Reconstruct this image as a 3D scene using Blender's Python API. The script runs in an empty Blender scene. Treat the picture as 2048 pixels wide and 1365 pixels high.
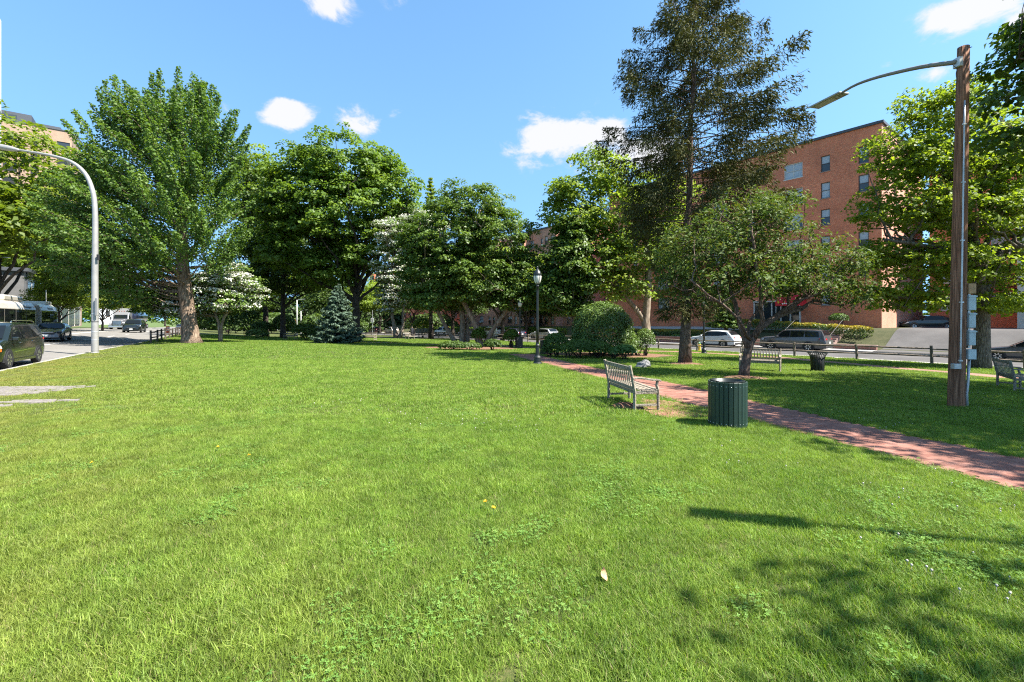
import bpy, bmesh, math, random
import numpy as np
from mathutils import Vector, Matrix

random.seed(7)
RNG = np.random.default_rng(11)
scene = bpy.context.scene
COL = scene.collection
R = math.radians

# ------------------------------------------------------------------ camera
EYE = 1.8
F = 910.0            # focal length in photo pixels (2048 wide)
CX, HOR = 1024.0, 640.0
cam_d = bpy.data.cameras.new('camera')
cam_d.sensor_width = 36.0
cam_d.lens = 36.0 * F / 2048.0
cam_d.shift_y = -42.5 / 2048.0
cam_d.clip_start = 0.05
cam_d.clip_end = 6000.0
cam = bpy.data.objects.new('camera', cam_d)
cam.location = (0, 0, EYE)
cam.rotation_euler = (R(90), 0, 0)
COL.objects.link(cam)
scene.camera = cam

# ------------------------------------------------------------------ sun, sky, exposure
SUN_EL = R(54)
SUN_AZ = R(110)      # clockwise from +Y: behind the camera, to the right
S_DIR = Vector((math.sin(SUN_AZ) * math.cos(SUN_EL), math.cos(SUN_AZ) * math.cos(SUN_EL), math.sin(SUN_EL)))
sun_d = bpy.data.lights.new('sun', 'SUN')
sun_d.energy = 4.6
sun_d.angle = R(0.53)
sun_d.color = (1.0, 0.955, 0.88)
sun = bpy.data.objects.new('sun', sun_d)
sun.rotation_euler = S_DIR.to_track_quat('Z', 'Y').to_euler()
sun.location = (20, -30, 60)
COL.objects.link(sun)

scene.view_settings.view_transform = 'Standard'
scene.view_settings.look = 'None'
scene.view_settings.gamma = 1.0
scene.view_settings.use_curve_mapping = False
scene.view_settings.exposure = 1.82

world = bpy.data.worlds.new('World')
scene.world = world
world.use_nodes = True


def build_world():
    nt = world.node_tree
    N, L = nt.nodes, nt.links
    N.clear()
    out = N.new('ShaderNodeOutputWorld')
    bg = N.new('ShaderNodeBackground')
    bg.inputs['Strength'].default_value = 0.102
    sky = N.new('ShaderNodeTexSky')
    sky.sky_type = 'NISHITA'
    sky.sun_disc = False
    sky.sun_elevation = SUN_EL
    sky.sun_rotation = SUN_AZ
    sky.altitude = 60
    sky.air_density = 1.0
    sky.dust_density = 0.35
    sky.ozone_density = 2.2
    # look the sky colour up a little higher than the view ray: an even clear blue down to the roofs
    g0 = N.new('ShaderNodeTexCoord')
    sx = N.new('ShaderNodeSeparateXYZ'); L.new(g0.outputs['Generated'], sx.inputs[0])
    mz = N.new('ShaderNodeMath'); mz.operation = 'MULTIPLY_ADD'; mz.inputs[1].default_value = .42; mz.inputs[2].default_value = .26
    L.new(sx.outputs['Z'], mz.inputs[0])
    cz = N.new('ShaderNodeCombineXYZ'); L.new(sx.outputs['X'], cz.inputs['X']); L.new(sx.outputs['Y'], cz.inputs['Y']); L.new(mz.outputs[0], cz.inputs['Z'])
    nz = N.new('ShaderNodeVectorMath'); nz.operation = 'NORMALIZE'; L.new(cz.outputs[0], nz.inputs[0])
    L.new(nz.outputs[0], sky.inputs['Vector'])
    hsv = N.new('ShaderNodeHueSaturation')
    hsv.inputs['Saturation'].default_value = 1.12
    hsv.inputs['Value'].default_value = 0.88
    hsv.inputs['Hue'].default_value = 0.491
    L.new(sky.outputs[0], hsv.inputs['Color'])
    tc = N.new('ShaderNodeTexCoord')
    noise = N.new('ShaderNodeTexNoise')
    noise.inputs['Scale'].default_value = 13.0
    noise.inputs['Detail'].default_value = 9.0
    noise.inputs['Roughness'].default_value = 0.62
    noise.inputs['Distortion'].default_value = 0.3
    mp = N.new('ShaderNodeMapping')
    mp.inputs['Scale'].default_value = (1, 1, 1.7)
    L.new(tc.outputs['Generated'], mp.inputs['Vector'])
    L.new(mp.outputs[0], noise.inputs['Vector'])
    # cumulus puffs: direction (px-like tangent coords of the view), half sizes
    puffs = []
    def puff(px, py, rx, ry, k=1.0):
        d = Vector(((px - CX) / F, 1.0, (HOR - py) / F))
        n = d.length
        puffs.append((d / n, 1.14 * rx / F / n, 1.14 * ry / F / n, k * 1.12))
    puff(1125, 282, 112, 60, 1.1); puff(1215, 262, 70, 34, .85); puff(1290, 310, 80, 50, .95); puff(1075, 262, 45, 20, .6)
    puff(1950, 25, 105, 42, 1.05); puff(1865, 48, 28, 20, .6); puff(2080, 30, 70, 40, .9)
    puff(570, 230, 62, 36, .95); puff(730, 250, 62, 34, .85); puff(785, 228, 34, 22, .6)
    puff(650, 0, 62, 34, .9); puff(795, 2, 30, 16, .6); puff(455, 208, 32, 30, .62)
    puff(1870, 148, 42, 22, .55); puff(1775, 128, 22, 14, .5); puff(1100, 392, 22, 12, .5)
    puff(-500, 120, 150, 60); puff(2900, 200, 170, 70); puff(300, -420, 140, 60); puff(1500, -500, 180, 70)
    for az, el, r in ((100, 25, .16), (140, 40, .14), (175, 22, .2), (205, 48, .15), (240, 28, .17), (285, 35, .15), (300, 30, .14)):
        a, e = R(az), R(el)
        puffs.append((Vector((math.sin(a) * math.cos(e), math.cos(a) * math.cos(e), math.sin(e))), r, r * .45, 1.0))
    last = None
    for d, rx, rz, k in puffs:
        az = math.atan2(d.x, d.y)
        sub = N.new('ShaderNodeVectorMath'); sub.operation = 'SUBTRACT'
        L.new(tc.outputs['Generated'], sub.inputs[0]); sub.inputs[1].default_value = d
        # rotate the offset so that local x is the puff's sideways direction
        m = N.new('ShaderNodeMapping'); m.vector_type = 'POINT'
        m.inputs['Rotation'].default_value = (0, 0, az)
        m.inputs['Scale'].default_value = (1, 1, 1)
        L.new(sub.outputs[0], m.inputs['Vector'])
        sc = N.new('ShaderNodeVectorMath'); sc.operation = 'MULTIPLY'
        sc.inputs[1].default_value = (1 / rx, .6 / rx, 1 / rz)
        L.new(m.outputs[0], sc.inputs[0])
        ln = N.new('ShaderNodeVectorMath'); ln.operation = 'LENGTH'
        L.new(sc.outputs[0], ln.inputs[0])
        mr = N.new('ShaderNodeMapRange'); mr.interpolation_type = 'SMOOTHSTEP'
        mr.inputs['From Min'].default_value = 1.35; mr.inputs['From Max'].default_value = 0.0
        mr.inputs['To Min'].default_value = 0.0; mr.inputs['To Max'].default_value = k
        L.new(ln.outputs['Value'], mr.inputs['Value'])
        if last is None:
            last = mr.outputs[0]
        else:
            mx = N.new('ShaderNodeMath'); mx.operation = 'MAXIMUM'
            L.new(last, mx.inputs[0]); L.new(mr.outputs[0], mx.inputs[1])
            last = mx.outputs[0]
    # puff + (noise-.5)*amp, only where there is a puff
    n0 = N.new('ShaderNodeMath'); n0.operation = 'MULTIPLY_ADD'
    L.new(noise.outputs['Fac'], n0.inputs[0]); n0.inputs[1].default_value = 2.6; n0.inputs[2].default_value = -1.3
    n1 = N.new('ShaderNodeMath'); n1.operation = 'ADD'
    L.new(last, n1.inputs[0]); L.new(n0.outputs[0], n1.inputs[1])
    gate = N.new('ShaderNodeMapRange'); gate.inputs['From Min'].default_value = 0.02; gate.inputs['From Max'].default_value = 0.3
    L.new(last, gate.inputs['Value'])
    den = N.new('ShaderNodeMapRange'); den.interpolation_type = 'SMOOTHSTEP'
    den.inputs['From Min'].default_value = 0.34; den.inputs['From Max'].default_value = 0.92
    L.new(n1.outputs[0], den.inputs['Value'])
    mul = N.new('ShaderNodeMath'); mul.operation = 'MULTIPLY'
    L.new(den.outputs[0], mul.inputs[0]); L.new(gate.outputs[0], mul.inputs[1])
    mulb = N.new('ShaderNodeMath'); mulb.operation = 'MULTIPLY'
    L.new(mul.outputs[0], mulb.inputs[0]); mulb.inputs[1].default_value = 0.96
    crgb = N.new('ShaderNodeMixRGB')
    crgb.inputs[1].default_value = (2.3, 2.45, 2.8, 1); crgb.inputs[2].default_value = (2.75, 2.75, 2.8, 1)
    L.new(den.outputs[0], crgb.inputs[0])
    mix = N.new('ShaderNodeMixRGB')
    L.new(mulb.outputs[0], mix.inputs[0]); L.new(hsv.outputs[0], mix.inputs[1]); L.new(crgb.outputs[0], mix.inputs[2])
    L.new(mix.outputs[0], bg.inputs['Color'])
    L.new(bg.outputs[0], out.inputs['Surface'])


build_world()
scene.cycles.use_denoising = False
scene.cycles.filter_width = 1.15
scene.cycles.max_bounces = 7
scene.cycles.diffuse_bounces = 3
scene.cycles.glossy_bounces = 3
scene.cycles.transmission_bounces = 4
scene.cycles.transparent_max_bounces = 6
scene.cycles.sample_clamp_indirect = 6.0

# ------------------------------------------------------------------ places
TH = R(38)
CT, ST = math.cos(TH), math.sin(TH)


def uv(x, y):
    return x * CT + y * ST, -x * ST + y * CT


def xy(u, v):
    return u * CT - v * ST, u * ST + v * CT


def splus(t, k=3.0):
    return np.logaddexp(0, np.asarray(t, float) / k) * k


def zg_uv(u, v):
    k = np.clip((np.asarray(u, float) + 1.0) / 14.0, 0, 1)
    k = k * k * (3 - 2 * k)
    return -0.027 * splus(u - 8.0) - 0.008 * splus(v - 20.0) * k + .027 * splus(-8.0)


def zg(x, y):
    u, v = x * CT + y * ST, -x * ST + y * CT
    return zg_uv(u, v)


def W(px, py, d):
    return Vector(((px - CX) / F * d, d, EYE + (HOR - py) / F * d))


def at(px, d, dz=0.0):
    x = (px - CX) / F * d
    return Vector((x, d, float(zg(x, d)) + dz))


def G(px, py):
    """where the view ray through a photo pixel meets the lawn"""
    lo, hi = 0.5, 400.0
    for _ in range(60):
        m = .5 * (lo + hi)
        p = W(px, py, m)
        if p.z > float(zg(p.x, p.y)):
            lo = m
        else:
            hi = m
    p = W(px, py, lo)
    p.z = float(zg(p.x, p.y))
    return p


LK_V = [-40, 0, 23.8, 31.5, 36.7, 46, 70, 93.5, 140, 400]
LK_U = [-9, -6.4, -4.4, -3.4, -2.7, -1.1, 1.6, 3.8, 8, 34]


def uL(v):
    return np.interp(v, LK_V, LK_U)


U_FENCE, U_KERB, U_FAR = 34.8, 36.0, 45.2

# ------------------------------------------------------------------ mesh helpers


class MB:
    def __init__(self):
        self.v, self.f = [], []

    def add(self, vs, fs):
        o = len(self.v)
        self.v.extend([tuple(p) for p in vs])
        self.f.extend([tuple(i + o for i in f) for f in fs])
        return self

    def box(self, c, s, rot=None):
        hx, hy, hz = s[0] / 2, s[1] / 2, s[2] / 2
        vs = [Vector((sx * hx, sy * hy, sz * hz)) for sz in (-1, 1) for sy in (-1, 1) for sx in (-1, 1)]
        if rot is not None:
            vs = [rot @ p for p in vs]
        c = Vector(c)
        self.add([p + c for p in vs], [(0, 2, 3, 1), (4, 5, 7, 6), (0, 1, 5, 4), (2, 6, 7, 3), (0, 4, 6, 2), (1, 3, 7, 5)])
        return self

    def bar(self, a, b, w, h=None, up=(0, 0, 1)):
        """box from a to b, w wide, h high"""
        a, b = Vector(a), Vector(b)
        h = w if h is None else h
        d = (b - a)
        ln = d.length
        d.normalize()
        up = Vector(up)
        if abs(d.dot(up)) > .98:
            up = Vector((1, 0, 0))
        sx = d.cross(up).normalized()
        sz = sx.cross(d).normalized()
        m = Matrix((sx, d, sz)).transposed()
        return self.box((a + b) / 2, (w, ln, h), m)

    def tube(self, pts, rad, n=8, caps=True):
        pts = [Vector(p) for p in pts]
        if not hasattr(rad, '__len__'):
            rad = [rad] * len(pts)
        vs, fs = [], []
        prev = None
        for i, p in enumerate(pts):
            t = (pts[min(i + 1, len(pts) - 1)] - pts[max(i - 1, 0)]).normalized()
            if prev is None:
                ref = Vector((1, 0, 0)) if abs(t.x) < .8 else Vector((0, 1, 0))
                a = t.cross(ref).normalized()
            else:
                a = (prev - t * prev.dot(t))
                a = a.normalized() if a.length > 1e-6 else t.orthogonal().normalized()
            prev = a
            b = t.cross(a)
            for k in range(n):
                an = 2 * math.pi * k / n
                vs.append(p + (a * math.cos(an) + b * math.sin(an)) * rad[i])
        for i in range(len(pts) - 1):
            for k in range(n):
                k2 = (k + 1) % n
                fs.append((i * n + k, i * n + k2, (i + 1) * n + k2, (i + 1) * n + k))
        if caps:
            fs.append(tuple(range(n))[::-1])
            fs.append(tuple((len(pts) - 1) * n + k for k in range(n)))
        return self.add(vs, fs)

    def lathe(self, prof, n=16, c=(0, 0, 0), axis='Z', caps=True):
        vs, fs = [], []
        c = Vector(c)
        for r, z in prof:
            for k in range(n):
                a = 2 * math.pi * k / n
                p = Vector((r * math.cos(a), r * math.sin(a), z))
                if axis == 'Y':
                    p = Vector((p.x, p.z, -p.y))
                if axis == 'X':
                    p = Vector((p.z, p.x, p.y))
                vs.append(p + c)
        m = len(prof)
        for i in range(m - 1):
            for k in range(n):
                k2 = (k + 1) % n
                fs.append((i * n + k, i * n + k2, (i + 1) * n + k2, (i + 1) * n + k))
        if caps:
            fs.append(tuple(range(n))[::-1])
            fs.append(tuple((m - 1) * n + k for k in range(n)))
        return self.add(vs, fs)

    def prism(self, poly, h0, h1, axis='Z'):
        """polygon extruded along an axis; poly is (a, b) pairs"""
        n = len(poly)
        def pt(a, b, h):
            return {'Z': (a, b, h), 'Y': (a, h, b), 'X': (h, a, b)}[axis]
        vs = [pt(a, b, h0) for a, b in poly] + [pt(a, b, h1) for a, b in poly]
        fs = [tuple(range(n))[::-1], tuple(range(n, 2 * n))]
        for i in range(n):
            j = (i + 1) % n
            fs.append((i, j, n + j, n + i))
        return self.add(vs, fs)

    def quad(self, a, b, c, d):
        return self.add([a, b, c, d], [(0, 1, 2, 3)])

    def mesh(self, name, mat=None, smooth=False):
        me = bpy.data.meshes.new(name)
        me.from_pydata(self.v, [], self.f)
        if smooth:
            me.polygons.foreach_set('use_smooth', [True] * len(me.polygons))
        if mat is not None:
            me.materials.append(mat)
        bm = bmesh.new(); bm.from_mesh(me)
        bmesh.ops.recalc_face_normals(bm, faces=bm.faces)
        bm.to_mesh(me); bm.free()
        me.update()
        return me

    def build(self, name, mat, parent=None, smooth=False, bevel=0.0, seg=1, auto=None):
        o = obj(name, self.mesh(name, mat, smooth), parent)
        if bevel:
            m = o.modifiers.new('bevel', 'BEVEL'); m.width = bevel; m.segments = seg; m.limit_method = 'ANGLE'; m.angle_limit = R(35)
        return o


def obj(name, data, parent=None):
    o = bpy.data.objects.new(name, data)
    COL.objects.link(o)
    if parent is not None:
        o.parent = parent
    return o


def tag(o, label=None, cat=None, group=None, kind=None):
    if label: o['label'] = label
    if cat: o['category'] = cat
    if group: o['group'] = group
    if kind: o['kind'] = kind
    return o


def thing(name, label, cat, loc=(0, 0, 0), rz=0.0, group=None):
    o = bpy.data.objects.new(name, None)
    o.empty_display_size = .2
    COL.objects.link(o)
    o.location = loc
    o.rotation_euler = (0, 0, rz)
    return tag(o, label, cat, group)


def dup(root, loc=None, rz=None, label=None, group=None, scale=None):
    def cp(o, parent):
        c = o.copy()
        COL.objects.link(c)
        c.parent = parent
        for ch in o.children:
            cp(ch, c)
        return c
    r = cp(root, None)
    if loc is not None: r.location = loc
    if rz is not None: r.rotation_euler = (root.rotation_euler.x, root.rotation_euler.y, rz)
    if scale is not None: r.scale = scale if hasattr(scale, '__len__') else (scale,) * 3
    if label: r['label'] = label
    if group: r['group'] = group
    return r


def quads_mesh(name, V, mat, tint=None, smooth=False):
    """V: (N,4,3) array of quads -> one mesh, fast"""
    n = len(V)
    me = bpy.data.meshes.new(name)
    me.vertices.add(n * 4)
    me.vertices.foreach_set('co', np.ascontiguousarray(V, dtype=np.float32).ravel())
    me.loops.add(n * 4)
    me.loops.foreach_set('vertex_index', np.arange(n * 4, dtype=np.int32))
    me.polygons.add(n)
    me.polygons.foreach_set('loop_start', np.arange(0, n * 4, 4, dtype=np.int32))
    me.polygons.foreach_set('loop_total', np.full(n, 4, dtype=np.int32))
    if tint is not None:
        a = me.attributes.new('tint', 'FLOAT', 'FACE')
        a.data.foreach_set('value', np.asarray(tint, dtype=np.float32))
    me.update(calc_edges=True)
    me.validate()
    if mat is not None:
        me.materials.append(mat)
    return me


def grid_mesh(name, X, Y, Z, mat, smooth=True):
    m, n = X.shape
    me = bpy.data.meshes.new(name)
    co = np.stack([X, Y, Z], -1).reshape(-1, 3).astype(np.float32)
    idx = np.arange(m * n).reshape(m, n)
    q = np.stack([idx[:-1, :-1], idx[1:, :-1], idx[1:, 1:], idx[:-1, 1:]], -1).reshape(-1, 4)
    me.vertices.add(len(co)); me.vertices.foreach_set('co', co.ravel())
    me.loops.add(q.size); me.loops.foreach_set('vertex_index', q.ravel().astype(np.int32))
    me.polygons.add(len(q))
    me.polygons.foreach_set('loop_start', np.arange(0, q.size, 4, dtype=np.int32))
    me.polygons.foreach_set('loop_total', np.full(len(q), 4, dtype=np.int32))
    me.update(calc_edges=True); me.validate()
    if smooth:
        me.polygons.foreach_set('use_smooth', np.ones(len(q), dtype=bool))
    bm = bmesh.new(); bm.from_mesh(me)
    bmesh.ops.recalc_face_normals(bm, faces=bm.faces)
    up = sum(f.normal.z * f.calc_area() for f in bm.faces)
    if up < 0:
        bmesh.ops.reverse_faces(bm, faces=bm.faces)
    bm.to_mesh(me); bm.free()
    me.materials.append(mat)
    return me

# ------------------------------------------------------------------ materials
MATS = {}


def _mat(name):
    m = bpy.data.materials.new(name)
    m.use_nodes = True
    nt = m.node_tree
    b = nt.nodes.get('Principled BSDF')
    return m, nt, nt.nodes, nt.links, b


def paint(name, col, rough=.5, metal=0.0, spec=.5, coat=0.0, var=.12, scale=6.0, bump=0.0, bscale=60.0, stretch=(1, 1, 1), col2=None, detail=5.0):
    """procedural paint / stone / metal: noise-varied colour, roughness and fine bump, in object space"""
    if name in MATS: return MATS[name]
    m, nt, N, L, b = _mat(name)
    tc = N.new('ShaderNodeTexCoord')
    mp = N.new('ShaderNodeMapping'); mp.inputs['Scale'].default_value = stretch
    L.new(tc.outputs['Object'], mp.inputs['Vector'])
    no = N.new('ShaderNodeTexNoise'); no.inputs['Scale'].default_value = scale; no.inputs['Detail'].default_value = detail
    no.inputs['Roughness'].default_value = .6
    L.new(mp.outputs[0], no.inputs['Vector'])
    cr = N.new('ShaderNodeValToRGB')
    c1 = [max(0, c * (1 - var)) for c in col]
    c2 = [min(1, c * (1 + var)) for c in col] if col2 is None else col2
    cr.color_ramp.elements[0].position = .3; cr.color_ramp.elements[0].color = (*c1, 1)
    cr.color_ramp.elements[1].position = .7; cr.color_ramp.elements[1].color = (*c2, 1)
    L.new(no.outputs['Fac'], cr.inputs[0])
    L.new(cr.outputs[0], b.inputs['Base Color'])
    b.inputs['Roughness'].default_value = rough
    b.inputs['Metallic'].default_value = metal
    b.inputs['Specular IOR Level'].default_value = spec
    b.inputs['Coat Weight'].default_value = coat
    b.inputs['Coat Roughness'].default_value = .06
    if bump:
        n2 = N.new('ShaderNodeTexNoise'); n2.inputs['Scale'].default_value = bscale; n2.inputs['Detail'].default_value = 4
        L.new(mp.outputs[0], n2.inputs['Vector'])
        bp = N.new('ShaderNodeBump'); bp.inputs['Strength'].default_value = bump; bp.inputs['Distance'].default_value = .02
        L.new(n2.outputs['Fac'], bp.inputs['Height']); L.new(bp.outputs[0], b.inputs['Normal'])
    MATS[name] = m
    return m


def leaf_mat(name, cols, trans=.35, rough=.55, tcol=None, spec=.35):
    """cols: ramp colours over the per-leaf tint 0..1"""
    if name in MATS: return MATS[name]
    m, nt, N, L, b = _mat(name)
    at_ = N.new('ShaderNodeAttribute'); at_.attribute_name = 'tint'
    cr = N.new('ShaderNodeValToRGB')
    el = cr.color_ramp.elements
    el[0].position = 0; el[0].color = (*cols[0], 1)
    el[1].position = 1; el[1].color = (*cols[-1], 1)
    for i, c in enumerate(cols[1:-1]):
        e = el.new((i + 1) / (len(cols) - 1)); e.color = (*c, 1)
    L.new(at_.outputs['Fac'], cr.inputs[0])
    L.new(cr.outputs[0], b.inputs['Base Color'])
    b.inputs['Roughness'].default_value = rough
    b.inputs['Specular IOR Level'].default_value = spec
    tr = N.new('ShaderNodeBsdfTranslucent')
    mx = N.new('ShaderNodeMixRGB'); mx.blend_type = 'MULTIPLY'; mx.inputs[0].default_value = 1
    mx.inputs[2].default_value = (*(tcol or (1.5, 1.5, .55)), 1)
    L.new(cr.outputs[0], mx.inputs[1]); L.new(mx.outputs[0], tr.inputs['Color'])
    ms = N.new('ShaderNodeMixShader'); ms.inputs[0].default_value = trans
    out = N.get('Material Output')
    L.new(b.outputs[0], ms.inputs[1]); L.new(tr.outputs[0], ms.inputs[2]); L.new(ms.outputs[0], out.inputs['Surface'])
    MATS[name] = m
    return m


def bark_mat(name, c1, c2, scale=14.0, bump=.7, stretch=(1, 1, .22)):
    if name in MATS: return MATS[name]
    m, nt, N, L, b = _mat(name)
    tc = N.new('ShaderNodeTexCoord')
    mp = N.new('ShaderNodeMapping'); mp.inputs['Scale'].default_value = stretch
    L.new(tc.outputs['Object'], mp.inputs['Vector'])
    no = N.new('ShaderNodeTexNoise'); no.inputs['Scale'].default_value = scale; no.inputs['Detail'].default_value = 8; no.inputs['Distortion'].default_value = .6
    vo = N.new('ShaderNodeTexVoronoi'); vo.feature = 'DISTANCE_TO_EDGE'; vo.inputs['Scale'].default_value = scale * .9
    L.new(mp.outputs[0], no.inputs['Vector']); L.new(mp.outputs[0], vo.inputs['Vector'])
    ad = N.new('ShaderNodeMath'); ad.operation = 'MULTIPLY_ADD'
    L.new(vo.outputs['Distance'], ad.inputs[0]); ad.inputs[1].default_value = .9; L.new(no.outputs['Fac'], ad.inputs[2])
    cr = N.new('ShaderNodeValToRGB')
    cr.color_ramp.elements[0].position = .38; cr.color_ramp.elements[0].color = (*c1, 1)
    cr.color_ramp.elements[1].position = .85; cr.color_ramp.elements[1].color = (*c2, 1)
    L.new(ad.outputs[0], cr.inputs[0]); L.new(cr.outputs[0], b.inputs['Base Color'])
    b.inputs['Roughness'].default_value = .9
    b.inputs['Specular IOR Level'].default_value = .2
    bp = N.new('ShaderNodeBump'); bp.inputs['Strength'].default_value = bump; bp.inputs['Distance'].default_value = .05
    L.new(ad.outputs[0], bp.inputs['Height']); L.new(bp.outputs[0], b.inputs['Normal'])
    MATS[name] = m
    return m


def brick_mat(name, c1, c2, mortar, bw=.215, bh=.067, axis='wall', bump=.4, rough=.85):
    """running bond; object-space coordinates with x along the wall and z up"""
    if name in MATS: return MATS[name]
    m, nt, N, L, b = _mat(name)
    tc = N.new('ShaderNodeTexCoord')
    sp = N.new('ShaderNodeSeparateXYZ'); L.new(tc.outputs['Object'], sp.inputs[0])
    cm = N.new('ShaderNodeCombineXYZ')
    ad = N.new('ShaderNodeMath'); ad.operation = 'ADD'
    L.new(sp.outputs['X'], ad.inputs[0]); L.new(sp.outputs['Y'], ad.inputs[1])
    L.new(ad.outputs[0], cm.inputs['X'])
    L.new(sp.outputs['Z'], cm.inputs['Y'])
    br = N.new('ShaderNodeTexBrick')
    br.inputs['Scale'].default_value = 1.0
    br.inputs['Brick Width'].default_value = bw; br.inputs['Row Height'].default_value = bh
    br.inputs['Mortar Size'].default_value = .006; br.inputs['Mortar Smooth'].default_value = .2
    br.inputs['Bias'].default_value = -.1
    br.inputs['Color1'].default_value = (*c1, 1); br.inputs['Color2'].default_value = (*c2, 1); br.inputs['Mortar'].default_value = (*mortar, 1)
    L.new(cm.outputs[0], br.inputs['Vector'])
    no = N.new('ShaderNodeTexNoise'); no.inputs['Scale'].default_value = .35; no.inputs['Detail'].default_value = 5
    L.new(tc.outputs['Object'], no.inputs['Vector'])
    mr = N.new('ShaderNodeMapRange'); mr.inputs['From Min'].default_value = .3; mr.inputs['From Max'].default_value = .7
    mr.inputs['To Min'].default_value = .8; mr.inputs['To Max'].default_value = 1.15
    L.new(no.outputs['Fac'], mr.inputs['Value'])
    mu = N.new('ShaderNodeMixRGB'); mu.blend_type = 'MULTIPLY'; mu.inputs[0].default_value = 1
    L.new(br.outputs['Color'], mu.inputs[1]); L.new(mr.outputs[0], mu.inputs[2])
    L.new(mu.outputs[0], b.inputs['Base Color'])
    b.inputs['Roughness'].default_value = rough
    bp = N.new('ShaderNodeBump'); bp.inputs['Strength'].default_value = bump; bp.inputs['Distance'].default_value = .01; bp.invert = True
    L.new(br.outputs['Fac'], bp.inputs['Height']); L.new(bp.outputs[0], b.inputs['Normal'])
    MATS[name] = m
    return m


def ground_mat(name, cols, scale=.6, fine=40.0, rough=.95, bump=.3, pos=None, fine_amt=.5):
    """soil / lawn / asphalt: big patches plus fine grain, world-space"""
    if name in MATS: return MATS[name]
    m, nt, N, L, b = _mat(name)
    ge = N.new('ShaderNodeNewGeometry')
    n1 = N.new('ShaderNodeTexNoise'); n1.inputs['Scale'].default_value = scale; n1.inputs['Detail'].default_value = 6; n1.inputs['Roughness'].default_value = .62
    n2 = N.new('ShaderNodeTexNoise'); n2.inputs['Scale'].default_value = fine; n2.inputs['Detail'].default_value = 5; n2.inputs['Roughness'].default_value = .7
    L.new(ge.outputs['Position'], n1.inputs['Vector']); L.new(ge.outputs['Position'], n2.inputs['Vector'])
    mx = N.new('ShaderNodeMixRGB'); mx.inputs[0].default_value = fine_amt
    L.new(n1.outputs['Fac'], mx.inputs[1]); L.new(n2.outputs['Fac'], mx.inputs[2])
    cr = N.new('ShaderNodeValToRGB')
    el = cr.color_ramp.elements
    pos = pos or [.32 + .36 * i / (len(cols) - 1) for i in range(len(cols))]
    el[0].position = pos[0]; el[0].color = (*cols[0], 1); el[1].position = pos[-1]; el[1].color = (*cols[-1], 1)
    for p, c in list(zip(pos, cols))[1:-1]:
        e = el.new(p); e.color = (*c, 1)
    L.new(mx.outputs[0], cr.inputs[0]); L.new(cr.outputs[0], b.inputs['Base Color'])
    b.inputs['Roughness'].default_value = rough; b.inputs['Specular IOR Level'].default_value = .25
    bp = N.new('ShaderNodeBump'); bp.inputs['Strength'].default_value = bump; bp.inputs['Distance'].default_value = .03
    L.new(n2.outputs['Fac'], bp.inputs['Height']); L.new(bp.outputs[0], b.inputs['Normal'])
    MATS[name] = m
    return m


def glass_mat(name, col=(.02, .025, .03), rough=.04, alpha=1.0, spec=.6):
    if name in MATS: return MATS[name]
    m, nt, N, L, b = _mat(name)
    tc = N.new('ShaderNodeTexCoord')
    no = N.new('ShaderNodeTexNoise'); no.inputs['Scale'].default_value = 1.3; no.inputs['Detail'].default_value = 2
    L.new(tc.outputs['Object'], no.inputs['Vector'])
    cr = N.new('ShaderNodeValToRGB')
    cr.color_ramp.elements[0].color = (*[c * .7 for c in col], 1); cr.color_ramp.elements[1].color = (*[c * 1.3 for c in col], 1)
    L.new(no.outputs['Fac'], cr.inputs[0]); L.new(cr.outputs[0], b.inputs['Base Color'])
    b.inputs['Roughness'].default_value = rough
    b.inputs['Specular IOR Level'].default_value = spec
    bp = N.new('ShaderNodeBump'); bp.inputs['Strength'].default_value = .03; bp.inputs['Distance'].default_value = .05
    L.new(no.outputs['Fac'], bp.inputs['Height']); L.new(bp.outputs[0], b.inputs['Normal'])
    MATS[name] = m
    return m


M_WOOD_GREY = bark_mat('weathered_wood', (.13, .105, .075), (.34, .30, .235), scale=22, bump=.25, stretch=(1, 1, 1))
M_RAIL = paint('fence_wood', (.17, .135, .10), rough=.9, var=.45, scale=9, bump=.4, bscale=40, stretch=(.3, 1, 1))
M_POLE = bark_mat('pole_wood', (.11, .050, .028), (.33, .165, .095), scale=26, bump=.45, stretch=(1, 1, .05))
M_BLACK = paint('black_metal', (.012, .016, .014), rough=.38, var=.25)
M_GREENCAN = paint('dark_green_plank', (.012, .034, .022), rough=.5, var=.3, scale=4, bump=.1, stretch=(1, 1, .3))
M_GALV = paint('galvanised_steel', (.48, .49, .49), rough=.42, metal=.5, var=.2, scale=5)
M_GREYBOX = paint('grey_box_paint', (.48, .55, .54), rough=.55, var=.14, scale=5)
M_SILVERPOLE = paint('silver_pole_paint', (.32, .305, .28), rough=.45, metal=.3, var=.12, scale=3)
M_CONC = ground_mat('kerb_concrete', [(.24, .22, .19), (.32, .30, .26), (.38, .36, .32)], scale=1.5, fine=30, bump=.3)
M_ASPH = ground_mat('asphalt', [(.13, .12, .105), (.17, .158, .14), (.205, .19, .168)], scale=.25, fine=45, bump=.25, fine_amt=.4)
M_ASPH2 = ground_mat('asphalt_dark', [(.06, .056, .054), (.09, .085, .081), (.125, .118, .112)], scale=.4, fine=45, bump=.25, fine_amt=.4)
M_WALK = ground_mat('pavement_concrete', [(.27, .25, .225), (.34, .32, .29), (.40, .38, .345)], scale=.8, fine=35, bump=.2)
M_SOIL = ground_mat('lawn_soil', [(.022, .026, .009), (.06, .078, .018), (.16, .135, .055)], scale=.8, fine=70, bump=.5)
M_FIELD = ground_mat('far_ground', [(.05, .08, .02), (.085, .12, .03), (.12, .15, .05)], scale=.05, fine=2, bump=.2)
M_MULCH = ground_mat('mulch', [(.05, .028, .018), (.17, .09, .055), (.29, .17, .11)], scale=3, fine=42, bump=1.0, fine_amt=.7)
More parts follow.
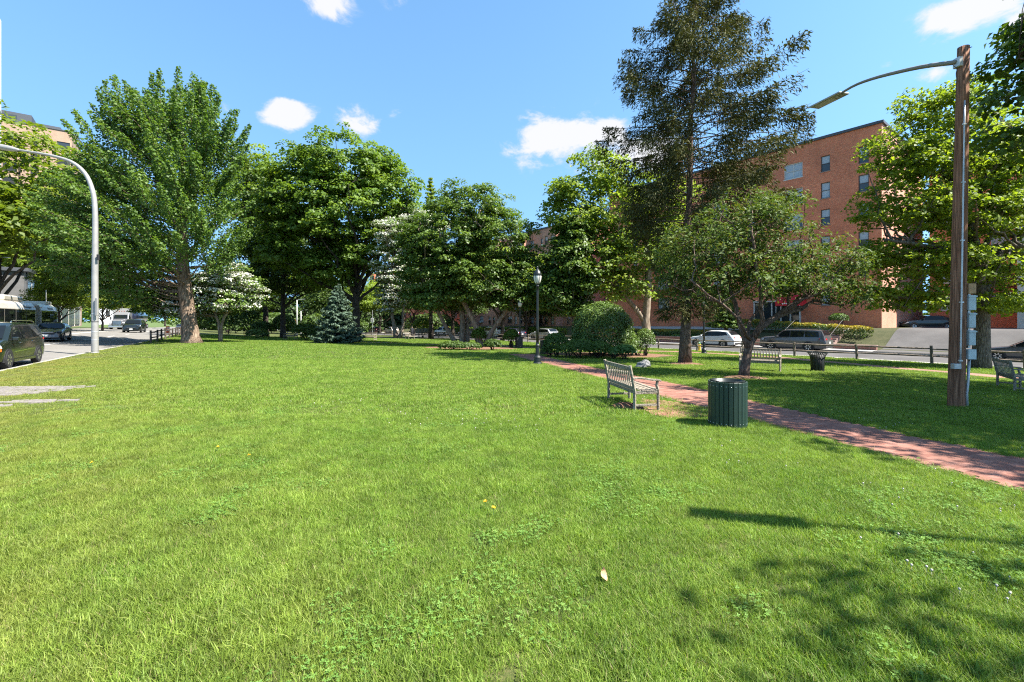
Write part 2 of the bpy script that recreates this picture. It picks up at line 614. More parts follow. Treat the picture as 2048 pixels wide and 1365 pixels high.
M_WHITELINE = paint('road_line_paint', (.62, .60, .55), rough=.8, var=.2, scale=20)
M_TYRE = paint('tyre_rubber', (.012, .012, .012), rough=.85, var=.3)
M_RIM = paint('alloy_rim', (.50, .50, .50), rough=.28, metal=.9, var=.1)
M_TRIM = paint('dark_trim', (.018, .018, .019), rough=.6, var=.2)
M_CHROME = paint('chrome', (.72, .72, .72), rough=.12, metal=1.0, var=.05)
M_CARGLASS = glass_mat('car_glass', (.008, .010, .011), rough=.03, spec=.28)
M_HEADL = paint('headlight_lens', (.62, .64, .66), rough=.08, spec=.9, var=.1)
M_TAILL = paint('taillight_lens', (.42, .012, .012), rough=.15, var=.2)
M_AMBER = paint('amber_lens', (.75, .16, .02), rough=.2, var=.15)
M_PLATE = paint('number_plate', (.62, .62, .58), rough=.5, var=.1)
M_COVER = ground_mat('ground_cover', [(.03, .032, .014), (.055, .06, .024), (.10, .085, .045)], scale=1.2, fine=14, bump=.8)

# ------------------------------------------------------------------ the setting: ground, roads, kerbs, paths


def struct(name, me, label=None):
    return tag(obj(name, me), label, kind='structure')


def strip_uv(name, ua, ub, vs, zf, mat, nu=2, label=None):
    """sheet between two lines u=ua(v) and u=ub(v)"""
    V = np.asarray(vs, float)
    T = np.linspace(0, 1, nu)
    A, B = np.broadcast_to(ua(V) if callable(ua) else ua, V.shape), np.broadcast_to(ub(V) if callable(ub) else ub, V.shape)
    U = A[:, None] + (B - A)[:, None] * T[None, :]
    VV = np.repeat(V[:, None], nu, 1)
    X, Y = xy(U, VV)
    return struct(name, grid_mesh(name, X, Y, zf(U, VV), mat), label)


VS = np.concatenate([np.arange(-40, 60, 1.0), np.arange(60, 140, 3.0), np.arange(140, 401, 20.0)])


def z_lroad(U, V):
    e = uL(V)
    return zg_uv(e, V) - .12 + .045 * np.clip(e - U, 0, 14)


def z_rroad(U, V):
    return zg_uv(U_KERB, V) - .12 + 0 * U


struct('ground', grid_mesh('ground', *[a for a in np.meshgrid(np.linspace(-1500, 1500, 31), np.linspace(-800, 2500, 34), indexing='ij')],
                           np.full((31, 34), -3.6), M_FIELD))
strip_uv('lawn', lambda v: uL(v) + .14, U_KERB - .14, VS, zg_uv, M_SOIL, nu=50)
strip_uv('avenue', lambda v: uL(v) - 14, lambda v: uL(v), VS, z_lroad, M_ASPH, nu=8)
strip_uv('side_street', U_KERB, U_FAR, VS, z_rroad, M_ASPH2, nu=6)
# pale concrete gutter lane beside the park fence
strip_uv('gutter', U_KERB + .02, U_KERB + 2.3, VS, lambda U, V: z_rroad(U, V) + .005, M_WALK, nu=3)


def kerb(name, ul, w, zf, side):
    m = MB()
    V = VS
    a = ul(V) if callable(ul) else np.full_like(V, ul)
    rows = []
    for u_, dz in ((a - w / 2, -.13), (a - w / 2, .0), (a + w / 2, .0), (a + w / 2, -.13)):
        x, y = xy(u_, V)
        rows.append(np.stack([x, y, zf(a, V) + dz + .006], -1))
    n = len(V)
    vs = np.concatenate(rows)
    fs = []
    for k in range(3):
        for i in range(n - 1):
            fs.append((k * n + i, k * n + i + 1, (k + 1) * n + i + 1, (k + 1) * n + i))
    m.add(vs, fs)
    return struct(name, m.mesh(name, M_CONC))


kerb('kerb', lambda v: uL(v) + .07, .16, zg_uv, 1)
kerb('kerb', U_KERB - .07, .16, zg_uv, 1)
kerb('kerb', lambda v: uL(v) - 14.08, .16, lambda U, V: zg_uv(uL(V), V) + .045 * 14, 1)


def z_far(U, V):
    return zg_uv(U_KERB, V) + 0 * U


kerb('kerb', U_FAR + .08, .16, z_far, 1)
strip_uv('pavement', U_FAR + .16, U_FAR + 2.2, VS, z_far, M_WALK, nu=3)


def z_bank(U, V):
    t = np.clip((U - (U_FAR + 2.2)) / 6.5, 0, 1)
    return zg_uv(U_KERB, V) + 1.75 * t * t * (3 - 2 * t)


strip_uv('terrace', U_FAR + 2.2, 120, VS, z_bank, M_COVER, nu=60)
strip_uv('verge', lambda v: uL(v) - 90, lambda v: uL(v) - 14.16, VS, lambda U, V: zg_uv(uL(V), V) + .045 * 14 + 0 * U, M_SOIL, nu=6)
strip_uv('pavement', lambda v: uL(v) - 18.5, lambda v: uL(v) - 16.5, VS, lambda U, V: zg_uv(uL(V), V) + .045 * 14 + .006 + 0 * U, M_WALK, nu=3)


def lane_lines():
    # broken and solid painted lines on the avenue, one object per dash
    for off, dash in ((4.6, True), (8.9, False), (9.2, False)):
        v = 26.0
        while v < 90:
            ln = 3.0 if dash else 8.0
            m = MB()
            n = 5
            row = []
            for i in range(n):
                vv = v + ln * i / (n - 1)
                for du in (-.06, .06):
                    u_ = float(uL(vv)) - off + du
                    x, y = xy(u_, vv)
                    row.append((x, y, float(z_lroad(np.array(u_), np.array(vv))) + .006))
            m.add(row, [(2 * i, 2 * i + 1, 2 * i + 3, 2 * i + 2) for i in range(n - 1)])
            o = m.build('lane_line', M_WHITELINE)
            tag(o, kind='structure')
            v += 9.0 if dash else 8.02


lane_lines()

# ---- main brick path
near_px = [(2048, 992), (1900, 946), (1750, 905), (1600, 868), (1500, 843), (1420, 822), (1350, 803), (1270, 780), (1209, 760), (1150, 745), (1085, 728), (1040, 716), (1000, 705)]
far_px = [(2048, 920), (1900, 893), (1700, 846), (1550, 815), (1492, 800), (1418, 782), (1330, 764), (1273, 754), (1150, 728), (1100, 717), (1060, 707), (1035, 700)]
NE = sorted([(G(*p).y, G(*p).x) for p in near_px])
FE = sorted([(G(*p).y, G(*p).x) for p in far_px])


def ext(E, y):
    ys = [e[0] for e in E]; xs = [e[1] for e in E]
    y = np.asarray(y, float)
    sl = (xs[1] - xs[0]) / (ys[1] - ys[0])
    out = np.interp(y, ys, xs)
    return np.where(y < ys[0], xs[0] + (y - ys[0]) * max(-1.1, min(-.45, sl)), out)


def smooth(a, k=5):
    p = np.pad(a, k, mode='edge')
    return np.convolve(p, np.ones(2 * k + 1) / (2 * k + 1), 'valid')


PY = np.arange(-3.0, 27.5, .25)
PXN, PXF = smooth(ext(NE, PY)), smooth(ext(FE, PY))
PXF = np.maximum(PXF, PXN + 1.25)
PXF = np.where(PY < 6, PXN + np.clip(PXF - PXN, 1.5, 1.9), PXF)
M_PATH = brick_mat('path_brick_far', (.25, .115, .08), (.30, .15, .11), (.18, .11, .085), bw=.2, bh=.1)


def path_brick_mat():
    m, nt, N, L, b = _mat('path_brick')
    a = N.new('ShaderNodeAttribute'); a.attribute_name = 'tint'
    oi = N.new('ShaderNodeObjectInfo')
    ad = N.new('ShaderNodeMath'); ad.operation = 'ADD'
    L.new(a.outputs['Fac'], ad.inputs[0]); L.new(oi.outputs['Random'], ad.inputs[1])
    fr = N.new('ShaderNodeMath'); fr.operation = 'FRACT'; L.new(ad.outputs[0], fr.inputs[0])
    cr = N.new('ShaderNodeValToRGB')
    e = cr.color_ramp.elements
    e[0].color = (.19, .072, .048, 1); e[1].color = (.28, .13, .093, 1)
    q = e.new(.5); q.color = (.23, .10, .068, 1)
    L.new(fr.outputs[0], cr.inputs[0])
    ge = N.new('ShaderNodeNewGeometry')
    no = N.new('ShaderNodeTexNoise'); no.inputs['Scale'].default_value = 1.2; no.inputs['Detail'].default_value = 7
    L.new(ge.outputs['Position'], no.inputs['Vector'])
    mr = N.new('ShaderNodeMapRange'); mr.inputs['From Min'].default_value = .3; mr.inputs['From Max'].default_value = .7
    mr.inputs['To Min'].default_value = .78; mr.inputs['To Max'].default_value = 1.2
    L.new(no.outputs['Fac'], mr.inputs['Value'])
    mu = N.new('ShaderNodeMixRGB'); mu.blend_type = 'MULTIPLY'; mu.inputs[0].default_value = 1
    L.new(cr.outputs[0], mu.inputs[1]); L.new(mr.outputs[0], mu.inputs[2]); L.new(mu.outputs[0], b.inputs['Base Color'])
    b.inputs['Roughness'].default_value = .88
    n2 = N.new('ShaderNodeTexNoise'); n2.inputs['Scale'].default_value = 90; L.new(ge.outputs['Position'], n2.inputs['Vector'])
    bp = N.new('ShaderNodeBump'); bp.inputs['Strength'].default_value = .3; bp.inputs['Distance'].default_value = .01
    L.new(n2.outputs['Fac'], bp.inputs['Height']); L.new(bp.outputs[0], b.inputs['Normal'])
    return m


M_PBRICK = path_brick_mat()
M_JOINT = ground_mat('joint_sand', [(.12, .075, .055), (.17, .115, .085)], scale=2, fine=50)


def brick_path():
    X = np.stack([PXN + (PXF - PXN) * t for t in np.linspace(0, 1, 5)], 1)
    Y = np.repeat(PY[:, None], 5, 1)
    base = struct('brick_path', grid_mesh('brick_path', X, Y, zg(X, Y) + .012, M_JOINT), 'red brick footpath curving across the lawn past the bench')
    # courses across the path
    C = np.stack([.5 * (PXN + PXF), PY], 1)
    seg = np.r_[0, np.cumsum(np.hypot(*np.diff(C, axis=0).T))]
    wid = PXF - PXN
    s = .05
    row = 0
    items = []
    while s < seg[-1] - .1:
        cx, cy = np.interp(s, seg, C[:, 0]), np.interp(s, seg, C[:, 1])
        e = .05
        tx, ty = np.interp(s + e, seg, C[:, 0]) - np.interp(s - e, seg, C[:, 0]), np.interp(s + e, seg, C[:, 1]) - np.interp(s - e, seg, C[:, 1])
        ang = math.atan2(ty, tx)
        w = float(np.interp(s, seg, wid)) * math.sin(ang)
        nx, ny = math.sin(ang), -math.cos(ang)
        k = int(w / .205) + 1
        off = .1025 if row % 2 else 0.0
        for j in range(k):
            t = -w / 2 + .1 + j * .205 + off
            if t > w / 2 - .06: continue
            x, y = cx + nx * t, cy + ny * t
            items.append((x, y, ang))
        s += .1035; row += 1
    # the bench apron
    ap = [G(*p) for p in ((1284, 800), (1345, 805), (1416, 822), (1420, 834), (1340, 838), (1296, 830))]
    poly = [(p.x, p.y) for p in ap]
    def inside(x, y):
        c = False
        for i in range(len(poly)):
            (x1, y1), (x2, y2) = poly[i], poly[i - 1]
            if (y1 > y) != (y2 > y) and x < (x2 - x1) * (y - y1) / (y2 - y1) + x1: c = not c
        return c
    m = MB(); m.add([(p.x, p.y, p.z + .010) for p in ap], [tuple(range(len(ap)))])
    struct('bench_apron', m.mesh('bench_apron', M_JOINT), 'small brick apron in front of the near bench')
    for i in range(60):
        for j in range(40):
            x = min(p[0] for p in poly) + i * .103; y = min(p[1] for p in poly) + j * .205 + (.1 if i % 2 else 0)
            if inside(x, y) and x < float(np.interp(y, PY, PXN)) - .02:
                items.append((x, y, 0.0))
    def vis(it):
        x, y, _ = it
        return y > 3.0 and x / y < 1.16
    order = sorted(range(len(items)), key=lambda i: (not vis(items[i]), items[i][0] ** 2 + items[i][1] ** 2))
    bm_ = MB()
    a, bb, h, c = .099 / 2, .2 / 2, .018, .003
    top = [(-a + c, -bb + c, h), (a - c, -bb + c, h), (a - c, bb - c, h), (-a + c, bb - c, h)]
    mid = [(-a, -bb, h - c), (a, -bb, h - c), (a, bb, h - c), (-a, bb, h - c)]
    bot = [(-a, -bb, 0), (a, -bb, 0), (a, bb, 0), (-a, bb, 0)]
    fs = [(0, 1, 2, 3)] + [(4 + i, 4 + (i + 1) % 4, (i + 1) % 4, i) for i in range(4)] + [(8 + i, 8 + (i + 1) % 4, 4 + (i + 1) % 4, 4 + i) for i in range(4)]
    bm_.add(top + mid + bot, fs)
    shared = bm_.mesh('brick', M_PBRICK)
    rnd = random.Random(3)
    for i in order[:300]:
        x, y, ang = items[i]
        o = obj('brick', shared, base)
        o.location = (x, y, float(zg(x, y)) + .004 + rnd.uniform(0, .004))
        o.rotation_euler = (rnd.uniform(-.01, .01), rnd.uniform(-.01, .01), ang + rnd.uniform(-.012, .012))
    V = np.array(top + mid + bot)
    allq = []
    tint = []
    for i in order[300:]:
        x, y, ang = items[i]
        z = float(zg(x, y)) + .004 + rnd.uniform(0, .004)
        an = ang + rnd.uniform(-.012, .012)
        ca, sa = math.cos(an), math.sin(an)
        P = np.stack([V[:, 0] * ca - V[:, 1] * sa + x, V[:, 0] * sa + V[:, 1] * ca + y, V[:, 2] + z], 1)
        t = rnd.random()
        for f in fs[:5]:
            allq.append(P[list(f)]); tint.append(t)
    o = obj('brick_courses', quads_mesh('brick_courses', np.array(allq), M_PBRICK, tint), base)
    tag(o, kind='stuff')


brick_path()


def ribbon(name, pts, w, mat, dz, label=None, sub=8):
    pts = [Vector(p) for p in pts]
    P = []
    for i in range(len(pts) - 1):
        p0, p1, p2, p3 = pts[max(i - 1, 0)], pts[i], pts[i + 1], pts[min(i + 2, len(pts) - 1)]
        for k in range(sub):
            t = k / sub
            P.append(.5 * ((2 * p1) + (p2 - p0) * t + (2 * p0 - 5 * p1 + 4 * p2 - p3) * t * t + (3 * p1 - p0 - 3 * p2 + p3) * t ** 3))
    P.append(pts[-1])
    m = MB()
    row = []
    for i, p in enumerate(P):
        t = (P[min(i + 1, len(P) - 1)] - P[max(i - 1, 0)]); t.z = 0; t.normalize()
        nrm = Vector((t.y, -t.x, 0))
        for s in (-.5, -.17, .17, .5):
            q = p + nrm * w * s
            row.append((q.x, q.y, float(zg(q.x, q.y)) + dz))
    n = 4
    m.add(row, [(i * n + k, i * n + k + 1, (i + 1) * n + k + 1, (i + 1) * n + k) for i in range(len(P) - 1) for k in range(n - 1)])
    return struct(name, m.mesh(name, mat, True), label), P


CROSS = [at(700, 46), at(860, 41), G(960, 690), G(1035, 695), G(1085, 697), at(1200, 33.8), G(1345, 704), G(1520, 713.5), G(1680, 727), G(1800, 738), G(1950, 750), G(2060, 759), Vector((26, 14, 0)), Vector((32, 4, 0))]
_, CROSSP = ribbon('cross_path', CROSS, 1.5, M_PATH, .02, 'narrow brick path running beside the street fence')


def bed(name, px, py, rx, ry, label, mat=None, dz=.03, hump=.05, seed=0):
    c = G(px, py)
    rnd = random.Random(seed)
    m = MB()
    nr, na = 5, 28
    ph = [rnd.uniform(0, 6.3) for _ in range(4)]
    vs = [(c.x, c.y, c.z + dz + hump)]
    for i in range(1, nr + 1):
        for k in range(na):
            a = 2 * math.pi * k / na
            w = 1 + .12 * math.sin(2 * a + ph[0]) + .08 * math.sin(3 * a + ph[1]) + .05 * math.sin(5 * a + ph[2])
            t = i / nr
            x, y = c.x + rx * w * t * math.cos(a), c.y + ry * w * t * math.sin(a)
            vs.append((x, y, float(zg(x, y)) + dz * (1 - t ** 6) + hump * (1 - t * t) + rnd.uniform(0, .012)))
    fs = [(0, 1 + k, 1 + (k + 1) % na) for k in range(na)]
    for i in range(nr - 1):
        for k in range(na):
            a, b = 1 + i * na + k, 1 + i * na + (k + 1) % na
            fs.append((a, a + na, b + na, b))
    m.add(vs, fs)
    return tag(obj(name, m.mesh(name, mat or M_MULCH, True)), label, kind='structure')


BEDS = []
def mbed(px, py, rx, ry, label, seed):
    c = G(px, py)
    BEDS.append((c.x, c.y, rx, ry))
    return bed('mulch_bed', px, py, rx, ry, label, seed=seed)


mbed(945, 697, 3.4, 2.3, 'brown mulch bed round the many-stemmed tree', 1)
mbed(1215, 710, 4.4, 2.5, 'reddish mulch bed below the big clipped shrub', 2)
mbed(1487, 757, .75, .55, 'small ring of bare mulch at the foot of the cherry tree', 3)
mbed(1370, 729, .8, .6, 'small mulch ring at the foot of the tall conifer', 4)
mbed(1256, 815, .36, .36, 'worn bare patch of soil under the near bench', 5)

# ---- old stone pavers sunk in the grass on the left
M_PAVER = paint('paver_stone', (.20, .175, .155), rough=.9, var=.25, scale=8, bump=.4)


def pavers():
    rnd = random.Random(5)
    root = None
    spots = []
    for row, (pxa, pxb, py) in enumerate(((-40, 185, 775.5), (-40, 165, 777.8), (-40, 140, 780.2), (-40, 120, 782.7), (-40, 95, 785.3), (-40, 70, 788), (-40, 40, 790.8), (30, 145, 803), (-40, 100, 806), (-40, 20, 812))):
        x = pxa
        while x < pxb:
            g = G(x + rnd.uniform(-1, 1) + (6 if row % 2 else 0), py + (x - 60) * -.012 + rnd.uniform(-.4, .4))
            if rnd.random() < (.9 if x < pxb - 60 else .5): spots.append(g)
            x += 9.2
    base = thing('paver_patch', 'worn grey stone pavers sunk in the grass beside the avenue', 'pavers', spots[0])
    me = MB().box((0, 0, 0), (.19, .115, .05)).mesh('paver', M_PAVER)
    for g in spots:
        o = obj('paver', me, base)
        o.location = Vector((g.x, g.y, g.z + .002)) - Vector(base.location)
        o.rotation_euler = (rnd.uniform(-.03, .03), rnd.uniform(-.03, .03), TH + rnd.uniform(-.06, .06))
    return spots


PAVERS = pavers()

# ---- grass


def grass_mat():
    m, nt, N, L, b = _mat('grass_blade')
    ge = N.new('ShaderNodeNewGeometry')
    a = N.new('ShaderNodeAttribute'); a.attribute_name = 'tint'
    n1 = N.new('ShaderNodeTexNoise'); n1.inputs['Scale'].default_value = .75; n1.inputs['Detail'].default_value = 6; n1.inputs['Roughness'].default_value = .65
    L.new(ge.outputs['Position'], n1.inputs['Vector'])
    cr = N.new('ShaderNodeValToRGB')
    e = cr.color_ramp.elements
    e[0].position = .30; e[0].color = (.080, .165, .018, 1)
    e[1].position = .72; e[1].color = (.27, .36, .062, 1)
    q = e.new(.5); q.color = (.165, .265, .030, 1)
    mx = N.new('ShaderNodeMixRGB'); mx.inputs[0].default_value = .45
    L.new(n1.outputs['Fac'], mx.inputs[1]); L.new(a.outputs['Fac'], mx.inputs[2]); L.new(mx.outputs[0], cr.inputs[0])
    # straw blades
    st = N.new('ShaderNodeMapRange'); st.inputs['From Min'].default_value = .93; st.inputs['From Max'].default_value = .95
    L.new(a.outputs['Fac'], st.inputs['Value'])
    m1 = N.new('ShaderNodeMixRGB'); m1.inputs[2].default_value = (.36, .31, .15, 1)
    L.new(st.outputs[0], m1.inputs[0]); L.new(cr.outputs[0], m1.inputs[1])
    # the dry verge by the avenue
    dp = N.new('ShaderNodeVectorMath'); dp.operation = 'DOT_PRODUCT'; dp.inputs[1].default_value = (CT, ST, 0)
    L.new(ge.outputs['Position'], dp.inputs[0])
    mr = N.new('ShaderNodeMapRange'); mr.inputs['From Min'].default_value = 3.5; mr.inputs['From Max'].default_value = -3.5
    mr.inputs['To Max'].default_value = .8
    L.new(dp.outputs['Value'], mr.inputs['Value'])
    n3 = N.new('ShaderNodeTexNoise'); n3.inputs['Scale'].default_value = 1.3; n3.inputs['Detail'].default_value = 5
    L.new(ge.outputs['Position'], n3.inputs['Vector'])
    mm = N.new('ShaderNodeMath'); mm.operation = 'MULTIPLY_ADD'; mm.inputs[1].default_value = 2.0; mm.inputs[2].default_value = -.95
    L.new(n3.outputs['Fac'], mm.inputs[0])
    ad = N.new('ShaderNodeMath'); ad.operation = 'ADD'; L.new(mr.outputs[0], ad.inputs[0]); L.new(mm.outputs[0], ad.inputs[1])
    ml = N.new('ShaderNodeMath'); ml.operation = 'MULTIPLY'; ml.use_clamp = True; L.new(ad.outputs[0], ml.inputs[0]); L.new(mr.outputs[0], ml.inputs[1])
    m2 = N.new('ShaderNodeMixRGB'); m2.inputs[2].default_value = (.27, .245, .06, 1)
    L.new(ml.outputs[0], m2.inputs[0]); L.new(m1.outputs[0], m2.inputs[1])
    n4 = N.new('ShaderNodeTexNoise'); n4.inputs['Scale'].default_value = 3.2; n4.inputs['Detail'].default_value = 5; n4.inputs['Roughness'].default_value = .65
    L.new(ge.outputs['Position'], n4.inputs['Vector'])
    r4 = N.new('ShaderNodeMapRange'); r4.inputs['From Min'].default_value = .32; r4.inputs['From Max'].default_value = .68
    r4.inputs['To Min'].default_value = .72; r4.inputs['To Max'].default_value = 1.22
    L.new(n4.outputs['Fac'], r4.inputs['Value'])
    m3 = N.new('ShaderNodeMixRGB'); m3.blend_type = 'MULTIPLY'; m3.inputs[0].default_value = 1
    L.new(m2.outputs[0], m3.inputs[1]); L.new(r4.outputs[0], m3.inputs[2])
    m2 = m3
    L.new(m2.outputs[0], b.inputs['Base Color'])
    b.inputs['Roughness'].default_value = .55; b.inputs['Specular IOR Level'].default_value = .3
    tr = N.new('ShaderNodeBsdfTranslucent')
    mu = N.new('ShaderNodeMixRGB'); mu.blend_type = 'MULTIPLY'; mu.inputs[0].default_value = 1; mu.inputs[2].default_value = (1.35, 1.35, .6, 1)
    L.new(m2.outputs[0], mu.inputs[1]); L.new(mu.outputs[0], tr.inputs['Color'])
    ms = N.new('ShaderNodeMixShader'); ms.inputs[0].default_value = .38
    L.new(b.outputs[0], ms.inputs[1]); L.new(tr.outputs[0], ms.inputs[2])
    L.new(ms.outputs[0], N.get('Material Output').inputs['Surface'])
    return m


M_GRASS = grass_mat()
M_CLOVER = leaf_mat('clover_leaf', [(.09, .19, .03), (.15, .27, .05), (.20, .33, .07)], trans=.3)


def tuft(seed, nbl, rad, hmin, hmax, wid, lean):
    r = np.random.default_rng(seed)
    a = r.uniform(0, 2 * np.pi, nbl); rr = rad * np.sqrt(r.uniform(0, 1, nbl))
    bx, by = rr * np.cos(a), rr * np.sin(a)
    h = r.uniform(hmin, hmax, nbl)
    la = r.uniform(0, 2 * np.pi, nbl); le = lean * r.uniform(.1, 1, nbl) ** .8
    dx, dy = np.cos(la) * le, np.sin(la) * le
    wx, wy = -np.sin(la + r.uniform(-1.2, 1.2, nbl)), np.cos(la + r.uniform(-1.2, 1.2, nbl))
    w = wid * r.uniform(.55, 1.25, nbl) * np.where(r.uniform(0, 1, nbl) < .12, 1.9, 1.0)
    h = h * np.where(r.uniform(0, 1, nbl) < .06, 1.5, 1.0)
    Q = np.zeros((nbl, 2, 4, 3))
    def pt(t, s):
        k = t * t * .6 + t * .4
        return np.stack([bx + dx * h * k + wx * w * s, by + dy * h * k + wy * w * s, h * t * (1 - .25 * le * t) - .008], -1)
    Q[:, 0] = np.stack([pt(0, -.5), pt(0, .5), pt(.55, .42), pt(.55, -.42)], 1)
    Q[:, 1] = np.stack([pt(.55, -.42), pt(.55, .42), pt(1, .08), pt(1, -.08)], 1)
    t = np.repeat(r.uniform(0, 1, nbl), 2)
    return quads_mesh('grass_tuft', Q.reshape(-1, 4, 3), M_GRASS, t)


def clover(seed, n, rad):
    r = np.random.default_rng(seed)
    qs, ts = [], []
    for i in range(n):
        a = r.uniform(0, 6.28); rr = rad * math.sqrt(r.uniform())
        c = np.array([rr * math.cos(a), rr * math.sin(a), r.uniform(.022, .045)])
        t = r.uniform()
        s = r.uniform(.0045, .008)
        ph = r.uniform(0, 6.28)
        tilt = r.uniform(-.3, .3, 2)
        for k in range(3):
            b = ph + k * 2.094
            d = np.array([math.cos(b), math.sin(b), 0]); p = np.array([-d[1], d[0], 0])
            q = np.array([c, c + d * s + p * s * .75, c + d * s * 1.9, c + d * s - p * s * .75])
            q[:, 2] += (q[:, 0] - c[0]) * tilt[0] + (q[:, 1] - c[1]) * tilt[1]
            qs.append(q); ts.append(t)
    return quads_mesh('clover_tuft', np.array(qs), M_CLOVER, ts)


def scatter(name, label, pts, rot, scl, meshes):
    """one object of kind stuff: tufts placed on points by geometry nodes"""
    me = bpy.data.meshes.new(name)
    me.vertices.add(len(pts)); me.vertices.foreach_set('co', np.asarray(pts, np.float32).ravel())
    for nm, arr, ty in (('rz', rot, 'FLOAT'), ('scl', scl, 'FLOAT')):
        a = me.attributes.new(nm, ty, 'POINT'); a.data.foreach_set('value', np.asarray(arr, np.float32))
    a = me.attributes.new('pick', 'INT', 'POINT'); a.data.foreach_set('value', RNG.integers(0, len(meshes), len(pts)).astype(np.int32))
    o = obj(name, me)
    tag(o, label, 'grass', kind='stuff')
    ng = bpy.data.node_groups.new(name + '_nodes', 'GeometryNodeTree')
    ng.interface.new_socket('Geometry', in_out='INPUT', socket_type='NodeSocketGeometry')
    ng.interface.new_socket('Geometry', in_out='OUTPUT', socket_type='NodeSocketGeometry')
    N, L = ng.nodes, ng.links
    gi, go = N.new('NodeGroupInput'), N.new('NodeGroupOutput')
    jn = N.new('GeometryNodeJoinGeometry')
    srcs = []
    for k, m in enumerate(meshes):
        so = bpy.data.objects.new(name + '_source', m)     # never linked to the scene: only a shape for the nodes
        oi = N.new('GeometryNodeObjectInfo'); oi.inputs['Object'].default_value = so
        oi.inputs['As Instance'].default_value = True
        srcs.append(oi)
    for oi in reversed(srcs):
        L.new(oi.outputs['Geometry'], jn.inputs[0])
    ip = N.new('GeometryNodeInstanceOnPoints')
    ip.inputs['Pick Instance'].default_value = True
    def attr(nm, ty):
        n = N.new('GeometryNodeInputNamedAttribute'); n.data_type = ty; n.inputs['Name'].default_value = nm
        return n.outputs['Attribute']
    cx = N.new('ShaderNodeCombineXYZ'); L.new(attr('rz', 'FLOAT'), cx.inputs['Z'])
    L.new(gi.outputs[0], ip.inputs['Points']); L.new(jn.outputs[0], ip.inputs['Instance'])
    L.new(cx.outputs[0], ip.inputs['Rotation']); L.new(attr('scl', 'FLOAT'), ip.inputs['Scale'])
    L.new(attr('pick', 'INT'), ip.inputs['Instance Index'])
    L.new(ip.outputs[0], go.inputs[0])
    md = o.modifiers.new('scatter', 'NODES'); md.node_group = ng
    return o


def vnoise(x, y, sc, seed):
    """smooth value noise for patchiness"""
    r = np.random.default_rng(seed)
    T = r.uniform(0, 1, (64, 64))
    X, Y = x / sc, y / sc
    i, j = np.floor(X).astype(int), np.floor(Y).astype(int)
    fx, fy = X - i, Y - j
    fx, fy = fx * fx * (3 - 2 * fx), fy * fy * (3 - 2 * fy)
    g = lambda a, b: T[a % 64, b % 64]
    return (g(i, j) * (1 - fx) + g(i + 1, j) * fx) * (1 - fy) + (g(i, j + 1) * (1 - fx) + g(i + 1, j + 1) * fx) * fy


def on_lawn(x, y):
    u, v = uv(x, y)
    ok = (u > uL(v) + .2) & (u < U_KERB - .2)
    xn, xf = np.interp(y, PY, PXN), np.interp(y, PY, PXF)
    jit = (vnoise(x, y, .13, 3) - .5) * .12
    ok &= ~((y < PY[-1]) & (x > xn + .03 + jit) & (x < xf - .03 + jit))
    cp = np.array([(p.x, p.y) for p in CROSSP])
    for i in range(0, len(cp)):
        ok &= (x - cp[i, 0]) ** 2 + (y - cp[i, 1]) ** 2 > .72 ** 2
    for bx, by, rx, ry in BEDS:
        ok &= ((x - bx) / rx) ** 2 + ((y - by) / ry) ** 2 > .95 + (vnoise(x, y, .3, 9) - .5) * .4
    for p in PAVERS:
        ok &= (np.abs(x - p.x) > .10) | (np.abs(y - p.y) > .06)
    return ok


def ring(d0, d1, dens, seed, wide=1.2):
    r = np.random.default_rng(seed)
    n = int(dens * wide * (d1 * d1 - d0 * d0))
    y = np.sqrt(r.uniform(d0 * d0, d1 * d1, n)); x = r.uniform(-wide, wide, n) * y
    return x, y


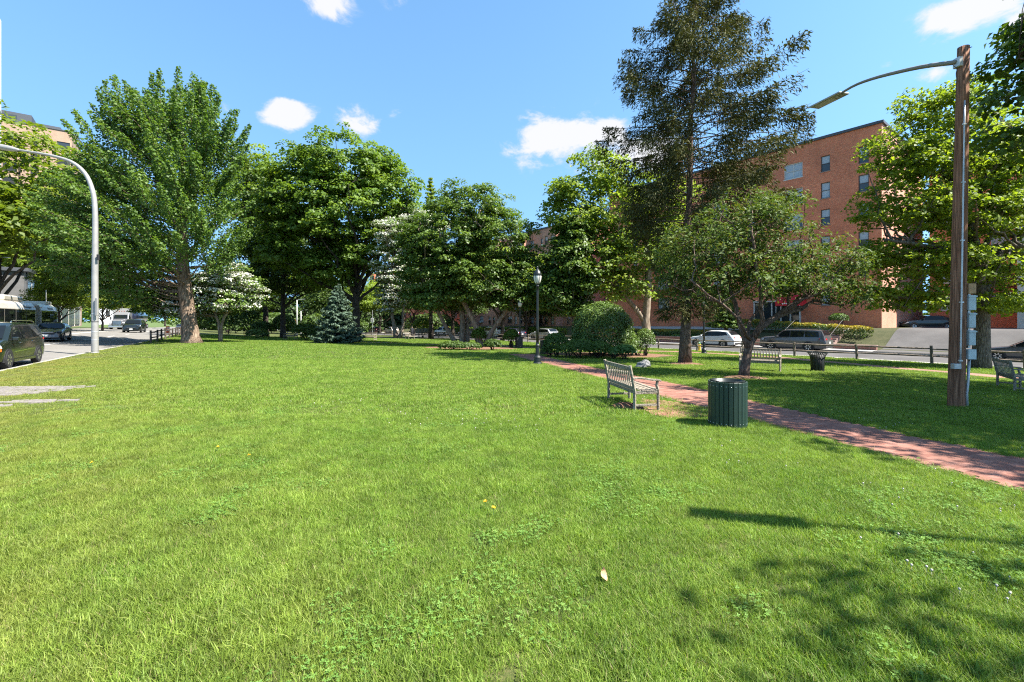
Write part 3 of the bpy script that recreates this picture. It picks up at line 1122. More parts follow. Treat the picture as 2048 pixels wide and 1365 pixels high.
def grow():
    near = [tuft(100 + i, 96, .115, .028, .066, .0034, 1.05) for i in range(5)]
    mid = [tuft(200 + i, 66, .18, .03, .07, .0064, .95) for i in range(4)]
    far = [tuft(300 + i, 44, .32, .035, .07, .014, .9) for i in range(4)]
    lab = {'near': 'mown green lawn grass in the foreground', 'mid': 'mown lawn grass in the middle of the park', 'far': 'lawn grass far off under the trees'}
    for key, meshes, d0, d1, dens in (('near', near, 1.6, 8.5, 330), ('mid', mid, 8.3, 21, 105), ('far', far, 20.5, 62, 20)):
        x, y = ring(d0, d1, dens, len(key) + int(d0))
        ok = on_lawn(x, y)
        u, v = uv(x, y)
        dry = np.clip((4.5 - (u - uL(v))) / 4.5, 0, 1) * .5
        ok &= RNG.uniform(0, 1, len(x)) > dry * (vnoise(x, y, .7, 4) * 1.5)
        # worn ground round the lamp and under the shade
        x, y = x[ok], y[ok]
        z = zg(x, y)
        s = .72 + .5 * vnoise(x, y, .55, 5) * (.6 + .8 * vnoise(x, y, 2.3, 6))
        u, v = uv(x, y)
        s *= np.where(u - uL(v) < 4, .72, 1.0)
        s *= RNG.uniform(.8, 1.2, len(x))
        scatter('grass', lab[key], np.stack([x, y, z], 1), RNG.uniform(0, 6.28, len(x)), s, meshes)
    cl = [clover(400 + i, 22, .12) for i in range(3)]
    x, y = ring(1.6, 10, 46, 77)
    k = vnoise(x, y, .9, 8) * .65 + vnoise(x, y, .35, 12) * .35
    ok = on_lawn(x, y) & (k > .66)
    x, y = x[ok], y[ok]
    scatter('clover', 'pale clover leaves mixed into the near lawn', np.stack([x, y, zg(x, y)], 1), RNG.uniform(0, 6.28, len(x)), RNG.uniform(.8, 1.35, len(x)), cl)
    # white clover heads, far too many to count one by one
    r = np.random.default_rng(5)
    M_HEAD = paint('clover_flower', (.42, .39, .33), rough=.9, var=.15)
    hd = []
    for i in range(2):
        m = MB()
        m.lathe([(.001, 0), (.006, .003), (.0075, .008), (.005, .013), (.001, .015)], 7, (0, 0, .045))
        m.tube([(0, 0, 0), (0, 0, .047)], .001, 3)
        hd.append(m.mesh('clover_head', M_HEAD, True))
    x, y = ring(2.0, 13, 7, 99)
    k = vnoise(x, y, 1.6, 21)
    ok = on_lawn(x, y) & (((k > .76) & (x > -.5 * y)) | ((x > y * .75) & (y < 7) & (k > .5)))
    x, y = x[ok], y[ok]
    scatter('clover_flowers', 'tiny white clover flowers dotting the lawn', np.stack([x, y, zg(x, y)], 1), RNG.uniform(0, 6.28, len(x)), RNG.uniform(.8, 1.3, len(x)), hd)


grow()

# ------------------------------------------------------------------ trees and shrubs
LEAF = {
    'ginkgo': leaf_mat('leaf_ginkgo', [(0.046, 0.091, 0.019), (0.089, 0.160, 0.028), (0.146, 0.222, 0.038)], trans=0.38),
    'maple': leaf_mat('leaf_maple', [(0.046, 0.096, 0.013), (0.100, 0.172, 0.022), (0.192, 0.268, 0.035)], trans=0.38),
    'magnolia': leaf_mat('leaf_magnolia', [(0.040, 0.079, 0.014), (0.084, 0.146, 0.022), (0.161, 0.222, 0.037)], trans=0.34, rough=.5, spec=.35),
    'airy': leaf_mat('leaf_airy', [(0.086, 0.142, 0.021), (0.164, 0.235, 0.034), (0.276, 0.335, 0.055)], trans=0.48),
    'oak': leaf_mat('leaf_oak', [(.075, .125, .014), (.165, .230, .024), (.30, .36, .045)], trans=.5),
    'dark': leaf_mat('leaf_dark', [(0.029, 0.059, 0.012), (0.057, 0.101, 0.016), (0.101, 0.149, 0.025)], trans=0.31),
    'cherry': leaf_mat('leaf_cherry', [(0.031, 0.062, 0.013), (0.060, 0.106, 0.019), (0.106, 0.150, 0.031), (0.252, 0.126, 0.042)], trans=.28, rough=.6, spec=.22),
    'lime': leaf_mat('leaf_lime', [(0.065, 0.108, 0.010), (0.115, 0.166, 0.016), (0.194, 0.230, 0.025)], trans=.45),
    'spruce': leaf_mat('needle_spruce', [(.034, .040, .014), (.064, .070, .022), (.110, .108, .038)], trans=.12, rough=.75, spec=.2),
    'blue': leaf_mat('needle_blue', [(0.033, 0.063, 0.038), (0.067, 0.110, 0.068), (0.123, 0.179, 0.119)], trans=.1, rough=.7),
    'yew': leaf_mat('leaf_yew', [(0.043, 0.081, 0.018), (0.089, 0.146, 0.028), (0.168, 0.248, 0.044)], trans=0.21, rough=.45),
    'gold': leaf_mat('leaf_gold', [(.10, .12, .012), (.26, .22, .02), (.42, .31, .03)], trans=.25),
    'blossom': leaf_mat('dogwood_bract', [(.50, .52, .42), (.66, .66, .56), (.78, .77, .68)], trans=.3, tcol=(1, 1, .9)),
    'purple': leaf_mat('leaf_purple', [(.025, .012, .016), (.05, .02, .03), (.08, .03, .045)], trans=.2),
    'hosta': leaf_mat('leaf_hosta', [(.07, .14, .03), (.12, .21, .05), (.2, .3, .09)], trans=.25),
}
BARK = bark_mat('bark_grey', (.055, .042, .032), (.20, .165, .13))
BARK_B = bark_mat('bark_brown', (.075, .048, .030), (.28, .205, .145), scale=9, bump=1.0)
BARK_D = bark_mat('bark_dark', (.022, .017, .013), (.075, .060, .048))
BARK_R = bark_mat('bark_reddish', (.06, .038, .028), (.21, .145, .11), scale=16)
BARK_L = bark_mat('bark_tan', (.13, .095, .065), (.33, .265, .195), scale=7, bump=.4)


def unit(a):
    return a / np.maximum(np.linalg.norm(a, axis=-1, keepdims=True), 1e-9)


def leaf_quads(pos, nrm, ln, wd, rng, along=None, cup=.18):
    n = len(pos)
    nrm = unit(nrm)
    t = rng.normal(size=(n, 3)) if along is None else along + rng.normal(size=(n, 3)) * .25
    t = unit(t - nrm * np.sum(t * nrm, -1, keepdims=True))
    b = np.cross(nrm, t)
    ln = np.broadcast_to(ln, n)[:, None]; wd = np.broadcast_to(wd, n)[:, None]
    Q = np.stack([pos - t * ln * .5, pos + b * wd * .5 + nrm * wd * cup - t * ln * .05, pos + t * ln * .5 - nrm * ln * .12, pos - b * wd * .5 + nrm * wd * cup - t * ln * .05], 1)
    return Q


def curve_pts(a, b, n, bow, rng, wob=.06):
    a, b = np.asarray(a, float), np.asarray(b, float)
    t = np.linspace(0, 1, n)[:, None]
    L = np.linalg.norm(b - a)
    p = a + (b - a) * t + np.asarray(bow, float) * (4 * t * (1 - t))
    w = rng.normal(size=(n, 3)) * wob * L * .5
    w[0] = w[-1] = 0
    return p + w * np.sin(np.pi * t)


def lobes_px(lst, d, root):
    """(px, py, rx, ry[, ddepth, depth_radius in px]) at the tree's depth -> centres and radii in metres, relative to the tree base"""
    out = []
    for it in lst:
        px, py, rx, ry = it[:4]
        dd = it[4] if len(it) > 4 else 0.0
        rz = it[5] if len(it) > 5 else rx
        c = W(px, py, d + dd) - Vector(root)
        k = (d + dd) / F
        out.append((np.array(c), np.array([rx * k, rz * k, ry * k])))
    return out


def sample_clumps(lobes, n, rng, shell=.35, low=-.75, spacing=0.0):
    w = np.array([(r[0] * r[1] * r[2]) ** (2 / 3) for _, r in lobes]); w /= w.sum()
    k = rng.choice(len(lobes), n * 2, p=w)
    d = unit(rng.normal(size=(n * 2, 3)))
    rad = shell + (1 - shell) * rng.uniform(0, 1, n * 2) ** .55
    C = np.array([c for c, _ in lobes])[k]; Rr = np.array([r for _, r in lobes])[k]
    wob = 1 + .13 * np.sin(d[:, 0] * 5.3 + k * 1.7) * np.cos(d[:, 1] * 4.1 + d[:, 2] * 5.0 + k) + rng.uniform(-.1, .1, n * 2)
    P = C + d * Rr * (rad * wob)[:, None]
    keep = d[:, 2] * rad > low
    P, d = P[keep], d[keep]
    # drop clumps buried deep in another lobe
    deep = np.zeros(len(P), bool)
    for c, r in lobes:
        deep |= np.sum(((P - c) / r) ** 2, 1) < (shell * .8) ** 2
    P, d = P[~deep], d[~deep]
    return P[:n], d[:n]


def wood(name, m, mat, parent, smooth=True):
    return m.build(name, mat, parent, smooth=smooth)


def ang_noise(p):
    return .5 + .5 * np.sin(p[:, 0] * 1.3 + 2 * np.sin(p[:, 1] * .9)) * np.sin(p[:, 2] * 1.7 + p[:, 1])


def leaves_on(P, out, rc, per, ln, wd, rng, flat=.55, up=.75, outw=.35, rough=.5, tint_var=.35, droop=0.0):
    """clumps of leaves; each clump is a low dome of leaf-sized faces"""
    n = len(P)
    rcs = rc * rng.uniform(.65, 1.35, n)
    cnt = np.maximum(3, (per * (rcs / rc) ** 2 * rng.uniform(.6, 1.3, n))).astype(int)
    idx = np.repeat(np.arange(n), cnt)
    N = len(idx)
    q = unit(rng.normal(size=(N, 3)))
    q[:, 2] = np.where(q[:, 2] < -.35, -q[:, 2], q[:, 2])
    rad = rng.uniform(.25, 1, N) ** .5
    off = q * rad[:, None] * rcs[idx][:, None]
    off[:, 2] *= flat
    off[:, 2] -= droop * (off[:, 0] ** 2 + off[:, 1] ** 2) / np.maximum(rcs[idx], .01)
    pos = P[idx] + off
    nrm = q * .5 + np.array([0, 0, up]) + out[idx] * outw + rng.normal(size=(N, 3)) * rough
    s = rng.uniform(.7, 1.25, N)
    ct = rng.uniform(0, 1, n)[idx] * tint_var
    tint = np.clip(.15 + ct + rng.uniform(0, .5, N) * (1 - tint_var) + .12 * q[:, 2], 0, .98)
    return leaf_quads(pos, nrm, ln * s, wd * s, rng), tint


def limb_net(m, base_pts, base_rad, P, rng, n_limb, r_limb, twig=.018, start=.45, sides=6, lift=.12, max_twig=400):
    """limbs from the trunk to spread-out crown points, then twigs from limbs to clumps"""
    bp = np.array(base_pts, float)
    seg = np.r_[0, np.cumsum(np.linalg.norm(np.diff(bp, axis=0), axis=1))]
    tot = seg[-1]
    def trunk_at(t):
        s = t * tot
        return np.array([np.interp(s, seg, bp[:, k]) for k in range(3)]), float(np.interp(s, seg, base_rad))
    # farthest point picks
    pick = [int(rng.integers(len(P)))]
    dist = np.linalg.norm(P - P[pick[0]], axis=1)
    for _ in range(n_limb - 1):
        i = int(np.argmax(dist)); pick.append(i)
        dist = np.minimum(dist, np.linalg.norm(P - P[i], axis=1))
    samples = [bp[-1]]
    zlo, zhi = P[:, 2].min(), P[:, 2].max()
    for i in pick:
        e = P[i]
        f = (e[2] - zlo) / max(zhi - zlo, .1)
        t = min(1.0, max(start, start + (1 - start) * (f * .95 - .1)) + rng.uniform(-.06, .06))
        a, ra = trunk_at(max(0, t))
        L = np.linalg.norm(e - a)
        if L < .3: continue
        pts = curve_pts(a, e, 8, (0, 0, lift * L * (.5 - f)), rng)
        r0 = min(ra * .75, r_limb * (.6 + .5 * L / max(1e-3, np.linalg.norm(P - a, axis=1).max())))
        m.tube(pts, np.linspace(r0, twig, 8), sides, caps=False)
        samples.extend(pts[2:])
    S = np.array(samples)
    sel = rng.permutation(len(P))[:max_twig]
    for i in sel:
        e = P[i]
        dd = np.linalg.norm(S - e, axis=1) + np.maximum(0, S[:, 2] - e[2]) * .7
        a = S[int(np.argmin(dd))]
        if np.linalg.norm(e - a) < .15: continue
        m.tube(curve_pts(a, e, 4, (0, 0, -.03), rng, .1), np.linspace(twig * .9, twig * .35, 4), 3, caps=False)


def trunk_path(h, lean=(0, 0), n=9, wob=.03, rng=None):
    z = np.linspace(-.15, h, n)
    t = (z + .15) / (h + .15)
    x = lean[0] * t ** 1.2 + (rng.normal(size=n) * wob * h * .3 * np.sin(np.pi * t) if rng is not None else 0)
    y = lean[1] * t ** 1.2 + (rng.normal(size=n) * wob * h * .3 * np.sin(np.pi * t) if rng is not None else 0)
    return np.stack([x, y, z], 1)


def flare(r0, r1, n, k=.5, s=.12):
    t = np.linspace(0, 1, n)
    return (r0 + (r1 - r0) * t) * (1 + k * np.exp(-t / s))


def tree(name, label, loc, lobes, mat, bark, trunk_h, r0, r1, n_clump, per, rc, ln, wd, seed, lean=(0, 0), n_limb=14, r_limb=None,
         group=None, shell=.35, flat=.55, start=.45, up=.75, rough=.5, twig=.02, low=-.75, fl=.45, stems=None, max_twig=350, tint_var=.35, droop=0.0, cat='tree', lift=.12):
    rng = np.random.default_rng(seed)
    root = thing(name, label, cat, loc, 0, group)
    P, out = sample_clumps(lobes, n_clump, rng, shell=shell, low=low)
    m = MB()
    if stems is None:
        tp = trunk_path(trunk_h, lean, 10, .02, rng)
        tr = flare(r0, r1, 10, fl)
        m.tube(tp, tr, 12, caps=True)
        limb_net(m, tp, tr, P, rng, n_limb, r_limb or r1 * .8, twig, start, max_twig=max_twig, lift=lift)
    else:
        # several stems: each a polyline in metres, relative to the base; crown clumps go to the nearest stem top
        tops = np.array([s[-1] for s, _ in stems], float)
        near = np.argmin(np.linalg.norm(P[:, None, :] - tops[None], axis=2), axis=1)
        for k, (s, r) in enumerate(stems):
            s = np.array(s, float)
            tt = np.linspace(0, 1, 9); ti = np.linspace(0, 1, len(s))
            sp = np.stack([np.interp(tt, ti, s[:, j]) for j in range(3)], 1)
            sp[1:-1] += rng.normal(size=(7, 3)) * .02
            sr = flare(r, r * .5, 9, .35, .1)
            m.tube(sp, sr, 9, caps=True)
            Pk = P[near == k]
            if len(Pk) > 4:
                limb_net(m, sp, sr, Pk, rng, max(4, n_limb // len(stems)), r * .55, twig, .5, max_twig=max_twig // len(stems), lift=lift)
    wood('trunk', m, bark, root)
    Q, tint = leaves_on(P, out, rc, per, ln, wd, rng, flat, up, .35, rough, tint_var, droop)
    c = obj('crown', quads_mesh('crown', Q, mat, tint), root)
    tag(c, kind='stuff')
    return root, P, out, rng


def px_tree(name, label, px, d, lobes, mat, bark, **kw):
    loc = at(px, d)
    return tree(name, label, loc, lobes_px(lobes, d, loc), mat, bark, **kw)


# ---- ginkgo: upright feathery shoots
def ginkgo():
    d = 36.0
    loc = at(383, d)
    rng = np.random.default_rng(21)
    root = thing('ginkgo_tree', 'tall feathery ginkgo tree with thick leaning trunk beside the avenue', 'tree', loc)
    k = d / F
    def rel(px, py, dd=0.0):
        return np.array(W(px, py, d + dd) - loc)
    m = MB()
    tp = [np.array([0, 0, -.2]), rel(378, 640), rel(368, 560), rel(364, 480), rel(366, 400), rel(366, 320), rel(362, 240)]
    tr = [.66, .52, .45, .37, .28, .19, .08]
    m.tube(curve_np(tp, 16), np.interp(np.linspace(0, 1, 16), np.linspace(0, 1, 7), tr) * (1 + .35 * np.exp(-np.linspace(0, 1, 16) / .04)), 14)
    # outline of the crown: (row y, left x, right x)
    rows = [(150, 330, 400), (190, 215, 450), (240, 170, 485), (290, 150, 500), (340, 90, 490), (390, 50, 510), (440, 40, 515), (490, 45, 490), (540, 70, 440), (590, 130, 410), (625, 230, 392)]
    ry = [r[0] for r in rows]; rl = [r[1] for r in rows]; rr = [r[2] for r in rows]
    shoots = []
    n = 0
    while n < 520:
        y = 165 + 463 * rng.uniform() ** .72
        L, Rr = np.interp(y, ry, rl), np.interp(y, ry, rr)
        cx = .5 * (L + Rr) * .5 + 365 * .5
        if y > 510 and rng.uniform() < .75 * (y - 480) / 150: continue
        hw = .5 * (Rr - L)
        px = rng.uniform(L, Rr)
        e = (px - .5 * (L + Rr)) / hw
        dmax = math.sqrt(max(0, 1 - e * e)) * hw * k * .85
        dd = rng.uniform(-1, 1) * dmax
        if y > 485 and abs(px - 372) < 75 and dd < 2.5: continue
        tip = rel(px, y, dd)
        # where the shoot leaves its bough: nearer the trunk and lower
        hgt = (628 - y) / 480
        base = np.array([tip[0] * (.55 + .1 * rng.uniform()), tip[1] * (.55), tip[2] - rng.uniform(1.2, 2.6) * (.35 + 1.1 * hgt)])
        if y > 520: base[2] = tip[2] + rng.uniform(-.4, .9)
        shoots.append((base, tip)); n += 1
    # spiky leaders that make the uneven top
    for px, py, bx, by in ((318, 142, 325, 250), (352, 138, 352, 250), (386, 142, 378, 260), (400, 160, 390, 270), (228, 152, 262, 270), (252, 166, 280, 280), (272, 172, 300, 280), (190, 178, 240, 290),
                           (150, 222, 215, 330), (126, 240, 200, 340), (440, 190, 420, 300), (470, 225, 440, 330), (502, 250, 455, 340), (425, 170, 405, 280), (300, 150, 318, 260), (205, 165, 250, 280), (180, 210, 230, 310), (495, 290, 455, 370)):
        for _ in range(2):
            dd = rng.uniform(-2.5, 2.5)
            shoots.append((rel(bx, by, dd * .5), rel(px + rng.uniform(-6, 6), py + rng.uniform(-2, 14), dd)))
    qs, ts = [], []
    axis = curve_np(tp, 40)
    for base, tip in shoots:
        L = np.linalg.norm(tip - base)
        # bough from the trunk
        j = int(np.argmin(np.abs(axis[:, 2] - (base[2] - .25 * np.linalg.norm(base[:2])))))
        a = axis[j]
        if rng.uniform() < .3:
            m.tube(curve_pts(a, base, 5, (0, 0, -.2), rng, .05), np.linspace(.075, .03, 5), 5, caps=False)
        m.tube(curve_pts(base, tip, 4, (0, 0, .1), rng, .04), np.linspace(.03, .008, 4), 3, caps=False)
        nl = int(rng.uniform(80, 140) * min(2.4, max(.7, L / 1.7)))
        t = rng.uniform(0, 1.03, nl)
        ax = base + (tip - base) * t[:, None]
        rad = (.56 * (1 - .78 * t ** 1.6) + .06) * rng.uniform(.2, 1, nl) ** .5
        dv = unit(rng.normal(size=(nl, 3)))
        pos = ax + dv * rad[:, None]
        pos[:, 2] += .1 * rad
        nrm = dv * .6 + np.array([0, 0, .6]) + rng.normal(size=(nl, 3)) * .45
        s = rng.uniform(.7, 1.2, nl)
        qs.append(leaf_quads(pos, nrm, .19 * s, .17 * s, rng))
        ts.append(np.clip(rng.uniform(0, .4) + rng.uniform(0, .55, nl), 0, .98))
    wood('trunk', m, BARK_B, root)
    tag(obj('crown', quads_mesh('crown', np.concatenate(qs), LEAF['ginkgo'], np.concatenate(ts)), root), kind='stuff')


def curve_np(pts, n):
    P = np.array([np.asarray(p, float) for p in pts])
    t = np.linspace(0, len(P) - 1, n)
    out = []
    for s in t:
        i = min(int(s), len(P) - 2); f = s - i
        p0, p1, p2, p3 = P[max(i - 1, 0)], P[i], P[i + 1], P[min(i + 2, len(P) - 1)]
        out.append(.5 * (2 * p1 + (p2 - p0) * f + (2 * p0 - 5 * p1 + 4 * p2 - p3) * f * f + (3 * p1 - p0 - 3 * p2 + p3) * f ** 3))
    return np.array(out)


ginkgo()

# ---- the rounded maple in the middle distance
px_tree('maple_tree', 'large rounded maple tree behind the blue spruce', 712, 48.0,
        [(690, 345, 105, 68), (610, 390, 92, 85), (770, 400, 72, 80), (690, 430, 120, 85), (600, 490, 82, 70), (745, 500, 72, 52), (570, 430, 40, 80), (660, 540, 70, 45), (800, 440, 36, 50)],
        LEAF['maple'], BARK_D, trunk_h=7.2, r0=.42, r1=.30, n_clump=1150, per=66, rc=.95, ln=.30, wd=.25, seed=31, n_limb=22, r_limb=.22, start=.55, shell=.5, fl=.3)
# dark trees crowding behind it on the left
px_tree('broadleaf_tree', 'dark broadleaf tree in deep shade between ginkgo and maple', 566, 56.0,
        [(560, 470, 62, 95), (600, 540, 70, 60), (520, 540, 45, 60), (505, 390, 40, 80)],
        LEAF['dark'], BARK_D, trunk_h=8.0, r0=.30, r1=.2, n_clump=520, per=52, rc=1.05, ln=.34, wd=.28, seed=32, n_limb=12)
px_tree('broadleaf_tree', 'slim dark trunked tree left of the broad shaded tree', 531, 62.0,
        [(515, 380, 45, 80), (525, 480, 52, 75), (540, 560, 45, 40)],
        LEAF['airy'], BARK_D, trunk_h=10.0, r0=.36, r1=.22, n_clump=380, per=46, rc=1.1, ln=.36, wd=.28, seed=33, n_limb=12)

# ---- the many-stemmed magnolia by the path
def magnolia():
    d = 29.5
    loc = G(950, 694); d = loc.y
    def rel(px, py, dd=0.0):
        return tuple(W(px, py, d + dd) - loc)
    stems = [([rel(962, 696), rel(950, 650), rel(925, 600), rel(905, 540), rel(880, 470)], .25),
             ([rel(966, 697), rel(985, 660), rel(1010, 625), rel(1032, 590), rel(1050, 520)], .21),
             ([rel(915, 692, .8), rel(895, 660, .8), rel(870, 615, .6), rel(845, 560, .2), rel(835, 500)], .19),
             ([rel(925, 690, .9), rel(925, 640, 1.2), rel(920, 590, 1.5), rel(940, 500, 1.5), rel(960, 420, 1.0)], .24),
             ([rel(935, 690, 1.2), rel(935, 640, 1.8), rel(965, 560, 2.2), rel(1000, 480, 2.5)], .17)]
    tree('magnolia_tree', 'broad many-stemmed magnolia tree growing from the mulch bed beside the path', loc,
         lobes_px([(940, 425, 80, 52), (895, 480, 85, 62), (1000, 480, 78, 62), (860, 560, 62, 62), (950, 560, 92, 62), (1045, 565, 62, 58), (890, 598, 66, 28), (1030, 602, 60, 26), (830, 500, 32, 50)], d, loc),
         LEAF['magnolia'], BARK_L, trunk_h=3, r0=.2, r1=.1, n_clump=1300, per=60, rc=.62, ln=.23, wd=.14, seed=41, n_limb=25, stems=stems, shell=.45, twig=.014, flat=.6)


magnolia()
px_tree('magnolia_tree', 'smaller dark magnolia tree rising behind the clipped shrub mound', 1148, 36.0,
        [(1150, 480, 42, 42), (1130, 530, 48, 48), (1165, 560, 40, 45), (1115, 590, 38, 40), (1150, 615, 36, 26)],
        LEAF['magnolia'], BARK, trunk_h=4.0, r0=.16, r1=.1, n_clump=480, per=50, rc=.68, ln=.27, wd=.17, seed=42, n_limb=12, twig=.014)

# ---- light airy tree behind the conifer, with a limb reaching left
def airy_tree():
    d = 37.0
    loc = at(1293, d)
    def rel(px, py, dd=0.0):
        return tuple(W(px, py, d + dd) - loc)
    stems = [([rel(1292, 682), rel(1292, 640), rel(1296, 560), rel(1298, 480), rel(1290, 400)], .36),
             ([rel(1292, 645), rel(1265, 610), rel(1238, 580), rel(1222, 545), rel(1205, 480)], .2)]
    tree('plane_tree', 'light green airy plane tree with a long limb angling left', loc,
         lobes_px([(1200, 345, 55, 52), (1150, 420, 62, 55), (1225, 430, 75, 70), (1320, 400, 70, 55), (1280, 500, 85, 60), (1190, 520, 62, 60), (1350, 480, 55, 60), (1240, 575, 60, 40), (1120, 400, 30, 40)], d, loc),
         LEAF['airy'], BARK_L, trunk_h=3, r0=.3, r1=.2, n_clump=640, per=46, rc=.8, ln=.26, wd=.20, seed=51, n_limb=24, stems=stems, shell=.3, twig=.016, flat=.6, low=-.8)


airy_tree()

# ---- tall sparse spruce
def conifer(name, label, loc, H, zlow, Lfun, mat, bark, seed, r0=.3, step=.42, per=5, droop=.35, rise=.12, leaf=(.30, .06), dens=30, hang=.35, bare=.25, lean=(0, 0), skip=None, group=None, top=0.0, clus=False):
    rng = np.random.default_rng(seed)
    root = thing(name, label, 'tree', loc, 0, group)
    m = MB()
    n = 14
    tp = trunk_path(H, lean, n, .006, rng)
    m.tube(tp, flare(r0, .02, n, .5, .05), 12)
    qs, ts = [], []
    z = zlow
    while z < H - .15:
        t = z / H
        tx, ty = np.interp(z, tp[:, 2], tp[:, 0]), np.interp(z, tp[:, 2], tp[:, 1])
        ph = rng.uniform(0, 6.28)
        k = per + int(rng.integers(-1, 2))
        for j in range(k):
            a = ph + 2 * math.pi * j / k + rng.uniform(-.35, .35)
            L = Lfun(z, a) * rng.uniform(.68, 1.12)
            if L < .12: continue
            dr = np.array([math.cos(a), math.sin(a), 0])
            nn = 7
            s = np.linspace(0, 1, nn)
            up_ = rise + .35 * max(0, t - .6)
            zz = z + L * (up_ * s - droop * (1 - .75 * t) * s ** 2 + .10 * s ** 4) + rng.uniform(-.1, .1)
            pts = np.stack([tx + dr[0] * L * s, ty + dr[1] * L * s, zz], 1)
            m.tube(pts, np.linspace(.012 + .02 * min(1, L / 3.5), .005, nn), 4, caps=False)
            cnt = int(dens * L * rng.uniform(.7, 1.2))
            if cnt < 4: cnt = 4
            nk = max(2, int(L * 1.5)) if clus else 1
            f = bare + (1 - bare) * rng.uniform(0, 1, cnt) ** .8
            if clus:
                ck = bare + (1 - bare) * rng.uniform(0, 1, nk) ** .7
                f = np.clip(ck[rng.integers(0, nk, cnt)] + rng.normal(size=cnt) * .30 / max(1.0, L), bare * .6, 1.02)
            p = np.stack([np.interp(f, s, pts[:, i]) for i in range(3)], 1)
            side = np.array([-dr[1], dr[0], 0])
            lat = rng.normal(size=cnt) * (.09 + .16 * L * (1 - f) ** .6 * .5)
            p += side * lat[:, None]
            hg = hang * rng.uniform(0, 1, cnt) ** 1.5
            p[:, 2] -= hg + np.abs(lat) * .2
            p[:, 2] += rng.uniform(-.03, .05, cnt)
            al = dr * .5 + side * np.sign(lat)[:, None] * .5 + np.array([0, 0, -1])[None] * (hg[:, None] * 2.6)
            nr = np.array([0, 0, 1.0]) + rng.normal(size=(cnt, 3)) * .7 + dr * .3
            sc = rng.uniform(.7, 1.3, cnt)
            qs.append(leaf_quads(p, nr, leaf[0] * sc, leaf[1] * sc * rng.uniform(.8, 1.5, cnt), rng, along=al, cup=.05))
            ts.append(np.clip(rng.uniform(0, .35) + rng.uniform(0, .55, cnt) + .15 * f, 0, .98))
        z += step * rng.uniform(.75, 1.25)
    wood('trunk', m, bark, root)
    tag(obj('crown', quads_mesh('crown', np.concatenate(qs), mat, np.concatenate(ts)), root), kind='stuff')
    return root


def tall_conifer():
    loc = G(1370, 728)
    d = loc.y
    zz = [0, 1.8, 2.5, 3.3, 4.5, 6.0, 7.5, 9.0, 11.0, 13.0, 15.0, 16.8, 18.2, 19.5]
    ll = [0, 0, 1.9, 1.9, 1.6, 2.9, 3.9, 4.0, 4.2, 4.2, 3.5, 2.5, 1.5, .3]
    def Lf(z, a):
        base = np.interp(z, zz, ll)
        if 6 < z < 12.5 and math.cos(a) > .2: base *= 1.28
        if 3.2 < z < 4.8: base *= .25 if random.random() < .7 else 1.0
        if 4.8 < z < 6.2 and random.random() < .4: base *= .4
        return base
    conifer('spruce_tree', 'tall sparse spruce tree with drooping boughs rising out of the picture', loc, 19.6, 2.75, Lf, LEAF['spruce'], BARK_R, 61,
            r0=.235, step=.36, per=5, droop=.34, rise=.14, leaf=(.20, .042), dens=150, hang=.66, bare=.2, lean=(.55, 0), clus=True)


tall_conifer()
conifer('blue_spruce', 'small dense blue spruce standing at the far edge of the lawn', at(676, 41), 5.4, .18, lambda z, a: max(.12, 2.35 * (1 - (z / 5.5) ** 1.15)), LEAF['blue'], BARK_D, 62,
        r0=.14, step=.17, per=9, droop=.12, rise=.10, leaf=(.26, .10), dens=56, hang=.08, bare=.3)
conifer('fir_tree', 'dark conical evergreen beside the brick building entrance', W(1452, 650, 49.5) - Vector((0, 0, .4)), 4.6, .2, lambda z, a: max(.12, 2.1 * (1 - (z / 4.7) ** 1.1)), LEAF['yew'], BARK_D, 63,
        r0=.14, step=.22, per=8, droop=.14, rise=.08, leaf=(.32, .14), dens=40, hang=.1, bare=.2)
conifer('larch_tree', 'feathery tall conifer top showing behind the magnolia', at(862, 66), 23.4, 5, lambda z, a: max(.3, 3.6 * (1 - (z / 23.6) ** 2.2)), LEAF['airy'], BARK_D, 64,
        r0=.3, step=.55, per=7, droop=.2, rise=.15, leaf=(.42, .16), dens=30, hang=.2, bare=.1)

# ---- the cherry by the bench
def cherry():
    loc = G(1487, 754)
    d = loc.y
    def rel(px, py, dd=0.0):
        return tuple(W(px, py, d + dd) - loc)
    stems = [([rel(1486, 758), rel(1493, 720), rel(1498, 690), rel(1522, 655), rel(1560, 628), rel(1610, 590), rel(1665, 560)], .155),
             ([rel(1497, 695), rel(1480, 655, .1), rel(1470, 610, .2), rel(1440, 540, .3), rel(1400, 480, .4)], .10),
             ([rel(1508, 675), rel(1525, 640, -.3), rel(1520, 590, -.6), rel(1510, 520, -.8), rel(1500, 450, -.9)], .085),
             ([rel(1500, 690), rel(1496, 650, .6), rel(1530, 600, 1.0), rel(1590, 540, 1.6)], .07),
             ([rel(1500, 680), rel(1478, 640, -.6), rel(1430, 600, -1.2), rel(1380, 560, -1.7)], .06)]
    tree('cherry_tree', 'spreading cherry tree with glossy narrow leaves and forked trunk', loc,
         lobes_px([(1500, 440, 95, 55), (1420, 500, 105, 65), (1560, 500, 100, 65), (1480, 560, 120, 50), (1620, 570, 85, 45), (1680, 530, 60, 42), (1390, 575, 72, 42), (1560, 420, 55, 35), (1720, 590, 45, 35), (1345, 530, 40, 50)], d, loc),
         LEAF['cherry'], BARK_R, trunk_h=2, r0=.15, r1=.1, n_clump=860, per=25, rc=.36, ln=.15, wd=.055, seed=71, n_limb=34, stems=stems, shell=.12, twig=.009, flat=.75, up=.55, rough=.65, low=-.85, tint_var=.2, droop=.25, max_twig=760)


cherry()

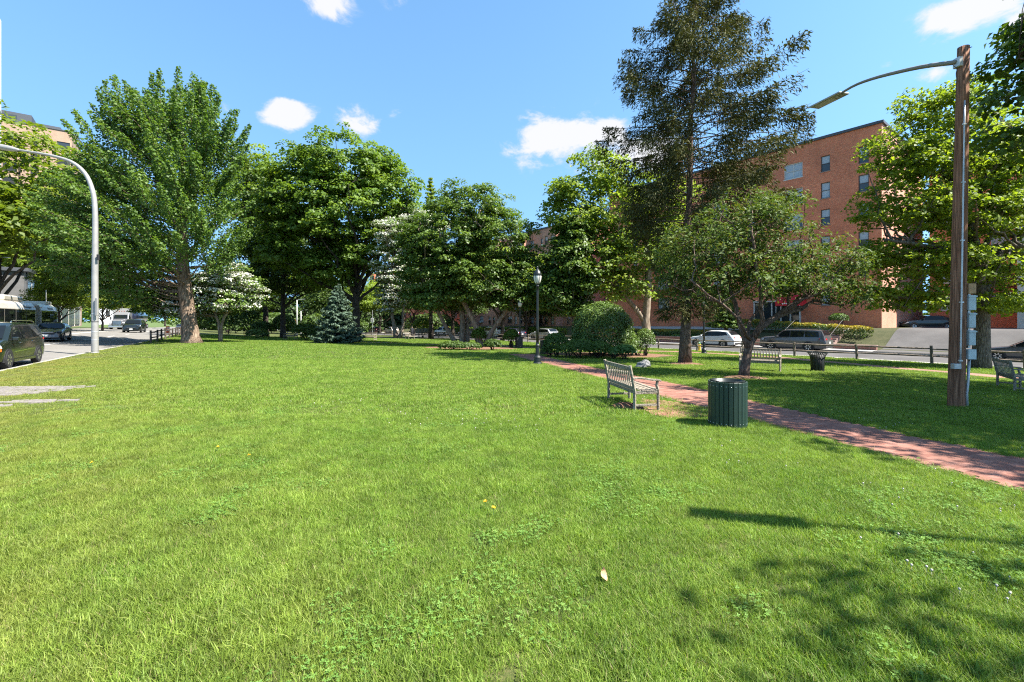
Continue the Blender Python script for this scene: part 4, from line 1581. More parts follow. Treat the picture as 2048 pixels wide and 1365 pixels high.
# ---- layered light-green oak behind the wooden pole
def oak():
    loc = G(1960, 737)
    d = loc.y
    def rel(px, py, dd=0.0):
        return tuple(W(px, py, d + dd) - loc)
    stems = [([rel(1960, 744), rel(1963, 690), rel(1965, 620), rel(1955, 520), rel(1935, 430), rel(1900, 340)], .36),
             ([rel(1964, 600), rel(1990, 530), rel(2030, 480), rel(2100, 430)], .2),
             ([rel(1960, 540), rel(1900, 500, -.5), rel(1840, 490, -.8), rel(1770, 480, -1)], .15),
             ([rel(1965, 515, -.2), rel(2010, 498, -1.2), rel(2060, 490, -2)], .14)]
    tree('oak_tree', 'tall light green oak tree with layered branches behind the wooden pole', loc,
         lobes_px([(1880, 235, 85, 60), (1800, 320, 75, 60), (1910, 330, 110, 70), (2020, 300, 90, 80), (1810, 420, 95, 55), (1930, 430, 110, 60), (2050, 420, 90, 70), (1790, 520, 90, 45), (1900, 530, 100, 45), (2020, 540, 90, 50), (1830, 600, 80, 30), (1990, 610, 70, 28), (1760, 580, 45, 28), (2110, 330, 80, 120)], d, loc),
         LEAF['oak'], BARK, trunk_h=3, r0=.3, r1=.2, n_clump=1400, per=42, rc=.55, ln=.18, wd=.13, seed=81, n_limb=46, stems=stems, shell=.18, twig=.013, flat=.55, up=.8, rough=.75, low=-.85, max_twig=900, lift=.05)


oak()
# tree just outside the frame on the right: its lowest boughs hang into the top corner and shade the path
def side_tree():
    loc = Vector((17.6, 7.2, 0)); loc.z = float(zg(loc.x, loc.y))
    lob = [(np.array([x + .6 - 17.6, y + 1.2 - 7.2, z]), np.array(r)) for x, y, z, r in
           ((11.2, 5.4, 8.6, (2.4, 2.2, 1.5)), (14.8, 5.7, 8.9, (3.2, 3.0, 2.0)), (17.3, 8.7, 9.0, (4.0, 4.0, 2.4)), (13.9, 8.8, 9.8, (2.8, 2.6, 1.4)), (13.6, 10.4, 8.0, (1.8, 1.6, 1.9)), (17, 3.5, 9.5, (4, 3.2, 3)), (20, 11, 9, (4, 4, 3)), (11.9, 2.7, 8.8, (1.3, 1.2, 1.0)))]
    tree('linden_tree', 'dark leafy boughs hanging into the top right corner', loc, lob, LEAF['magnolia'], BARK, trunk_h=8.0, r0=.36, r1=.2, n_clump=1350, per=46, rc=.62, ln=.18, wd=.14, seed=91, n_limb=24,
         shell=.2, flat=.5, start=.45, low=-.9, max_twig=500)
    # a thin-leaved neighbour further back; only its dappled shade reaches the foreground
    loc = Vector((12.3, -2.7, 0))
    lob = [(np.array([-3.2, 3.0, 8.0]), np.array([2.6, 1.5, 1.2])), (np.array([1, 1, 9.5]), np.array([3.5, 3.5, 2.5]))]
    tree('linden_tree', 'thin-leaved tree behind the viewer that dapples the near lawn with shade', loc, lob, LEAF['maple'], BARK, trunk_h=8.0, r0=.3, r1=.18, n_clump=105, per=24, rc=.6, ln=.17, wd=.12, seed=92, n_limb=12,
         shell=.2, flat=.5, low=-.9, max_twig=100)


side_tree()

# ---- dogwoods in blossom
def dogwood(name, label, px, d, stems_px, lobes, seed, n, white, rc=.7, ln=.2, wd=.16):
    loc = at(px, d)
    def rel(p):
        return tuple(W(p[0], p[1], d + (p[2] if len(p) > 2 else 0)) - loc)
    stems = [([rel(p) for p in s], r) for s, r in stems_px]
    root, P, out, rng = tree(name, label, loc, lobes_px(lobes, d, loc), LEAF['dark'] if white < .5 else LEAF['yew'], BARK_L, trunk_h=2, r0=.15, r1=.1, n_clump=n, per=34, rc=rc, ln=ln * 1.1, wd=wd, seed=seed,
                             n_limb=18, stems=stems, shell=.3, flat=.42, up=.9, twig=.014)
    k = rng.uniform(size=len(P)) < white
    # blossom lies in flat sheets on top of the outer sprays
    P2 = P[k] + np.array([0, 0, rc * .16])
    Q, t = leaves_on(P2, out[k], rc * .95, 44, ln * .8, wd * .9, rng, .34, 1.1, .3, .75)
    tag(obj('blossom', quads_mesh('blossom', Q, LEAF['blossom'], t), root), kind='stuff')
    return root


dogwood('dogwood_tree', 'low spreading dogwood with white blossom layers behind the ginkgo trunk', 440, 38.5,
        [([(441, 684), (438, 650), (428, 620), (405, 590)], .14), ([(441, 684), (445, 640), (470, 605), (490, 585)], .13)],
        [(345, 600, 55, 34), (420, 570, 62, 36), (470, 575, 52, 42), (380, 620, 62, 24), (492, 600, 32, 34), (445, 612, 60, 26)], 101, 420, .75)
dogwood('dogwood_tree', 'pale blossoming dogwood between the blue spruce and the magnolia', 790, 44,
        [([(792, 676), (788, 650), (782, 620), (775, 570), (790, 500)], .19), ([(800, 676), (806, 650), (806, 620), (820, 560)], .17)],
        [(800, 470, 55, 38), (785, 530, 45, 50), (810, 580, 52, 45), (775, 600, 26, 40), (835, 520, 40, 70), (860, 450, 45, 30)], 102, 460, .85)

# ---- trees along the far streets: a few shapes, each copy its own tree
def far_pattern(name, label, mat, bark, seed, h=13.0, w=5.0, n=150, per=44, rc=1.15, ln=.34, wd=.27, group=None, th=5.0):
    lob = [(np.array([0, 0, h * .72]), np.array([w * .8, w * .8, h * .26])), (np.array([w * .45, .3, h * .55]), np.array([w * .62, w * .62, h * .2])),
           (np.array([-w * .45, -.4, h * .56]), np.array([w * .62, w * .62, h * .2])), (np.array([.2, w * .4, h * .5]), np.array([w * .6, w * .6, h * .18])), (np.array([0, -w * .4, h * .48]), np.array([w * .6, w * .6, h * .18]))]
    return tree(name, label, (0, 0, 0), lob, mat, bark, trunk_h=th, r0=.26, r1=.16, n_clump=n, per=per, rc=rc, ln=ln, wd=wd, seed=seed, n_limb=9, group=group, shell=.4, max_twig=60)[0]


GA = 'trees along the far streets'
protoA = far_pattern('street_tree', 'yellow-green locust tree standing over the articulated bus', LEAF['lime'], BARK_D, 111, h=15, w=6.0, n=330, per=50, rc=1.1, ln=.36, wd=.22, group=GA)
protoB = far_pattern('street_tree', 'green street tree below the beige tower', LEAF['airy'], BARK_D, 112, h=14, w=5.5, n=300, group=GA)
protoC = far_pattern('street_tree', 'dark street tree beyond the person on the path', LEAF['dark'], BARK_D, 113, h=15, w=6.0, n=320, group=GA)


def place(o, px, d, s=1.0, rz=0.0, base=None):
    p = at(px, d) if base is None else base
    o.location = p
    o.rotation_euler = (0, 0, rz); o.scale = (s, s, s)
    return o


place(protoA, -5, 52, 1.72, .3)
place(protoB, 92, 76, 1.62, 1.2)
place(protoC, 828, 92, .9, 2.2)
FT = [(protoA, 205, 66, .62, 1.0, 'small yellow-green tree whose dark trunk shows behind the silver lamp pole'),
      (protoA, 118, 60, .6, 2.1, 'low yellow-green tree between bus and silver lamp pole'),
      (protoB, 290, 120, .75, .4, 'light green tree over the far end of the avenue'),
      (protoA, 250, 88, .62, 4.0, 'bright tree above the lorry on the avenue'),
      (protoB, 330, 150, .9, 3.1, 'pale green tree at the vanishing end of the avenue'),
      (protoC, 60, 95, 1.1, .7, 'dark tree in front of the beige tower'),
      (protoC, 455, 92, 1.05, 1.7, 'dark tree deep behind the blossoming low dogwood'),
      (protoC, 610, 96, 1.0, 2.9, 'dark tree far behind the maple trunk'),
      (protoB, 720, 88, .9, .2, 'light green tree in the gap right of the blue spruce'),
      (protoC, 655, 84, .8, 5.2, 'dark tree directly behind the tip of the blue spruce'),
      (protoB, 905, 72, 1.1, 1.1, 'light green crown above the left shoulder of the magnolia'),
      (protoB, 1005, 62, 1.0, 3.6, 'airy green crown behind the top of the magnolia'),
      (protoB, 1052, 74, 1.05, 2.0, 'green crown just left of the gap of open sky'),
      (protoC, 930, 86, .8, .9, 'dark tree beyond the magnolia stems'),
      (protoC, 1080, 82, .72, 4.4, 'dark tree in front of the far brick flats'),
      (protoC, 760, 110, .9, 1.4, 'dark tree furthest down the side street'),
      (protoB, 1340, 66, 1.0, 5.0, 'green crown showing between the spruce boughs'),
      (protoC, 520, 120, 1.0, .1, 'dark tree furthest behind the shaded broadleaf trees')]
for pr, px, d, s, rz, lab in FT:
    place(dup(pr, label=lab), px, d, s, rz)
far_small = far_pattern('ornamental_tree', 'small purple-leaved tree by the cream building at the right edge', LEAF['purple'], BARK_D, 114, h=5.5, w=2.4, n=90, per=40, rc=.6, ln=.2, wd=.14, th=2.2)
far_small.location = W(2050, 660, 42)


# ---- clipped shrubs, hedges, plants
def shrub(name, label, loc, lobes, mat, seed, n, ln, wd, group=None, cat='shrub', rough=.45, depth=.25, stemr=.03, tvar=.3):
    rng = np.random.default_rng(seed)
    root = thing(name, label, cat, loc, 0, group)
    w = np.array([(r[0] * r[1] * r[2]) ** (2 / 3) for _, r in lobes]); w /= w.sum()
    k = rng.choice(len(lobes), n, p=w)
    d = unit(rng.normal(size=(n, 3)))
    d[:, 2] = np.where(d[:, 2] < -.3, -d[:, 2], d[:, 2])
    C = np.array([c for c, _ in lobes])[k]; Rr = np.array([r for _, r in lobes])[k]
    bump = 1 + .05 * np.sin(d[:, 0] * 9 + k) * np.sin(d[:, 1] * 8 + d[:, 2] * 7) + rng.uniform(-.03, .05, n)
    rad = (1 - depth * rng.uniform(0, 1, n) ** 1.8) * bump
    P = C + d * Rr * rad[:, None]
    ok = P[:, 2] > .02
    for i, (c, r) in enumerate(lobes):
        ok &= ~((np.sum(((P - c) / r) ** 2, 1) < (1 - depth) ** 2 * .9))
    P, d = P[ok], d[ok]
    N = len(P)
    nrm = d * .8 + np.array([0, 0, .35]) + rng.normal(size=(N, 3)) * rough
    s = rng.uniform(.7, 1.3, N)
    t = np.clip(.1 + tvar * rng.uniform(0, 1, N) + .35 * ang_noise(P * 2) + .18 * d[:, 2], 0, .98)
    tag(obj('foliage', quads_mesh('foliage', leaf_quads(P, nrm, ln * s, wd * s, rng), mat, t), root), kind='stuff')
    m = MB()
    for c, r in lobes:
        for j in range(7):
            dv = unit(rng.normal(size=3)); dv[2] = abs(dv[2])
            e = c + dv * r * .82
            m.tube(curve_pts((c[0] + rng.uniform(-.1, .1), c[1] + rng.uniform(-.1, .1), -.05), e, 5, (0, 0, .05), rng), np.linspace(stemr, .006, 5), 4, caps=False)
    tag(wood('stems', m, BARK_D, root), kind='stuff')
    return root


def px_shrub(name, label, px, py, d, lobes, mat, seed, n, ln, wd, **kw):
    loc = at(px, d)
    out = []
    for l in lobes_px(lobes, d, loc):
        out.append(l)
    return shrub(name, label, loc, out, mat, seed, n, ln, wd, **kw)


px_shrub('yew_shrub', 'big rounded clipped yew mound in the mulch bed', 1205, 712, 27.0, [(1205, 672, 60, 66), (1190, 690, 50, 36), (1235, 690, 38, 42)], LEAF['yew'], 201, 30000, .115, .06, depth=.2)
px_shrub('boxwood_shrub', 'pair of light green rounded shrubs at the right of the yew mound', 1285, 705, 27.4, [(1290, 682, 20, 24), (1262, 692, 22, 22), (1275, 690, 20, 20)], LEAF['yew'], 202, 7000, .085, .05)
px_shrub('boxwood_shrub', 'dark glossy low shrub at the path corner by the lamp post', 1110, 712, 25.2, [(1112, 690, 25, 24), (1100, 700, 16, 18)], LEAF['magnolia'], 203, 5200, .10, .055)
px_shrub('boxwood_shrub', 'low spreading shrub in front of the yew mound', 1165, 714, 24.6, [(1160, 697, 34, 18), (1195, 699, 28, 16), (1135, 701, 24, 14)], LEAF['magnolia'], 204, 7500, .10, .055)
px_shrub('hosta_plant', 'pale hosta clump at the front of the mulch bed', 1240, 714, 24.3, [(1250, 702, 20, 11), (1228, 704, 18, 9)], LEAF['hosta'], 205, 900, .2, .1, rough=.7, cat='plant')
px_shrub('boxwood_shrub', 'round clipped shrub by the black bin on the cross path', 1022, 690, 36.5, [(1022, 676, 16, 14), (1024, 668, 12, 9)], LEAF['maple'], 206, 2600, .12, .07)
px_shrub('boxwood_shrub', 'bright clipped shrub seen between the magnolia stems', 960, 690, 37.5, [(958, 672, 15, 15)], LEAF['maple'], 207, 2200, .12, .07)
px_shrub('ivy_plant', 'dark ivy and ground cover round the feet of the magnolia', 930, 694, 31.5, [(905, 692, 28, 9), (938, 693, 26, 8), (985, 690, 18, 11)], LEAF['dark'], 208, 3600, .15, .1, cat='plant')
px_shrub('rhododendron_shrub', 'dark shrub mass behind the low dogwood', 470, 668, 60, [(455, 640, 38, 32), (490, 645, 30, 28)], LEAF['dark'], 209, 3200, .3, .2)
px_shrub('rhododendron_shrub', 'small dark clipped shrub left of the far wooden bench', 528, 664, 58, [(524, 656, 18, 12)], LEAF['dark'], 210, 1200, .25, .16)
px_shrub('rhododendron_shrub', 'dark shrub just behind the far wooden bench', 562, 664, 60, [(568, 652, 22, 22)], LEAF['dark'], 211, 1700, .28, .18)
px_shrub('rhododendron_shrub', 'dark low shrub at the left foot of the blue spruce', 616, 672, 48, [(612, 662, 26, 14), (625, 672, 22, 12)], LEAF['dark'], 212, 2000, .22, .14)
px_shrub('boxwood_shrub', 'bright green shrub by the street behind the walking person', 846, 672, 72, [(845, 652, 20, 15)], LEAF['lime'], 213, 1500, .22, .15)
px_shrub('rhododendron_shrub', 'broad dark shrub under the slim trunked trees', 505, 668, 52, [(515, 668, 20, 10)], LEAF['yew'], 214, 1200, .22, .14)


def hedge(name, label, p0, p1, w, h, mat, seed, n, ln=.11, wd=.07, top=None):
    """clipped hedge from p0 to p1 (points on the ground); leaves over a rounded bank"""
    rng = np.random.default_rng(seed)
    p0, p1 = Vector(p0), Vector(p1)
    root = thing(name, label, 'hedge', p0)
    dv = p1 - p0
    L = dv.length
    t = rng.uniform(0, 1, n)
    a = rng.uniform(0, math.pi, n)
    ca, sa = np.cos(a), np.sin(a)
    e = .55
    cx, sz = np.sign(ca) * np.abs(ca) ** e, np.abs(sa) ** e
    dr = np.array(dv / L); sd = np.array([-dr[1], dr[0], 0]); sd = sd / np.linalg.norm(sd)
    rad = 1 - .2 * rng.uniform(0, 1, n) ** 2 + .05 * np.sin(t * L * 3.1) * np.sin(a * 3) + rng.uniform(-.03, .03, n)
    P = np.outer(t, np.array(dv)) + sd * (cx * rad * w / 2)[:, None] + np.array([0, 0, 1.0]) * (sz * rad * h)[:, None]
    nrm = sd * ca[:, None] + np.array([0, 0, 1.0]) * (sa + .2)[:, None] + rng.normal(size=(n, 3)) * .45
    s = rng.uniform(.7, 1.3, n)
    tt = np.clip(.1 + .5 * rng.uniform(0, 1, n) + .35 * (sz > .85), 0, .98)
    Q = leaf_quads(P, nrm, ln * s, wd * s, rng)
    if top is None:
        tag(obj('foliage', quads_mesh('foliage', Q, mat, tt), root), kind='stuff')
    else:
        k = (sz + rng.normal(size=n) * .12 + .15 * np.sin(t * L * 1.3)) > .86
        tag(obj('foliage', quads_mesh('foliage', Q[~k], mat, tt[~k]), root), kind='stuff')
        tag(obj('golden_shoots', quads_mesh('golden_shoots', Q[k], top, tt[k]), root), kind='stuff')
    m = MB()
    for i in range(max(3, int(L / .8))):
        q = dv * ((i + .5) / max(3, int(L / .8)))
        m.tube([(q.x, q.y, q.z - .1), (q.x + .03, q.y, q.z + h * .7)], [.03, .015], 5)
    tag(wood('stems', m, BARK_D, root), kind='stuff')
    return root


def far_wood(name, label, pts, h, depth, n, mat, seed, sz):
    """a distant belt of trees that reads as one mass"""
    rng = np.random.default_rng(seed)
    P = np.array([(p.x, p.y) for p in pts])
    seg = np.r_[0, np.cumsum(np.hypot(*np.diff(P, axis=0).T))]
    t = rng.uniform(0, seg[-1], n)
    x, y = np.interp(t, seg, P[:, 0]), np.interp(t, seg, P[:, 1])
    hh = h * (.72 + .3 * np.sin(t / 9.0 + 1.3 * np.sin(t / 3.7)) ** 2)
    z = hh * rng.uniform(0, 1, n) ** .8
    bulge = np.sqrt(np.clip(1 - (z / hh) ** 3, 0, 1))
    off = rng.uniform(-1, 1, n) * depth * bulge
    rr = np.hypot(x, y)
    x, y = x * (1 + off / rr), y * (1 + off / rr)
    gz = np.maximum(zg(x, y), -3.5)
    pos = np.stack([x, y, gz + z], 1)
    nrm = np.stack([-x / rr, -y / rr, np.full(n, .8)], 1) + rng.normal(size=(n, 3)) * .6
    s = sz * rng.uniform(.6, 1.3, n)
    tint = np.clip(.2 + .35 * rng.uniform(0, 1, n) + .3 * np.sin(t / 6.0), 0, .98)
    o = obj(name, quads_mesh(name, leaf_quads(pos, nrm, s, s * .8, rng), mat, tint))
    tag(o, label, 'trees', kind='stuff')


far_wood('far_wood', 'distant belt of dark trees closing the view behind the park', [at(395, 135), at(520, 128), at(640, 120), at(760, 128), at(900, 150)], 9, 4, 15000, LEAF['dark'], 501, .9)
far_wood('far_wood', 'pale belt of trees at the far end of the avenue', [at(-350, 330), at(120, 330), at(300, 310), at(420, 300), at(520, 280)], 24, 8, 14000, LEAF['airy'], 502, 2.0)
far_wood('far_wood', 'belt of trees beyond the buildings on the right', [at(900, 330), at(1500, 260), at(2000, 170), at(2600, 130)], 9, 6, 9000, LEAF['dark'], 503, 1.6)
for i, (px, d_, rx, ry, lab) in enumerate(((470, 84, 40, 26, 'deep shaded shrubbery behind the low dogwood stems'), (545, 88, 44, 24, 'deep shaded shrubbery behind the dark clipped shrubs'), (640, 80, 36, 22, 'deep shaded shrubbery behind the blue spruce'), (700, 86, 30, 20, 'deep shaded shrubbery right of the blue spruce'), (860, 100, 50, 22, 'deep shaded shrubbery beyond the side street cars'))):
    px_shrub('rhododendron_shrub', lab, px, 650, d_, [(px, 650, rx, ry), (px + rx * .6, 655, rx * .6, ry * .7)], LEAF['dark'], 520 + i, 2600, .5, .36)

# ------------------------------------------------------------------ benches, bins, lamps, fences


def make_bench(label, loc, rz, group='wooden park benches', name='park_bench', L=1.52, back_slats=13, seat_slats=5):
    """x along the bench, +y is the way a sitter faces"""
    r = thing(name, label, 'bench', loc, rz, group)
    hx = L / 2
    M = M_WOOD_GREY
    lean = lambda z: -.10 * max(0, z - .42) / .5          # the back leans away from the sitter
    for s in (-1, 1):
        x = s * (hx - .035)
        MB().tube([(x, 0, -.02), (x, 0, .42), (x, lean(.92), .93)], .036, 4).build('leg', M, r, bevel=.004)
        MB().tube([(x, .50, -.02), (x, .50, .43), (x, .47, .52), (x, .49, .63)], .034, 4).build('leg', M, r, bevel=.004)
        MB().add(*arm_shape(x)).build('armrest', M, r, bevel=.005)
        MB().bar((x, .02, .385), (x, .48, .395), .04, .07).build('side_rail', M, r, bevel=.004)
        MB().bar((x, .02, .13), (x, .48, .13), .03, .045).build('stretcher', M, r, bevel=.003)
    MB().bar((-hx + .05, lean(.86), .865), (hx - .05, lean(.86), .865), .035, .085).build('top_rail', M, r, bevel=.006)
    MB().bar((-hx + .05, -.005, .47), (hx - .05, -.005, .47), .035, .06).build('back_rail', M, r, bevel=.004)
    MB().bar((-hx + .05, .49, .385), (hx - .05, .49, .385), .03, .07).build('front_rail', M, r, bevel=.004)
    MB().bar((-hx + .05, .03, .385), (hx - .05, .03, .385), .03, .07).build('rear_rail', M, r, bevel=.004)
    sm = MB().tube([(0, 0, 0), (0, -.073, .345)], .02, 4).mesh('back_slat', M)
    for i in range(back_slats):
        x = -hx + .11 + (L - .22) * i / (back_slats - 1)
        o = obj('back_slat', sm, r); o.location = (x, -.008, .49); o.scale = (1, .6, 1)
    zs = [.455, .435, .428, .432, .445, .45]
    me = MB().box((0, 0, 0), (L - .02, .076, .022)).mesh('seat_slat', M)
    for i in range(seat_slats):
        o = obj('seat_slat', me, r)
        o.location = (0, .085 + .098 * i, zs[i] - .005)
        o.rotation_euler = ((-.16, -.07, .02, .06, .05)[i % 5], 0, 0)
    return r


def arm_shape(x):
    """scrolled armrest, a swept plank"""
    n = 10
    vs, fs = [], []
    for i in range(n):
        t = i / (n - 1)
        y = -.04 + .60 * t
        z = .655 + .022 * math.sin(t * math.pi * 1.6 + .6) - .03 * max(0, t - .88) * 8
        w = .03 + .012 * math.sin(t * math.pi)
        vs += [(x - w, y, z - .018), (x + w, y, z - .018), (x + w, y, z + .018), (x - w, y, z + .018)]
    for i in range(n - 1):
        for k in range(4):
            fs.append((i * 4 + k, i * 4 + (k + 1) % 4, (i + 1) * 4 + (k + 1) % 4, (i + 1) * 4 + k))
    fs += [(0, 1, 2, 3), tuple((n - 1) * 4 + k for k in range(4))]
    return vs, fs


def bench_between(a, b, label, flip=False, L=1.52):
    """a, b: ground points of the two rear legs; the sitter faces to the right of a->b"""
    a, b = Vector(a), Vector(b)
    c = (a + b) / 2
    d = b - a
    ang = math.atan2(d.y, d.x)
    if not flip: ang += math.pi
    c.z = float(zg(c.x, c.y))
    return make_bench(label, c, ang, L=L)


ga, gb = G(1274, 826), G(1214, 798)
bench_between(ga, gb, 'weathered wooden bench seen from behind at the edge of the brick path', L=1.52)
bench_between(at(1490, 19.3), at(1552, 18.7), 'weathered wooden bench facing the viewer right of the cherry trunk')
bench_between(G(2036, 786), G(1990, 773), 'weathered wooden bench cut by the right edge of the picture', flip=False)
bench_between(at(572, 50.5), at(597, 50.0), 'greyish wooden bench in deep shade left of the blue spruce')
bench_between(at(727, 51.0), at(756, 50.5), 'dark wooden bench in the shade right of the blue spruce')
bench_between(at(806, 58.0), at(826, 60.5), 'dark bench beside the walking person')


def slat_bin():
    c = G(1455, 853)
    r = thing('litter_bin', 'dark green slatted litter bin standing beside the brick path', 'litter bin', c, .1)
    rad, h, n = .30, .77, 26
    slat = MB().box((0, 0, h / 2 + .02), (.022, 2 * math.pi * rad / n * .90, h)).mesh('slat', M_GREENCAN)
    rivet = MB().lathe([(.007, 0), (.006, .004), (.002, .006)], 8, axis='X').mesh('rivet', M_CHROME, True)
    for i in range(n):
        a = 2 * math.pi * i / n
        o = obj('slat', slat, r); o.location = (rad * math.cos(a), rad * math.sin(a), 0); o.rotation_euler = (0, 0, a)
        m = o.modifiers.new('bevel', 'BEVEL'); m.width = .004; m.segments = 1
        for z in (.09, .72):
            q = obj('rivet', rivet, o); q.location = (.0105, 0, z)
    m = MB()
    for z in (.08, .72):
        m2 = MB().lathe([(rad - .03, z - .02), (rad - .013, z - .02), (rad - .013, z + .02), (rad - .03, z + .02), (rad - .03, z - .02)], 40, caps=False)
        m2.build('hoop', M_BLACK, r)
    MB().lathe([(rad - .05, .03), (rad - .04, .04), (rad - .035, .79), (rad - .02, .80), (rad - .02, .805), (rad - .06, .80), (rad - .07, .1), (.01, .09)], 36, caps=False).build('liner', M_BLACK, r, smooth=True)


slat_bin()


def flared_bin():
    c = at(1635, 19.1)
    r = thing('litter_bin', 'black flared iron litter bin in front of the street fence', 'litter bin', c)
    n = 30
    ba = MB()
    sl = []
    for t in np.linspace(0, 1, 7):
        rr = .235 + .035 * t + .11 * max(0, t - .72) ** 1.5 * 6
        sl.append((rr, 0, .05 + .75 * t))
    bar = MB()
    for i in range(len(sl) - 1):
        bar.bar(sl[i], sl[i + 1], .026, .008, up=(1, 0, 0))
    me = bar.mesh('bar', M_BLACK)
    for i in range(n):
        o = obj('bar', me, r); o.rotation_euler = (0, 0, 2 * math.pi * i / n)
    MB().lathe([(.37, .79), (.40, .79), (.40, .82), (.37, .82), (.37, .79)], 36, caps=False).build('rim', M_BLACK, r, smooth=False)
    MB().lathe([(.25, .02), (.25, .06), (.22, .06), (.22, .02), (.25, .02)], 30, caps=False).build('base_ring', M_BLACK, r)
    MB().lathe([(.20, .04), (.215, .05), (.25, .72), (.235, .72), (.2, .08), (.01, .07)], 26, caps=False).build('liner', M_TRIM, r, smooth=True)


flared_bin()


def box_bin(label, p, rz=0.3, h=.86, w=.46):
    r = thing('litter_bin', label, 'litter bin', p, rz)
    n = 6
    sl = MB().box((0, 0, h / 2), (w / n * .88, .02, h - .04)).mesh('slat', M_TRIM)
    for s in range(4):
        for i in range(n):
            o = obj('slat', sl, r)
            a = s * math.pi / 2
            t = -w / 2 + w / n * (i + .5)
            o.location = (t * math.cos(a) - w / 2 * math.sin(a), t * math.sin(a) + w / 2 * math.cos(a), .02)
            o.rotation_euler = (0, 0, a)
    MB().prism([(-w / 2 - .02, -w / 2 - .02), (w / 2 + .02, -w / 2 - .02), (w / 2 + .02, w / 2 + .02), (-w / 2 - .02, w / 2 + .02)], h, h + .035).build('lid', M_TRIM, r, bevel=.01)
    MB().box((0, 0, h * .5), (w * .86, w * .86, h * .9)).build('liner', M_BLACK, r)


box_bin('dark square bin standing on the cross path', G(1038, 697.5))
box_bin('black bin half hidden by the glossy shrub at the path corner', G(1090, 709), h=.8)


def park_lamp(label, loc, H=4.15, group='black park lamp posts'):
    r = thing('park_lamp', label, 'lamp post', loc, 0, group)
    MB().lathe([(.20, -.05), (.20, .05), (.185, .08), (.16, .10), (.15, .28), (.165, .31), (.12, .36), (.095, .42), (.09, .78), (.10, .80), (.10, .84), (.075, .88), (.068, .95)], 16).build('base', M_BLACK, r, smooth=False)
    zp = H - .92
    MB().lathe([(.062, .94), (.058, 1.6), (.052, zp - .2), (.05, zp), (.075, zp + .02), (.075, zp + .06), (.05, zp + .09), (.05, zp + .12), (.09, zp + .15)], 14).build('pole', M_BLACK, r, smooth=True)
    gl = paint('lamp_globe', (.62, .60, .52), rough=.25, var=.06)
    MB().lathe([(.085, zp + .15), (.13, zp + .22), (.165, zp + .36), (.175, zp + .46), (.17, zp + .52)], 18).build('globe', gl, r, smooth=True)
    MB().lathe([(.18, zp + .50), (.19, zp + .53), (.175, zp + .60), (.13, zp + .69), (.075, zp + .76), (.04, zp + .79), (.03, zp + .83), (.045, zp + .86), (.02, zp + .91), (.003, zp + .93)], 18).build('hood', M_BLACK, r, smooth=True)
    for k in range(6):
        a = k * math.pi / 3
        MB().tube([(.09 * math.cos(a), .09 * math.sin(a), zp + .15), (.137 * math.cos(a), .137 * math.sin(a), zp + .22), (.172 * math.cos(a), .172 * math.sin(a), zp + .36), (.182 * math.cos(a), .182 * math.sin(a), zp + .47), (.18 * math.cos(a), .18 * math.sin(a), zp + .54)], .007, 4).build('cage_bar', M_BLACK, r)
    return r


park_lamp('black park lamp post at the bend of the brick path', G(1075, 729), 4.3)
park_lamp('black park lamp post near the street fence behind the white car', G(1408, 707.5), 4.3)
park_lamp('slim black park lamp post beside the square bin on the cross path', at(1040, 35.5), 4.0)

